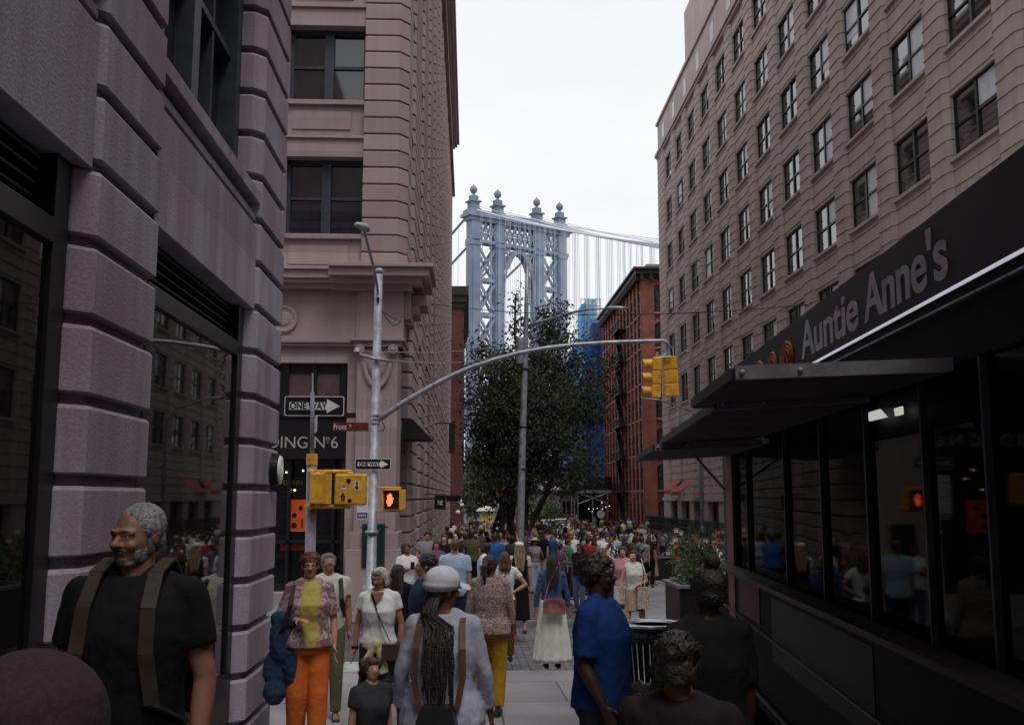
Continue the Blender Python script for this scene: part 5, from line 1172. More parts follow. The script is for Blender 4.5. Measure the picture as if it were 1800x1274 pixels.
# ======================= PEOPLE =======================
SK = {}
def skin(k):
    if k not in SK:
        c = {'pale': (.52,.31,.24), 'fair': (.44,.25,.18), 'tan': (.33,.17,.11), 'brown': (.16,.075,.045), 'dark': (.045,.022,.016), 'weathered': (.25,.125,.085)}[k]
        m, n, l, b = newmat('skin_'+k); b.inputs['Roughness'].default_value = .5; b.inputs['Subsurface Weight'].default_value = .08; b.inputs['Subsurface Scale'].default_value = .02; b.inputs['Specular IOR Level'].default_value = .35
        tc = n.new('ShaderNodeTexCoord'); a = n.new('ShaderNodeTexNoise'); a.inputs['Scale'].default_value = 14; a.inputs['Detail'].default_value = 5; l.new(tc.outputs['Object'], a.inputs['Vector'])
        r = n.new('ShaderNodeValToRGB'); r.color_ramp.elements[0].position = .3; r.color_ramp.elements[1].position = .7; r.color_ramp.elements[0].color = (c[0]*.85, c[1]*.72, c[2]*.7, 1); r.color_ramp.elements[1].color = (c[0]*1.08, c[1]*1.08, c[2]*1.08, 1)
        l.new(a.outputs['Fac'], r.inputs[0]); l.new(r.outputs[0], b.inputs['Base Color'])
        a2 = n.new('ShaderNodeTexNoise'); a2.inputs['Scale'].default_value = 130; l.new(tc.outputs['Object'], a2.inputs['Vector']); bp = n.new('ShaderNodeBump'); bp.inputs['Strength'].default_value = .15; bp.inputs['Distance'].default_value = .004; l.new(a2.outputs['Fac'], bp.inputs['Height']); l.new(bp.outputs[0], b.inputs['Normal'])
        SK[k] = m
    return SK[k]
CL = {}
def cloth(name, c, c2=None, pattern=None, sc=30):
    key = name
    if key in CL: return CL[key]
    m, n, l, b = newmat('cloth_'+name); b.inputs['Roughness'].default_value = .9; b.inputs['Specular IOR Level'].default_value = .15; b.inputs['Sheen Weight'].default_value = .0
    tc = n.new('ShaderNodeTexCoord'); a = n.new('ShaderNodeTexNoise'); a.inputs['Scale'].default_value = 7; a.inputs['Detail'].default_value = 5; a.inputs['Distortion'].default_value = .8; l.new(tc.outputs['Object'], a.inputs['Vector'])
    r = n.new('ShaderNodeValToRGB'); r.color_ramp.elements[0].position = .3; r.color_ramp.elements[1].position = .7; r.color_ramp.elements[0].color = (*[x*.82 for x in c], 1); r.color_ramp.elements[1].color = (*[x*1.08 for x in c], 1); l.new(a.outputs['Fac'], r.inputs[0]); out = r.outputs[0]
    if pattern:
        q = n.new('ShaderNodeTexNoise' if pattern != 'spots' else 'ShaderNodeTexVoronoi'); q.inputs['Scale'].default_value = sc; l.new(tc.outputs['Object'], q.inputs['Vector'])
        rr = n.new('ShaderNodeValToRGB'); e = rr.color_ramp.elements; e[0].position = .44 if pattern != 'spots' else .25; e[1].position = .54 if pattern != 'spots' else .32; e[0].color = (0,0,0,1); e[1].color = (1,1,1,1)
        l.new(q.outputs['Fac' if pattern != 'spots' else 'Distance'], rr.inputs[0]); x = n.new('ShaderNodeMixRGB'); l.new(rr.outputs[0], x.inputs[0]); l.new(out, x.inputs[1]); x.inputs[2].default_value = (*c2, 1); out = x.outputs[0]
        if pattern == 'tie':                                # yellow centre on the front, pink blotches round it
            q.inputs['Detail'].default_value = 5; q.inputs['Distortion'].default_value = 1.5
            sp = n.new('ShaderNodeVectorMath'); sp.operation = 'DISTANCE'; mp = n.new('ShaderNodeMapping'); mp.inputs['Scale'].default_value = (2.3, .4, .62); l.new(tc.outputs['Object'], mp.inputs[0]); l.new(mp.outputs[0], sp.inputs[0]); sp.inputs[1].default_value = (.05, -.05, 1.16*.62)
            ad = n.new('ShaderNodeMath'); ad.operation = 'MULTIPLY_ADD'; l.new(a.outputs['Fac'], ad.inputs[0]); ad.inputs[1].default_value = .35; l.new(sp.outputs['Value'], ad.inputs[2])
            r3 = n.new('ShaderNodeValToRGB'); e3 = r3.color_ramp.elements; e3[0].position = .32; e3[1].position = .42; e3[0].color = (1,1,1,1); e3[1].color = (0,0,0,1); l.new(ad.outputs[0], r3.inputs[0])
            y = n.new('ShaderNodeMixRGB'); l.new(r3.outputs[0], y.inputs[0]); l.new(out, y.inputs[1]); y.inputs[2].default_value = (.44,.35,.09,1); out = y.outputs[0]
    l.new(out, b.inputs['Base Color'])
    w_ = n.new('ShaderNodeTexNoise'); w_.inputs['Scale'].default_value = 9; w_.inputs['Detail'].default_value = 3; w_.inputs['Distortion'].default_value = 1.2
    mp2 = n.new('ShaderNodeMapping'); mp2.inputs['Scale'].default_value = (1, 1, .6); l.new(tc.outputs['Object'], mp2.inputs[0]); l.new(mp2.outputs[0], w_.inputs['Vector'])
    bp = n.new('ShaderNodeBump'); bp.inputs['Strength'].default_value = .55; bp.inputs['Distance'].default_value = .02; l.new(w_.outputs['Fac'], bp.inputs['Height']); l.new(bp.outputs[0], b.inputs['Normal'])
    CL[key] = m; return m
def hairmat(name, c, c2=None):
    if 'h'+name in CL: return CL['h'+name]
    m = mat('hair_'+name, c, .55, .3, 9, c2=c2 or tuple(x*.4 for x in c), bump=.6, bscale=70, stretch=(6,6,.8)); CL['h'+name] = m; return m
CB = {'black': (.009,.008,.010), 'navy': (.02,.028,.06), 'white': (.66,.66,.68), 'offwhite': (.55,.52,.47), 'grey': (.22,.21,.23), 'lightblue': (.34,.44,.58), 'blue': (.05,.11,.28), 'red': (.32,.03,.03), 'pink': (.5,.24,.27), 'olive': (.09,.09,.05), 'beige': (.42,.32,.24), 'denim': (.07,.10,.18), 'palejean': (.24,.31,.42), 'yellow': (.45,.3,.05), 'orange': (.55,.17,.05), 'brown': (.10,.05,.03), 'green': (.05,.14,.07), 'khaki': (.25,.21,.14), 'purple': (.13,.07,.17), 'charcoal': (.035,.034,.04)}
def cc(k): return cloth(k, CB[k])
HB = {'dark': (.018,.012,.010), 'brown': (.06,.03,.018), 'auburn': (.13,.04,.022), 'blond': (.36,.24,.12), 'grey': (.20,.185,.195), 'silver': (.5,.47,.45), 'red': (.12,.028,.018)}
def hm_(k): return hairmat(k, HB[k])

V3 = Vector
def limb(mb, a, b, c, ra, rb, rc, n=14):
    mb.cap(a, b, ra, rb, n); mb.cap(b, c, rb*.98, rc, n)
def skeleton(pose, k, fem):
    """joint positions for a 1.75 m body facing -Y scaled by k"""
    J = {}; sw = (.165 if fem else .19)*k; hw = .09*k
    st = pose.get('stride', 0)*k
    J['hipL'] = V3((hw, 0, .92*k)); J['hipR'] = V3((-hw, 0, .92*k))
    for s, nm, d in ((1, 'L', st), (-1, 'R', -st)):
        hx = hw*1.05*s
        J['ank'+nm] = V3((hx*pose.get('spread', 1), -d*.8 + (.0), .085*k+(max(0, -d)*.25)))
        J['kne'+nm] = V3((hx*pose.get('spread', 1)*1.02, -d*.42-.02*k-(.03*k if d < 0 else 0), .49*k))
    J['pel'] = V3((0, 0, .95*k)); J['sh'] = V3((0, .01*k, 1.43*k)); J['neck'] = V3((0, .01*k, 1.5*k))
    for s, nm in ((1, 'L'), (-1, 'R')):
        S = V3((sw*s, .015*k, 1.415*k)); J['sho'+nm] = S
        u, f = pose.get('arm'+nm, ((.12, .05, -1), (.05, -.18, -1)))
        u = V3((u[0]*s, u[1], u[2])).normalized(); f = V3((f[0]*s, f[1], f[2])).normalized()
        J['elb'+nm] = S+u*.285*k; J['wri'+nm] = J['elb'+nm]+f*.25*k; J['hd'+nm] = f
    return J
def headM(pose, k):
    yaw, pitch, roll = pose.get('head', (0, 0, 0))
    M_ = Matrix.Rotation(R(yaw), 3, 'Z')@Matrix.Rotation(R(pitch), 3, 'X')@Matrix.Rotation(R(roll), 3, 'Y')
    piv = V3((0, .015*k, 1.53*k))
    return lambda p: piv+M_@(V3(p)*k*.94), M_
def add_head(mb, hp, M_, k, fem, detail):
    E = lambda c, r, n=16, m=10, RR=None: mb.ell(hp(c), tuple(x*k*.94 for x in r), M_ if RR is None else M_@RR, n, m)
    E((0, .012, .115), (.073, .092, .083)); E((0, -.022, .075), (.064, .068, .09)); E((0, -.042, .018), (.046, .045, .040))
    E((0, -.03, .03), (.056, .055, .045))
    if detail:
        E((0, -.070, .020), (.019, .018, .014))                              # chin
        mb.cap(hp((0, -.084, .098)), hp((0, -.112, .068)), .0085*k, .0125*k, 10); E((.013, -.100, .064), (.010, .012, .008)); E((-.013, -.100, .064), (.010, .012, .008))   # nose
        for s in (1, -1):
            E((s*.036, -.070, .062), (.024, .020, .020))                       # cheek
            mb.cap(hp((s*.012, -.086, .112)), hp((s*.050, -.070, .110)), .010*k, .009*k, 10)   # brow
            mb.cap(hp((s*.016, -.083, .101)), hp((s*.046, -.074, .099)), .0055*k, .005*k, 8)  # upper lid
            mb.cap(hp((s*.016, -.082, .084)), hp((s*.046, -.074, .085)), .005*k, .005*k, 8)  # lower lid
            E((s*.077, .012, .085), (.009, .020, .032)); E((s*.081, .020, .098), (.007, .016, .018))
        mb.cap(hp((-.022, -.084, .043)), hp((.022, -.084, .043)), .0065*k, .0065*k, 10); mb.cap(hp((-.018, -.083, .034)), hp((.018, -.083, .034)), .007*k, .007*k, 10)
    else:
        mb.cap(hp((0, -.085, .098)), hp((0, -.108, .068)), .010*k, .013*k, 8)
        for s in (1, -1): E((s*.077, .012, .085), (.010, .020, .030), 10, 6)
def add_hand(mb, w_, d, k, side, curl=.35, detail=True):
    """palm and five fingers; d is the forearm direction"""
    d = d.normalized(); ref = V3((0, -1, 0)) if abs(d.y) < .85 else V3((0, 0, 1))
    x = (ref-d*ref.dot(d)).normalized(); nrm = d.cross(x)*(1 if side == 'L' else -1)   # x towards thumb, nrm towards the back of the hand
    c = w_+d*.045*k
    rs = []
    for t, wx, th in ((-.01, .024, .020), (.02, .033, .017), (.06, .038, .014), (.088, .036, .011)):
        p = w_+d*t*k; rs.append([p+x*cos(a)*wx*k+nrm*sin(a)*th*k for a in [2*pi*j/12 for j in range(12)]])
    mb.rings(rs)
    if not detail: mb.cap(w_+d*.08*k, w_+d*.155*k-nrm*.02*k, .02*k, .012*k, 8); return
    for i, (o, L, r) in enumerate(((.029, .070, .0088), (.0095, .080, .0090), (-.010, .074, .0088), (-.029, .058, .0080))):
        p0 = w_+d*.082*k+x*o*k; a0 = curl*(.6+.15*i)
        d1 = (d*cos(a0)-nrm*sin(a0)+x*o*1.2).normalized(); p1 = p0+d1*L*.5*k; d2 = (d*cos(a0*2)-nrm*sin(a0*2)+x*o*.6).normalized(); p2 = p1+d2*L*.3*k; d3 = (d*cos(a0*2.8)-nrm*sin(a0*2.8)).normalized(); p3 = p2+d3*L*.24*k
        mb.cap(p0-d1*.01*k, p1, r*k, r*.95*k, 8); mb.cap(p1, p2, r*.95*k, r*.88*k, 8); mb.cap(p2, p3, r*.88*k, r*.72*k, 8)
    p0 = w_+d*.022*k+x*.030*k; d1 = (d*.62+x*.72-nrm*.35).normalized(); p1 = p0+d1*.036*k; d2 = (d*.86+x*.35-nrm*.4).normalized(); p2 = p1+d2*.032*k
    mb.cap(p0-d1*.012*k, p1, .0125*k, .0105*k, 8); mb.cap(p1, p2, .0105*k, .0085*k, 8)
def torso_rings(k, fem, fat, off=0.0, z0=.86, z1=1.50):
    if fem: R_ = [(.84,.150,.105,.0),(.90,.172,.120,.01),(.97,.165,.115,.005),(1.05,.135,.095,-.002),(1.12,.128,.092,-.004),(1.20,.142,.108,-.012),(1.28,.152,.118,-.016),(1.36,.158,.100,.0),(1.42,.150,.078,.010),(1.46,.105,.062,.014),(1.50,.058,.055,.014)]
    else: R_ = [(.84,.148,.105,.0),(.90,.160,.112,.006),(.97,.158,.110,.002),(1.05,.152,.108,-.006),(1.12,.153,.108,-.008),(1.20,.164,.112,-.008),(1.28,.178,.118,-.008),(1.36,.186,.112,.0),(1.42,.172,.088,.010),(1.465,.115,.070,.014),(1.505,.064,.060,.014)]
    out = []
    for z, rx, ry, cy in R_:
        if z < z0-1e-6 or z > z1+1e-6: continue
        g = fat if z < 1.34 else (1+fat)/2 if z < 1.44 else 1
        out.append((z*k, 0, cy*k, (rx*g+off)*k, (ry*g*(1+(g-1)*.8)+off)*k))
    return out
def body_mesh(name, k, fem, fat, pose, vox, detail, m, J, hp, M_, feet=True):
    mb = MB(); mb.loft(torso_rings(k, fem, fat), 24, 2.2)
    mb.cap((0, .018*k, 1.45*k), hp((0, .005, .03)), .058*k if not fem else .05*k, .056*k if not fem else .048*k, 16)
    add_head(mb, hp, M_, k, fem, detail)
    for nm in 'LR':
        f_ = .9 if fem else 1; g = (1+fat)/2
        mb.cap(J['sho'+nm]-V3((.01 if nm == 'L' else -.01, 0, 0)), J['elb'+nm], .052*f_*g*k, .038*f_*k, 14); mb.cap(J['elb'+nm], J['elb'+nm].lerp(J['wri'+nm], .35), .038*f_*k, .039*f_*k, 14); mb.cap(J['elb'+nm].lerp(J['wri'+nm], .35), J['wri'+nm], .039*f_*k, .024*f_*k, 14)
        s_ = 1 if nm == 'L' else -1; mb.cap((s_*.045*k, .018*k, 1.475*k), J['sho'+nm]+V3((-s_*.035*k, 0, .004*k)), .036*k, .038*k, 12)
        add_hand(mb, J['wri'+nm], J['hd'+nm], k, nm, pose.get('curl'+nm, .3), detail)
        h, kn, an = J['hip'+nm], J['kne'+nm], J['ank'+nm]
        mb.cap(h, kn, .088*g*k, .056*k, 16); mb.cap(kn, kn.lerp(an, .35)+V3((0, .012*k, 0)), .055*k, .055*k, 14); mb.cap(kn.lerp(an, .35)+V3((0, .012*k, 0)), an, .054*k, .034*k, 14)
        if feet: mb.cap(an+V3((0, .03*k, -.045*k)), an+V3((0, -.15*k, -.05*k)), .034*k, .03*k, 12)
    return voxel(mb, name, vox, 2, m)
def shirt_mb(k, fem, fat, J, sleeve=.5, hem=.88, off=.018, loose=0, neck=1.478):
    mb = MB(); rs = torso_rings(k, fem, fat, off, hem, 1.47); r0 = rs[0]
    if loose: rs = [(z, cx, cy, rx*(1+loose*max(0, min(1, (1.34*k-z)/(.4*k)))), ry*(1+loose*1.2*max(0, min(1, (1.34*k-z)/(.4*k))))) for z, cx, cy, rx, ry in rs]
    rs = [(hem*k-.001, rs[0][1], rs[0][2], rs[0][3], rs[0][4])]+rs
    rs.append((neck*k+.004, 0, .016*k, (.075 if not fem else .078)*k, .066*k))
    mb.loft(rs, 28, 2.3)
    for nm in 'LR':
        s = 1 if nm == 'L' else -1; S, E_, W_ = J['sho'+nm], J['elb'+nm], J['wri'+nm]; g = (1+fat)/2; f_ = .92 if fem else 1
        mb.cap((s*.062*k, .016*k, 1.462*k), S+V3((-s*.03*k, 0, .004*k)), .055*k, .060*k, 14)
        if sleeve <= 0: mb.ell(S+V3((-s*.03*k, 0, -.01*k)), (.05*k, .062*k, .055*k)); continue
        mb.ell(S+V3((-s*.010*k, 0, -.002*k)), (.070*g*k, .068*k, .068*k))
        if sleeve <= 1: e = S.lerp(E_, sleeve); mb.cap(S+(E_-S)*.02, e, .062*f_*g*k, (.062+.008*loose*5)*f_*g*k, 16, flat=True)
        else: mb.cap(S, E_, .060*f_*g*k, .050*f_*k, 16); e = E_.lerp(W_, sleeve-1); mb.cap(E_, E_.lerp(e, .98), .050*f_*k, .038*k, 16, flat=True); mb.ell(E_, (.049*f_*k,)*3)
    return mb
def pants_mb(k, fem, fat, J, length=1.0, off=.016, top=1.02, wide=0.0, flare=0.0):
    mb = MB(); rs = [r for r in torso_rings(k, fem, fat, off, .84, top)]; mb.loft(rs, 24, 2.2); g = (1+fat)/2
    for nm in 'LR':
        h, kn, an = J['hip'+nm], J['kne'+nm], J['ank'+nm]; mb.ell(h+V3((0, .01*k, -.03*k)), ((.098*g+off*.5)*k, (.108*g+off*.4)*k, .10*k))
        if length > .5:
            mb.cap(h+V3((0,0,-.02*k)), kn, (.092*g+off)*k, (.060+off+wide)*k, 18); f = (length-.5)*2; e = kn.lerp(an, f)
            mb.cap(kn, e, (.060+off+wide)*k, (.045+off*.8+wide+flare)*k, 18, flat=True); mb.ell(kn, ((.060+off+wide)*k,)*3)
        else: e = h.lerp(kn, length*2); mb.cap(h, e, (.094*g+off)*k, (.080+off+wide)*k, 18, flat=True)
    return mb
def skirt_mb(k, z0, z1, r0, r1, folds=9, amp=.06, fem=True, seed=1, cy=0, ny=.78):
    mb = MB(); rs = []; rg = random.Random(seed); ph = rg.uniform(0, 6); n = 96; m = 16
    for i in range(m+1):
        t = i/m; z = z1+(z0-z1)*t; r = r1+(r0-r1)*t**.9
        rs.append([((r*(1+amp*t*sin(folds*a+ph+1.3*sin(2*a)+t))*cos(a))*k, (cy+r*ny*(1+amp*t*sin(folds*a+ph+1.3*sin(2*a)+t))*sin(a))*k, z*k) for a in [2*pi*j/n for j in range(n)]])
    rs.reverse() if z0 > z1 else None
    mb.rings(rs); return mb
def shoes_mb(k, J, h=.0):
    mb = MB()
    for nm in 'LR':
        an = J['ank'+nm]; z0 = an.z-.085*k
        prof = [(.075, .030, .075), (.05, .038, .080), (0, .040, .085), (-.06, .042, .060), (-.12, .046, .048), (-.165, .040, .040), (-.185, .024, .03)]
        mb.rings([[(an.x+w_*k*cos(a), an.y+y_*k, z0+(.0 if sin(a) < -.3 else hh*k*(.35+.65*max(0, sin(a))))) for a in [2*pi*j/14 for j in range(14)]] for y_, w_, hh in prof])
    return mb
def hair_mesh(style, k, hp, M_, mat_, vox, seed=0, strands=None):
    mb = MB(); rg = random.Random(seed)
    E = lambda c, r: mb.ell(hp(c), tuple(x*k*.94 for x in r), M_, 20, 12)
    if style in ('short', 'crop', 'receding'):
        t = .006 if style != 'short' else .014
        E((0, .026, .128), (.076+t, .088+t, .078+t)); E((0, .062, .075), (.058+t, .046+t, .058))
        if style != 'receding': E((0, -.034, .168), (.060, .050, .036))
        for s in (-1, 1): E((s*.066, .018, .115), (.016+t, .045, .038)); 
        if style == 'short':
            for _ in range(26): a = rg.uniform(-2.4, 5.5); p = (.066*cos(a), .03+.075*sin(a), rg.uniform(.14, .185)); mb.ell(hp(p), (.02*k, .02*k, .018*k), M_, 8, 6)
    elif style == 'curly':
        E((0, .02, .13), (.09, .10, .09)); E((0, .06, .07), (.07, .055, .06))
        for _ in range(120):
            a = rg.uniform(0, 6.28); b_ = rg.uniform(.1, 1.5); p = (.088*cos(a)*cos(b_), .026+.098*sin(a)*cos(b_), .125+.088*sin(b_))
            if p[1] < -.035 and p[2] < .17: continue
            mb.ell(hp(p), (rg.uniform(.016, .026)*k,)*3, M_, 8, 6)
        for _ in range(30): a = rg.uniform(.2, 2.94); mb.ell(hp((.075*cos(a), .04+.065*sin(a), rg.uniform(.02, .1))), (.022*k,)*3, M_, 8, 6)
    elif style == 'bob':
        E((0, .022, .13), (.085, .096, .085)); E((0, .05, .07), (.084, .068, .075)); E((0, -.045, .168), (.06, .045, .034))
        for s in (-1, 1):
            E((s*.076, .0, .10), (.018, .05, .055)); E((s*.080, .012, .045), (.022, .045, .05))
        for _ in range(50): a = rg.uniform(-.3, 3.44); mb.cap(hp((.082*cos(a), .035+.065*sin(a), rg.uniform(.08, .14))), hp((.092*cos(a), .035+.08*sin(a), rg.uniform(.0, .04))), .014*k, .008*k, 6)
    elif style in ('long', 'braids', 'pony', 'bun', 'mid'):
        E((0, .024, .128), (.083, .095, .086)); E((0, .055, .07), (.074, .055, .065)); E((0, -.042, .165), (.056, .04, .034))
        for s in (-1, 1): E((s*.072, .006, .11), (.016, .05, .05))
        L = {'long': -.33, 'mid': -.12}.get(style, 0)
        if L:
            for i in range(46):
                a = rg.uniform(.15, 2.99); r_ = .075; x_ = r_*cos(a); y_ = .045+.055*sin(a)
                e = L*rg.uniform(.8, 1.08); mb.tube([hp((x_, y_, .10)), hp((x_*1.15, y_*1.2+.01, .0)), V3(hp((x_*1.3, y_+.035, -.08))), V3(hp((0,0,0)))+V3((x_*1.15*k, (.095+.03*rg.random())*k, e*.6*k)), V3(hp((0,0,0)))+V3((x_*.9*k, (.10+.03*rg.random())*k, e*k))], [.020*k, .020*k, .019*k, .015*k, .005*k], 6)
        if style == 'braids' and strands is not None:
            for i in range(30):
                a = rg.uniform(.2, 2.94); x_ = .06*cos(a); y_ = .05+.05*sin(a); L_ = rg.uniform(.36, .60)
                pts = [hp((x_, y_, .06)), hp((x_*1.3, y_*1.3+.02, -.04))]; b0 = V3(hp((0,0,0)))
                for q in range(1, 7): pts.append(b0+V3((x_*(1.4+.02*q)+rg.uniform(-.012,.012), (.15 if q == 1 else .205)+.015*rg.random(), -.04-L_*q/6))*k)
                strands.tube(pts, [.009*k]*2+[.0062*k]*5+[.003*k], 6)
        if style == 'pony': mb.tube([hp((0, .10, .12)), hp((0, .15, .08)), hp((0, .155, -.02)), hp((0, .13, -.12))], [.03*k, .034*k, .028*k, .008*k], 10)
        if style == 'bun': E((0, .055, .235), (.042, .045, .040))
    me = voxel(mb, 'hair', vox, 1, mat_, disp=((.003 if style in ('receding', 'crop') else .007)*k, .018)); return me
def person(u, v, d, H, yaw, label, top, bot, hair, skn='fair', fem=False, fat=1.0, pose=None, sleeve=.5, hem=.88, bottom='pants', blen=1.0, shoes='charcoal', vox=.012, detail=False, group=None, loose=0, wide=0, flare=0, dx=0, z=None, eyes=False, sk=None):
    """u, v: pixel of the head top in the photograph at distance d along the street"""
    pose = dict(pose or {}); hd = pose.get('head', (0,0,0))
    P_ = PY(u, v, d); X, Y = P_.x, d
    gz = G(Y)
    H0 = H; H = P_.z-gz
    if z is not None: gz = z; H = H0
    print('H %4d %4d d%.1f want %.2f got %.2f' % (u, v, d, H0, H))
    if z is None and abs(H-H0) > .09: H = H0+.09*(1 if H > H0 else -1)
    k = H/1.75
    root = empty('person', (X, Y, gz), label, 'person', group, rz=yaw)
    J = skeleton(pose, k, fem); hp, M_ = headM(pose, k)
    bm = body_mesh('body', k, fem, fat, pose, vox, detail, skin(skn), J, hp, M_); link('body', bm, root)
    vc = max(vox*1.15, .010)
    tm = cc(top) if isinstance(top, str) else top; bmm = cc(bot) if isinstance(bot, str) else bot
    if bottom == 'dress':
        mb = shirt_mb(k, fem, fat, J, sleeve, .95, .016, loose); link('dress_top', voxel(mb, 'dress_top', vc, 3, tm, disp=(.008, .07)), root)
        link('skirt', skirt_mb(k, blen, 1.06, .25, .150*fat, 8, .10, seed=int(u)).mesh('skirt', bmm, smooth=True), root)
    else:
        mb = shirt_mb(k, fem, fat, J, sleeve, hem, .018+.0, loose); link('shirt', voxel(mb, 'shirt', vc, 3, tm, disp=(.014, .06)), root)
        if bottom == 'pants': link('trousers', voxel(pants_mb(k, fem, fat, J, blen, wide=wide, flare=flare), 'trousers', vc, 3, bmm, disp=(.008, .06)), root)
        elif bottom == 'shorts': link('shorts', voxel(pants_mb(k, fem, fat, J, blen if blen < .5 else .4, wide=.012), 'shorts', vc, 3, bmm, disp=(.006, .06)), root)
        elif bottom == 'skirt': a = sk or (.25, .19, 10, .08); link('skirt', skirt_mb(k, blen, 1.03, a[0], a[1]*fat, a[2], a[3], seed=int(u)).mesh('skirt', bmm, smooth=True), root)
    link('shoes', voxel(shoes_mb(k, J), 'shoes', max(vox, .012), 2, cc(shoes)), root)
    if hair:
        st_ = MB(); link('hair', hair_mesh(hair[0], k, hp, M_, hm_(hair[1]), max(vox*.8, .006), int(u), st_), root)
        if hair[0] in ('long', 'mid', 'bob', 'curly', 'short') and d < 20:
            rg = random.Random(int(u)); Lx = {'long': .30, 'mid': .12, 'bob': .05, 'curly': .02, 'short': .012}[hair[0]]
            for _ in range(70 if Lx > .03 else 120):
                a = rg.uniform(.1, 3.04) if Lx > .03 else rg.uniform(0, 6.28); b0_ = rg.uniform(.2, 1.2); x_, y_, z_ = .085*cos(a)*cos(b0_), .03+.098*sin(a)*cos(b0_), .125+.088*sin(b0_)
                if y_ < -.03 and Lx < .03: continue
                if Lx > .03: pts = [hp((x_, y_, z_)), hp((x_*1.2, .03+(y_-.03)*1.12, z_-.06)), hp((x_*1.25+rg.uniform(-.02,.02), .045+max(0, y_)*.9, z_-.12)), hp((x_*1.2+rg.uniform(-.02,.02), .06+max(0, y_)*.6, z_-.12-Lx*rg.uniform(.3, 1.1)))]
                else: q_ = V3((x_, y_-.03, z_-.125)).normalized(); pts = [hp((x_, y_, z_)), hp(V3((x_, y_, z_))+q_*Lx*.8+V3((rg.uniform(-.01,.01), rg.uniform(-.01,.01), .004))), hp(V3((x_, y_, z_))+q_*Lx*1.3+V3((rg.uniform(-.02,.02), rg.uniform(-.02,.02), 0)))]
                st_.tube(pts, [.0035*k]*(len(pts)-1)+[.001*k], 4)
        if st_.v: link('hair_strands', st_.mesh('hair_strands', hm_(hair[1]), smooth=True), root)
    if eyes:
        e_ = MB(); i_ = MB()
        for s in (-1, 1): e_.ell(hp((s*.031, -.0715, .092)), (.0118*k,)*3, M_, 12, 8); i_.ell(hp((s*.031, -.0805, .0925)), (.0052*k, .0035*k, .0055*k), M_, 10, 6)
        link('eyes', e_.mesh('eyes', mat_eye, smooth=True), root); link('irises', i_.mesh('irises', cc('brown'), smooth=True), root)
        b_ = MB()
        for s in (-1, 1): b_.tube([hp((s*.015, -.0925, .114)), hp((s*.033, -.0865, .118)), hp((s*.050, -.075, .112))], [.0035*k, .004*k, .0025*k], 6)
        link('eyebrows', b_.mesh('eyebrows', hm_(hair[1] if hair else 'brown'), smooth=True), root)
        l_ = MB(); l_.tube([hp((-.022, -.0885, .039)), hp((0, -.0935, .0385)), hp((.022, -.0885, .039))], [.003*k, .005*k, .003*k], 6); link('lips', l_.mesh('lips', mat('lip', (.25,.09,.08), .5) if 'lip' not in bpy.data.materials else bpy.data.materials['lip'], smooth=True), root)
    root['_k'] = k
    return root, J, hp, M_, k
mat_eye = mat('eye_white', (.32,.28,.27), .3, .02, 5)
def on(root, mb, name, m, smooth=False): return link(name, mb.mesh(name, m, smooth=smooth), root)
def free(root, mb, name, m, label, cat, smooth=False):
    """a carried thing: top level, same placement as its bearer"""
    cx = sum(p[0] for p in mb.v)/len(mb.v); cy = sum(p[1] for p in mb.v)/len(mb.v); cz = min(p[2] for p in mb.v); off = V3((cx, cy, cz))
    o = link(name, mb.mesh(name, m, tuple(off), smooth)); Rm = Matrix.Rotation(root.rotation_euler.z, 3, 'Z'); o.location = V3(root.location)+Rm@off; o.rotation_euler = root.rotation_euler
    return tag(o, label, cat)
def strap(mb, pts, w_=.02, t=.004):
    pts = [V3(p) for p in pts]
    for a, b_ in zip(pts, pts[1:]): mb.beam(a, b_, w_, t)
RS = ((.10, .04, -1), (.03, -.15, -1))
down = {'armL': RS, 'armR': RS}
S_ = lambda **kw: {**down, **kw}
leather = mat('brown_leather', (.10,.045,.025), .55, .25, 12); blk = mat('black_leather', (.012,.012,.013), .45, .2, 12)
FACE_CAM = 0; AWAY = pi
# ---- 1 grey bearded man ----
r, J, hp, M_, k = person(244, 872, 3.95, 1.90, R(-6), 'bearded man with short grey hair in a black t-shirt with brown backpack straps', 'black', 'charcoal', ('receding', 'grey'), 'weathered', pose=S_(head=(-22, 4, 0), armL=((.22, .05, -1), (.0, -.25, -1)), armR=((.2, .05, -1), (.05, -.3, -1))), vox=.0065, detail=True, eyes=True, fat=1.08, sleeve=.62)
b_ = MB()
E = lambda c, rr: b_.ell(hp(c), tuple(x*k for x in rr), M_, 18, 10)
E((0, -.064, .012), (.030, .026, .022)); E((0, -.042, -.004), (.046, .042, .020))
for s in (-1, 1): E((s*.047, -.028, .024), (.016, .036, .030)); E((s*.067, .0, .06), (.010, .018, .035)); b_.cap(hp((s*.004, -.098, .052)), hp((s*.026, -.086, .045)), .0075*k, .006*k, 8)
link('beard', voxel(b_, 'beard', .006, 1, hairmat('greybeard', (.12,.11,.115)), disp=(.003, .012)), r)
b_ = MB()
for s in (-1, 1): strap(b_, [(s*.125, .15, 1.33*k), (s*.118, .13, 1.46*k), (s*.114, .04, 1.535*k), (s*.114, -.075, 1.495*k), (s*.122, -.15, 1.385*k), (s*.130, -.175, 1.24*k), (s*.155, -.16, 1.08*k), (s*.20, .02, 1.0*k)], .055, .010)
b_.rings([[(x*.17*k, .15+.1*(1-abs(x)*.3)*q, z_*k) for x, z_ in ((-1,1.0),(1,1.0),(1,1.36),(.7,1.42),(-.7,1.42),(-1,1.36))] for q in (0, 1)])
free(r, b_, 'backpack', mat('dark_brown_leather', (.032,.019,.015), .7, .25, 12), 'brown backpack worn by the bearded man in black', 'backpack')
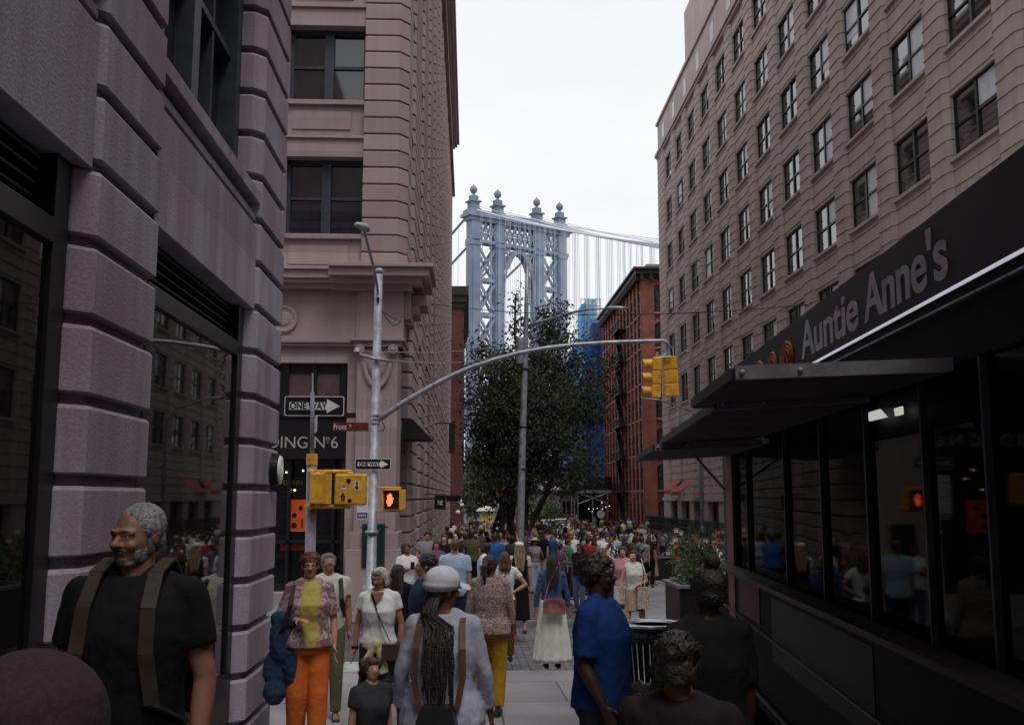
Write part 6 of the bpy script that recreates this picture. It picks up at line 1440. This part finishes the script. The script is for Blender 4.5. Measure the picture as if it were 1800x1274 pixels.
# ---- 2 knit cap bottom left ----
r, J, hp, M_, k = person(70, 1050, 1.62, 1.72, AWAY+.2, 'person in a dark brown knit cap seen from behind, closest to the camera', cloth('plum_brown', (.06,.036,.042)), 'black', None, 'tan', pose=S_(), vox=.01, z=-.16)
b_ = MB(); b_.ell(hp((0, .01, .125)), (.118*k, .125*k, .115*k), M_, 28, 16); b_.ell(hp((0, .02, .07)), (.112*k, .118*k, .06*k), M_, 28, 16)
link('cap', voxel(b_, 'cap', .008, 3, cloth('brown_knit', (.045,.028,.033), (.034,.021,.026), 'noise', 120)), r)
# ---- 3 woman in tie-dye ----
tie = cloth('tie_dye', (.42,.34,.35), (.22,.10,.125), 'tie', 16)
r, J, hp, M_, k = person(546, 969, 9.05, 1.63, R(6), 'woman with red curly hair in yellow and pink tie-dye top and orange trousers', tie, cloth('bright_orange', (.62,.14,.03)), ('curly', 'red'), 'fair', True, 1.12, S_(stride=.06, armR=((.30, .0, -1), (-.75, -.9, .05)), armL=((.22, .02, -1), (.05, -.35, -1)), head=(4, 0, 0)), sleeve=.85, hem=.90, loose=.16, vox=.0075, detail=True, eyes=True, wide=.022)
b_ = MB()
for s in (-1, 1): b_.tube([hp((s*.031+.022*cos(a), -.094+.02*abs(s*.031+.022*cos(a))*12*.1, .092+.02*sin(a))) for a in [2*pi*j/12 for j in range(13)]], .0022*k, 5); b_.tube([hp((s*.055, -.088, .095)), hp((s*.08, .0, .1))], .002*k, 5)
b_.tube([hp((-.01, -.096, .095)), hp((.01, -.096, .095))], .002*k, 5); on(r, b_, 'glasses', M['black'])
b_ = MB(); strap(b_, [(-.12, .09, 1.42*k), (-.13, .0, 1.47*k), (-.135, -.09, 1.42*k), (-.15, -.155, 1.28*k), (-.20, -.15, 1.1*k), (-.25, -.08, .98*k)], .035, .008)
b_.rings([[(-.24+x*.04, .10+y*.10, (.80+.2*q)*k) for x, y in ((-1,-1),(1,-1),(1,1),(-1,1))] for q in (0, 1)]); free(r, b_, 'handbag', blk, 'black shoulder bag under the arm of the tie-dye woman', 'bag')
b_ = MB(); w = J['elbR'].lerp(J['wriR'], .35)   # denim jacket over the arm
b_.cap(w+V3((-.07, .03, .0)), w+V3((.06, -.03, .0)), .075, .07, 16); b_.ell(w+V3((-.02, .0, -.18)), (.13, .075, .24)); b_.ell(w+V3((-.06, .03, -.42)), (.14, .06, .20)); b_.ell(w+V3((-.09, .0, -.60)), (.10, .05, .12)); b_.ell(w+V3((.05, -.03, -.35)), (.07, .05, .22))
me = voxel(b_, 'jacket', .011, 1, cloth('denim_jacket', (.028,.042,.085)), disp=(.028, .05)); o = link('jacket', me); o.location = r.location; o.rotation_euler = r.rotation_euler; tag(o, 'dark blue denim jacket draped over the forearm of the tie-dye woman', 'jacket')
# ---- 4 man behind her ----
r, J, hp, M_, k = person(579, 968, 10.6, 1.70, R(10), 'grey haired man in white t-shirt and grey trousers looking down behind the tie-dye woman', 'offwhite', 'olive', ('short', 'grey'), 'tan', False, 1.0, S_(stride=.22, head=(10, -18, 0)), vox=.011, detail=True)
b_ = MB(); 
for s in (-1, 1): strap(b_, [(s*.12, .12, 1.34*k), (s*.115, .04, 1.485*k), (s*.12, -.09, 1.43*k), (s*.13, -.148, 1.25*k), (s*.16, -.05, 1.05*k)], .045, .012)
b_.rings([[(x*.16*k, .14+.12*q, z_*k) for x, z_ in ((-1,.98),(1,.98),(1,1.4),(-1,1.4))] for q in (0, 1)]); free(r, b_, 'backpack', blk, 'black backpack on the grey haired man behind the tie-dye woman', 'backpack')
# ---- 5 v-neck woman ----
r, J, hp, M_, k = person(668, 993, 9.55, 1.60, R(-4), 'blond woman in white v-neck t-shirt with a cream jacket tied round her waist', 'white', 'charcoal', ('bob', 'silver'), 'tan', True, 1.10, S_(stride=.10, armR=((.26, .10, -1), (.05, -.2, -1)), armL=((.26, .02, -1), (-.02, -.22, -1)), head=(-16, 10, 0)), sleeve=.45, hem=.95, vox=.0075, detail=True, eyes=True, bottom='shorts', blen=.42)
b_ = MB(); b_.add([(-.062, -.128, 1.475*k), (.062, -.128, 1.475*k), (0, -.150, 1.345*k)], [(0,2,1)]); 
b_ = MB(); b_.rings([[(x*k, y*k, z_*k) for x, z_ in ((-.058,1.478),(0,1.36),(.058,1.478))] for y in (-.150, -.02)]); on(r, b_, 'neckline', skin('tan'))
b_ = MB(); b_.tube([hp((.075*cos(a), -.03+.08*sin(a), .17+.01*sin(a))) for a in [pi+.5+2.1*j/10 for j in range(11)]], .004, 5)
for s in (-1, 1): b_.tube([hp((s*.034+.024*cos(a), -.078, .175+.017*sin(a))) for a in [2*pi*j/12 for j in range(13)]], .0035*k, 5)
on(r, b_, 'sunglasses', M['black'])
b_ = MB(); b_.loft([(.90*k, 0, -.0, .20*k, .150*k), (.95*k, 0, 0, .195*k, .150*k), (1.0*k, 0, 0, .178*k, .138*k)], 24, 2.2)
b_.ell((-.0, -.135*k, .95*k), (.05, .035, .04)); b_.cap((-.02, -.13*k, .94*k), (-.13, -.125*k, .68*k), .032, .045, 12, flat=True, sx=1); b_.cap((.02, -.13*k, .94*k), (.07, -.135*k, .66*k), .032, .05, 12, flat=True); b_.ell((0, .09, .80*k), (.17, .07, .18))
me = voxel(b_, 'jacket', .010, 2, cloth('cream', (.50,.45,.28)), disp=(.02, .06)); o = link('jacket', me); o.location = r.location; o.rotation_euler = r.rotation_euler; tag(o, 'cream jacket knotted by its sleeves round the waist of the v-neck woman', 'jacket')
b_ = MB(); strap(b_, [(-.06, .10, 1.40*k), (-.075, .03, 1.492*k), (-.06, -.075, 1.455*k), (.0, -.145, 1.30*k), (.07, -.160, 1.12*k), (.13, -.165, .98*k)], .018, .004)
b_.rings([[(x_*1, -.165+y_*.03, z_) for x_, y_ in ((.06,-1),(.25,-1),(.25,1),(.06,1))] for z_ in (.80*k, .965*k)]); free(r, b_, 'crossbody_bag', mat('dark_brown_patent', (.05,.025,.03), .25), 'small dark crossbody bag on a thin strap of the white v-neck woman', 'bag')
b_ = MB(); w = J['wriR']; b_.cap(w+V3((0,0,.02)), w+V3((0,0,-.01)), .034, .033, 12, flat=True); on(r, b_, 'watch', M['black'])
# ---- 6 and 7 ----
person(702, 990, 11.4, 1.60, AWAY-.3, 'woman with long dark hair in a black top behind the white v-neck woman', 'black', 'denim', ('long', 'dark'), 'tan', True, 1.0, S_(), sleeve=.2, vox=.013)
r, J, hp, M_, k = person(716, 953, 19.2, 1.66, R(20), 'woman with dark curly hair in a white t-shirt looking down at her phone', 'white', 'denim', ('curly', 'dark'), 'brown', True, 1.05, S_(head=(10, -22, 0), armR=((.2, -.3, -1), (-.5, -1, .3)), armL=((.2, -.3, -1), (-.5, -1, .3))), vox=.015)
b_ = MB(); b_.box((-.04, -.36, 1.16), (.04, -.35, 1.30)); free(r, b_, 'phone', M['black'], 'black phone held by the curly haired woman in white', 'phone')
r, J, hp, M_, k = person(744, 972, 9.9, 1.68, R(-75), 'young man with glasses in a navy t-shirt printed with white letters, in profile', 'navy', 'charcoal', ('curly', 'dark'), 'tan', False, 1.0, S_(head=(-10, -4, 0), armR=((.15, .1, -1), (.0, -.7, -1))), vox=.009, detail=True, sleeve=.6)
b_ = MB()
for s in (-1, 1): b_.tube([hp((s*.031+.022*cos(a), -.095, .092+.019*sin(a))) for a in [2*pi*j/12 for j in range(13)]], .0025*k, 5); b_.tube([hp((s*.055, -.09, .095)), hp((s*.082, .0, .1))], .0025*k, 5)
on(r, b_, 'glasses', M['black'])
t_ = text_mb('JA', .085, frame_M((-.02*k, .158*k, 1.28*k), (-1,0,0), (0,0,1)), .004); t_.ext(text_mb('10', .085, frame_M((-.02*k, .158*k, 1.20*k), (-1,0,0), (0,0,1)), .004)); t2 = text_mb('JA', .07, frame_M((-.235*k, .015*k, 1.30*k), (0,-1,0), (0,0,1)), .006); t2.ext(text_mb('10', .07, frame_M((-.235*k, .015*k, 1.235*k), (0,-1,0), (0,0,1)), .006)); t_.ext(t2)
on(r, t_, 'shirt_print', M['offwhite'])
# ---- 8 white cap woman ----
r, J, hp, M_, k = person(781, 996, 5.6, 1.60, AWAY-.12, 'woman with long braids, white baseball cap and pale grey sweater, from behind', cloth('lavender_grey', (.36,.36,.44)), 'charcoal', ('braids', 'dark'), 'brown', True, 1.18, S_(head=(-48, 0, 0), armL=((.30, .02, -1), (.1, -.4, -1)), armR=((.30, .02, -1), (.1, -.4, -1))), sleeve=1.9, hem=.86, vox=.008, detail=True, loose=.14)
b_ = MB(); b_.ell(hp((0, .012, .150)), (.102*k, .113*k, .090*k), M_, 32, 18); b_.ell(hp((0, .02, .125)), (.104*k, .115*k, .05*k), M_, 32, 12)
cm_ = voxel(b_, 'cap', .006, 3, cloth('cap_white', (.55,.55,.60))); link('cap', cm_, r)
b_ = MB(); rs = []
for t, wd in ((-.085, .085), (-.12, .083), (-.155, .072), (-.18, .05), (-.192, .02)):
    rs.append([hp((wd*cos(a), t, .136-.25*(abs(t)-.085)+.009*sin(a)-.038*(cos(a)**2)*min(1, wd/.08))) for a in [2*pi*j/16 for j in range(16)]])
b_.rings(rs); link('cap_brim', voxel(b_, 'cap_brim', .004, 2, cloth('cap_white', (.55,.55,.60))), r)
b_ = MB()
for s in (-1, 1): strap(b_, [(s*.13, -.12, 1.2*k), (s*.115, -.10, 1.40*k), (s*.11, .0, 1.482*k), (s*.115, .10, 1.44*k), (s*.125, .165, 1.30*k), (s*.13, .185, 1.15*k), (s*.10, .20, .98*k)], .032, .01)
free(r, b_, 'backpack_strap', leather, 'brown leather shoulder straps on the back of the white cap woman', 'backpack strap')
b_ = MB(); b_.rings([[(x*.17*k, .16+.12*q, z_*k) for x, z_ in ((-.6,.66),(.6,.66),(.68,.90),(.5,1.0),(-.5,1.0),(-.68,.90))] for q in (0, 1)]); o = free(r, b_, 'backpack', blk, 'small black leather backpack low on the back of the white cap woman', 'backpack')
# ---- 9.. ----
person(800, 944, 16.3, 1.74, AWAY, 'man with short reddish hair in a light blue shirt seen from behind', 'lightblue', 'navy', ('crop', 'auburn'), 'fair', False, 1.12, S_(), sleeve=.7, hem=.84, vox=.013)
r, J, hp, M_, k = person(655, 1150, 6.15, 1.06, R(30), 'small child with brown hair in two bunches at the bottom edge', 'charcoal', 'denim', ('mid', 'brown'), 'fair', True, 1.05, S_(), vox=.010)
b_ = MB()
for s in (-1, 1): b_.ell(hp((s*.085, .03, .14)), (.045*k, .045*k, .06*k))
link('bunches', voxel(b_, 'bunches', .007, 1, hm_('brown'), disp=(.006, .02)), r)
r, J, hp, M_, k = person(862, 971, 10.6, 1.60, AWAY-.12, 'dark haired woman in speckled beige blouse and mustard trousers seen from behind', cloth('speckled', (.38,.32,.29), (.17,.10,.10), 'noise', 75), cloth('mustard', (.34,.195,.015)), ('pony', 'dark'), 'brown', True, 1.14, S_(stride=.1, head=(-22, 0, 0), armL=((.24, .0, -1), (.08, -.2, -1)), armR=((.24, .0, -1), (.08, -.2, -1))), sleeve=1.7, hem=.88, loose=.10, vox=.009, wide=.012, detail=True)
r, J, hp, M_, k = person(887, 966, 15.0, 1.62, AWAY, 'woman with auburn hair in a white t-shirt with hand on hip', 'white', 'brown', ('mid', 'auburn'), 'fair', True, 1.0, S_(armR=((.8, .1, -1), (-.9, .2, -.5)), armL=((.15, 0, -1), (0, -.2, -1))), sleeve=.5, hem=.96, vox=.012)
b_ = MB(); b_.ell((.10, .17, 1.05), (.14, .06, .09)); strap(b_, [(.05, .15, 1.12), (-.08, .10, 1.38), (-.1, .0, 1.42)], .03); free(r, b_, 'shoulder_bag', leather, 'brown leather bag behind the auburn haired woman in white', 'bag', True)
r, J, hp, M_, k = person(913, 951, 18.6, 1.68, AWAY, 'woman with long straight blond hair in a long black dress over a cream t-shirt', 'offwhite', 'black', ('long', 'blond'), 'fair', True, .96, S_(stride=.12), sleeve=.5, hem=.95, bottom='skirt', blen=.28, sk=(.20, .165, 7, .06), vox=.011)
b_ = MB(); b_.ell(hp((0, .03, .17)), (.088*k, .1*k, .058*k), M_, 20, 12); link('cap', voxel(b_, 'cap', .010, 2, cc('white')), r)
b_ = shirt_mb(k, True, .98, J, 0, .92, .026); link('dress_bodice', voxel(b_, 'dress_bodice', .012, 2, cc('black')), r)
r, J, hp, M_, k = person(940, 952, 30, 1.68, R(20), 'woman in pale blue flared jeans and white straw hat standing by the lamp post', 'grey', 'palejean', ('mid', 'brown'), 'tan', True, 1.0, S_(armL=((.5, 0, -1), (-.4, -.8, .3))), sleeve=.4, hem=1.0, flare=.08, wide=.03, vox=.016)
b_ = MB(); b_.ell(hp((0, .0, .19)), (.17*k, .18*k, .016*k), M_, 20, 8); b_.ell(hp((0, .0, .21)), (.085*k, .09*k, .06*k), M_, 20, 8); on(r, b_, 'sun_hat', cc('offwhite'), True)
r, J, hp, M_, k = person(852, 953, 19.5, 1.74, R(-110), 'dark skinned man in a white t-shirt turned sideways in the middle of the walk', 'white', 'denim', ('crop', 'dark'), 'dark', False, 1.0, S_(), vox=.014)
r, J, hp, M_, k = person(970, 983, 14.2, 1.64, AWAY+.05, 'woman with long dark hair in a denim jacket and long white skirt seen from behind', cloth('denim_blue', (.055,.085,.17)), cloth('sheer_white', (.60,.60,.55)), ('long', 'dark'), 'tan', True, 1.02, S_(armL=((.24, .0, -1), (.12, -.2, -1)), armR=((.24, .0, -1), (.12, -.2, -1))), sleeve=1.85, hem=.98, loose=.06, bottom='skirt', blen=.10, sk=(.30, .18, 13, .07), vox=.010)
b_ = MB(); b_.rings([[(x_*.15, .19+.06*q, z_) for x_, z_ in ((-1,.74),(1,.74),(1,.90),(.8,.95),(-.8,.95),(-1,.90))] for q in (0, 1)]); strap(b_, [(.13, .2, .92), (.06, .15, 1.15), (-.05, .14, 1.35), (-.1, .03, 1.42)], .012); o = free(r, b_, 'shoulder_bag', mat('rose_leather', (.30,.12,.11), .5, .3, 8), 'rose pink shoulder bag behind the denim jacket woman', 'bag')
# ---- 17 blue t-shirt man ----
r, J, hp, M_, k = person(1055, 970, 5.75, 1.70, R(64), 'man in a cobalt blue t-shirt and sunglasses in profile beside the litter basket', cloth('cobalt', (.010,.036,.15)), 'charcoal', ('short', 'dark'), 'dark', False, 1.12, S_(head=(14, -2, 0), armL=((.2, -.05, -1), (0, -.5, -1)), armR=((.15, .05, -1), (.0, -.5, -.9))), vox=.0075, detail=True, sleeve=.85, loose=.06)
b_ = MB()
for s in (-1, 1): b_.ell(hp((s*.033, -.092, .094)), (.026*k, .006*k, .018*k), M_, 12, 8); b_.tube([hp((s*.055, -.088, .1)), hp((s*.083, .0, .105))], .003*k, 5)
b_.tube([hp((-.01, -.096, .1)), hp((.01, -.096, .1))], .003*k, 5); on(r, b_, 'sunglasses', M['black'], True)
# ---- 18, 19 women on the right ----
r, J, hp, M_, k = person(1114, 977, 16.9, 1.65, R(10), 'woman in white sleeveless top and beige mini skirt looking to the left', cloth('white_tank', (.60,.62,.58)), 'beige', ('mid', 'brown'), 'pale', True, .98, S_(head=(-40, 0, 0), spread=1.5, armL=((.35, .1, -1), (-.6, -.5, -.1)), armR=((.25, .05, -1), (.1, -.2, -1))), sleeve=0, hem=.98, bottom='skirt', blen=.62, sk=(.19, .18, 5, .02), vox=.009, detail=True)
b_ = MB(); b_.rings([[(.10+x_*.11, -.20+.05*q, z_) for x_, z_ in ((-1,.60),(1,.60),(.95,.95),(-.9,.95))] for q in (0, 1)]); strap(b_, [(.12, -.17, .95), (.14, -.13, 1.2), (.13, .0, 1.40)], .015); free(r, b_, 'tote_bag', cloth('printed_tote', (.55,.53,.5), (.36,.22,.22), 'noise', 38), 'white tote bag with dark red print held by the woman in a beige skirt', 'bag')
person(1095, 966, 18.6, 1.68, R(-25), 'woman in pale pink top, one arm raised, behind the beige skirt woman', 'pink', 'offwhite', ('mid', 'brown'), 'fair', True, 1.0, S_(armR=((.9, -.2, .7), (-.6, -.2, 1)), armL=((.2, 0, -1), (0, -.2, -1))), sleeve=.1, hem=.95, bottom='shorts', blen=.4, vox=.012)
# ---- 20 dark silhouettes at right ----
person(1240, 985, 4.6, 1.64, AWAY+.25, 'woman with dark hair in a top bun in black, standing by the food truck', 'black', 'black', ('bun', 'dark'), 'dark', True, 1.15, S_(armL=((.35, -.2, -1), (-.2, -1, -.1))), vox=.010, sleeve=.8, loose=.1)
person(1192, 1084, 3.5, 1.38, AWAY-.4, 'short dark haired person in black at the lower right', cloth('dusk', (.018,.013,.016)), 'black', ('curly', 'dark'), 'brown', False, 1.1, S_(), vox=.010)
# ---- others ----
r, J, hp, M_, k = person(1257, 958, 26.5, 1.64, R(10), 'woman in a white top with headphones at the truck corner far right', 'white', 'charcoal', ('mid', 'blond'), 'pale', True, 1, S_(armR=((.2, -.1, -1), (-.5, -1, .8))), vox=.016)
person(1165, 929, 50, 1.76, AWAY, 'man in a light blue shirt and black shorts walking away on the right', 'lightblue', 'black', ('short', 'dark'), 'fair', False, 1.05, S_(stride=.1), bottom='shorts', vox=.02)
person(1234, 922, 47, 1.78, AWAY, 'man in navy with grey hair walking by the grey dock wall', 'navy', 'charcoal', ('crop', 'grey'), 'fair', False, 1.05, S_(), vox=.02, sleeve=1.8)
person(1222, 926, 48, 1.62, AWAY, 'woman in pink beside the man in navy by the grey dock wall', 'pink', 'grey', ('mid', 'brown'), 'fair', True, 1.0, S_(), vox=.02)
person(752, 921, 25.0, 1.72, R(0), 'man in a grey t-shirt leaning near the facade with crossed arms', 'grey', 'charcoal', ('short', 'dark'), 'tan', False, 1, S_(armL=((.25, -.1, -1), (-.9, -.6, .1)), armR=((.25, -.1, -1), (-.9, -.6, .0))), vox=.016)
person(781, 931, 24.5, 1.66, R(0), 'woman in a black tank top walking towards the camera on the left', 'black', 'black', ('mid', 'auburn'), 'fair', True, 1.0, S_(stride=.1), sleeve=0, bottom='skirt', blen=.3, vox=.015)
person(767, 948, 22.5, 1.60, R(5), 'person in a mauve top with sunglasses walking on the left by the facade', cloth('mauve', (.16,.09,.12)), 'charcoal', ('mid', 'brown'), 'tan', True, 1.0, S_(), sleeve=1.8, vox=.015)
person(829, 931, 30, 1.74, AWAY, 'man in a dark olive shirt among walkers left of the tree', 'olive', 'black', ('short', 'dark'), 'tan', False, 1.1, S_(stride=.1), vox=.018)
person(808, 926, 34, 1.72, AWAY, 'man in a lilac shirt and shorts among walkers left of the tree', cloth('lilac', (.22,.2,.34)), 'charcoal', ('short', 'dark'), 'fair', False, 1, S_(stride=-.1), bottom='shorts', vox=.018)
person(870, 935, 26, 1.75, R(170), 'man in a royal blue t-shirt with white lettering beside the tree trunk', cloth('royal', (.03,.09,.30)), 'black', ('crop', 'dark'), 'brown', False, 1.15, S_(), vox=.018)
# group round the high tables
for (u, v, d, H, yw, lb_, tp_, bt_, hr, sk_, fm) in [
 (1000, 946, 27, 1.7, 1.2, 'person in a dark green shirt sitting at the plaza tables', 'green', 'black', ('short', 'dark'), 'tan', False),
 (1018, 955, 23, 1.66, -.6, 'woman in a black top standing at the plaza tables', 'black', 'denim', ('long', 'dark'), 'brown', True),
 (1034, 944, 29, 1.74, 2.6, 'man in a red shirt at the plaza tables', 'red', 'charcoal', ('short', 'brown'), 'fair', False),
 (985, 952, 25, 1.6, 2.2, 'woman in a purple top near the plaza tables', 'purple', 'black', ('pony', 'dark'), 'tan', True),
 (1128, 945, 31, 1.75, 3.0, 'man with black backpack and grey cap in a grey shirt on the plaza', 'grey', 'black', ('short', 'brown'), 'fair', False),
 (1141, 940, 33, 1.72, 2.8, 'person in a long black coat right of the grey shirt man', 'black', 'black', ('long', 'dark'), 'tan', True),
 (1075, 950, 28, 1.66, .4, 'woman in a white blouse before the long planter', 'white', 'khaki', ('mid', 'brown'), 'fair', True),
 (900, 940, 28, 1.7, 3.1, 'person in a charcoal shirt just left of the lamp post', 'charcoal', 'black', ('short', 'dark'), 'brown', False)]:
    person(u, v, d, H, yw, lb_, tp_, bt_, hr, sk_, fm, 1.0, S_(stride=.05), vox=.02)
# high tables
for (u, Y_, lb_) in ((1008, 24.5, 'round high table at the plaza, nearer one'), (1030, 28, 'round high table at the plaza, farther one')):
    q = PY(u, 990, Y_); gz = G(Y_); tb_ = empty('high_table', (q.x, Y_, gz), lb_, 'table', 'high tables on the plaza')
    b_ = MB(); b_.lathe((q.x, Y_, gz), [(0, 1.02), (.35, 1.02), (.35, 1.05), (0, 1.05)], 20); b_.build('top', M['frame'], tb_)
    for j in range(3): a = 2*pi*j/3; b_ = MB(); b_.tube([(q.x, Y_, gz+1.02), (q.x+.3*cos(a), Y_+.3*sin(a), gz)], .018, 6); b_.build('leg', M['black'], tb_)

# ---------------- THE CROWD ----------------
def proto(fem, H, bottom, hairst, pose, fat):
    k = H/1.75; J = skeleton(pose, k, fem); hp, M_ = headM(pose, k); ms = []
    body = body_mesh('b', k, fem, fat, pose, .022, False, None, J, hp, M_); ms.append((body, 0))
    ms.append((voxel(shirt_mb(k, fem, fat, J, .5, .88, .022), 's', .024, 1), 2))
    if bottom == 'pants': ms.append((voxel(pants_mb(k, fem, fat, J, .97), 'p', .024, 1), 3))
    elif bottom == 'shorts': ms.append((voxel(pants_mb(k, fem, fat, J, .42, wide=.015), 'p', .024, 1), 3))
    else: ms.append((skirt_mb(k, .35, 1.03, .26, .18).mesh('p', None), 3))
    ms.append((hair_mesh(hairst, k, hp, M_, None, .018, 3), 1)); ms.append((voxel(shoes_mb(k, J), 'f', .022, 1), 3))
    allm = MB()
    for me, idx in ms:
        allm.cur = idx; allm.add([tuple(v.co) for v in me.vertices], [tuple(p.vertices) for p in me.polygons]); bpy.data.meshes.remove(me)
    me = allm.mesh('pedestrian', [skin('fair'), hm_('dark'), cc('white'), cc('black')], smooth=True); return me
PR = [proto(False, 1.75, 'pants', 'short', S_(stride=.12), 1.0), proto(True, 1.63, 'pants', 'long', S_(stride=-.08), 1.0), proto(False, 1.72, 'shorts', 'crop', S_(armR=((.3, -.2, -1), (-.2, -1, .4))), 1.1),
      proto(True, 1.6, 'skirt', 'mid', S_(), 1.05), proto(True, 1.66, 'shorts', 'pony', S_(armL=((.5, -.6, .2), (-.1, -.6, 1)), armR=((.5, -.6, .2), (-.1, -.6, 1))), 1.0), proto(False, 1.8, 'pants', 'curly', S_(armL=((.2, -.1, -1), (-.3, -1, .1))), 1.05)]
kinds = ['man in long trousers', 'woman with long hair in trousers', 'man in shorts', 'woman in a skirt', 'woman in shorts with raised arms', 'curly haired man in trousers']
tops = ['white']*3+['black']*2+['navy', 'grey', 'lightblue', 'red', 'pink', 'offwhite', 'charcoal', 'green', 'purple', 'beige', 'blue', 'olive', 'brown', 'black', 'grey', 'navy', 'charcoal', 'white', 'offwhite']
bots = ['black', 'charcoal', 'denim', 'palejean', 'khaki', 'navy', 'offwhite', 'beige']
hairs = {'dark': 5, 'brown': 3, 'auburn': 1, 'blond': 2, 'grey': 1}; hl = [h for h, n in hairs.items() for _ in range(n)]
skl = ['pale', 'fair', 'fair', 'tan', 'tan', 'brown', 'dark']
cname = {'palejean': 'pale denim', 'lightblue': 'light blue', 'offwhite': 'off white'}
rc = random.Random(23); used = set(); placed = []
def zone(X, Y):
    z_ = 'near' if Y < 42 else 'in the middle of' if Y < 65 else 'deep in'
    if X < 1.2: s = 'the walkers beside the left facades'
    elif X < 3.4: s = 'the crowd around the tree and lamp post'
    elif X < 8: s = 'the dense plaza crowd'
    else: s = 'the crowd towards the red brick building'
    return z_+' '+s
tries = 0
while len(placed) < 215 and tries < 30000:
    tries += 1
    Y_ = 31+78*rc.random()**1.25; u_ = rc.choice((rc.uniform(748, 900), rc.uniform(925, 1145), rc.uniform(925, 1145), rc.uniform(900, 1170)))
    X = PY(u_, 900, Y_).x
    if X < -1.2 or X > 13.8: continue
    if abs(X-2.9) < .8 and abs(Y_-41) < .8: continue
    if u_ > 1150 and Y_ < 60: continue
    if Y_ < 38 and u_ < 960 and rc.random() < .5: continue
    if Y_ < 40 and u_ > 1080 and rc.random() < .6: continue
    if any((X-a)**2+(Y_-b_)**2 < .55**2 for a, b_ in placed): continue
    i = rc.randrange(6); t_, b_c, h_ = rc.choice(tops), rc.choice(bots), rc.choice(hl)
    lab = f"{kinds[i]}, {cname.get(t_, t_)} top, {cname.get(b_c, b_c)} below, {h_} hair, {zone(X, Y_)}".replace('man in long trousers', 'man').replace('woman with long hair in trousers', 'long haired woman').replace('curly haired man in trousers', 'curly haired man').replace('woman in shorts with raised arms', 'woman with raised arms')
    if len(lab.split()) > 16: lab = lab.replace(' below', '').replace(' hair, ', ' hair ').replace('woman with raised arms', 'arms raised woman')
    if len(lab.split()) > 16: lab = lab.replace('in the middle of', 'mid').replace('the walkers beside the left facades', 'walkers by left facades').replace('around the tree and lamp post', 'round the tree').replace('towards the red brick building', 'by the brick building')
    if lab in used or len(lab.split()) > 16: continue
    used.add(lab); placed.append((X, Y_))
    o = link('person', PR[i]); o.location = (X, Y_, G(Y_)-(0 if Y_ < 90 else .13)); sc1 = rc.uniform(.93, 1.06); o.scale = (sc1*rc.uniform(.95, 1.1), sc1, sc1)
    o.rotation_euler = (0, 0, rc.choice((rc.uniform(-.6, .6), pi+rc.uniform(-.6, .6), rc.uniform(0, 6.28))))
    for s, m_ in enumerate((skin(rc.choice(skl)), hm_(h_), cc(t_), cc(b_c))): o.material_slots[s].link = 'OBJECT'; o.material_slots[s].material = m_
    tag(o, lab, 'person', 'people in the crowd filling the plaza')
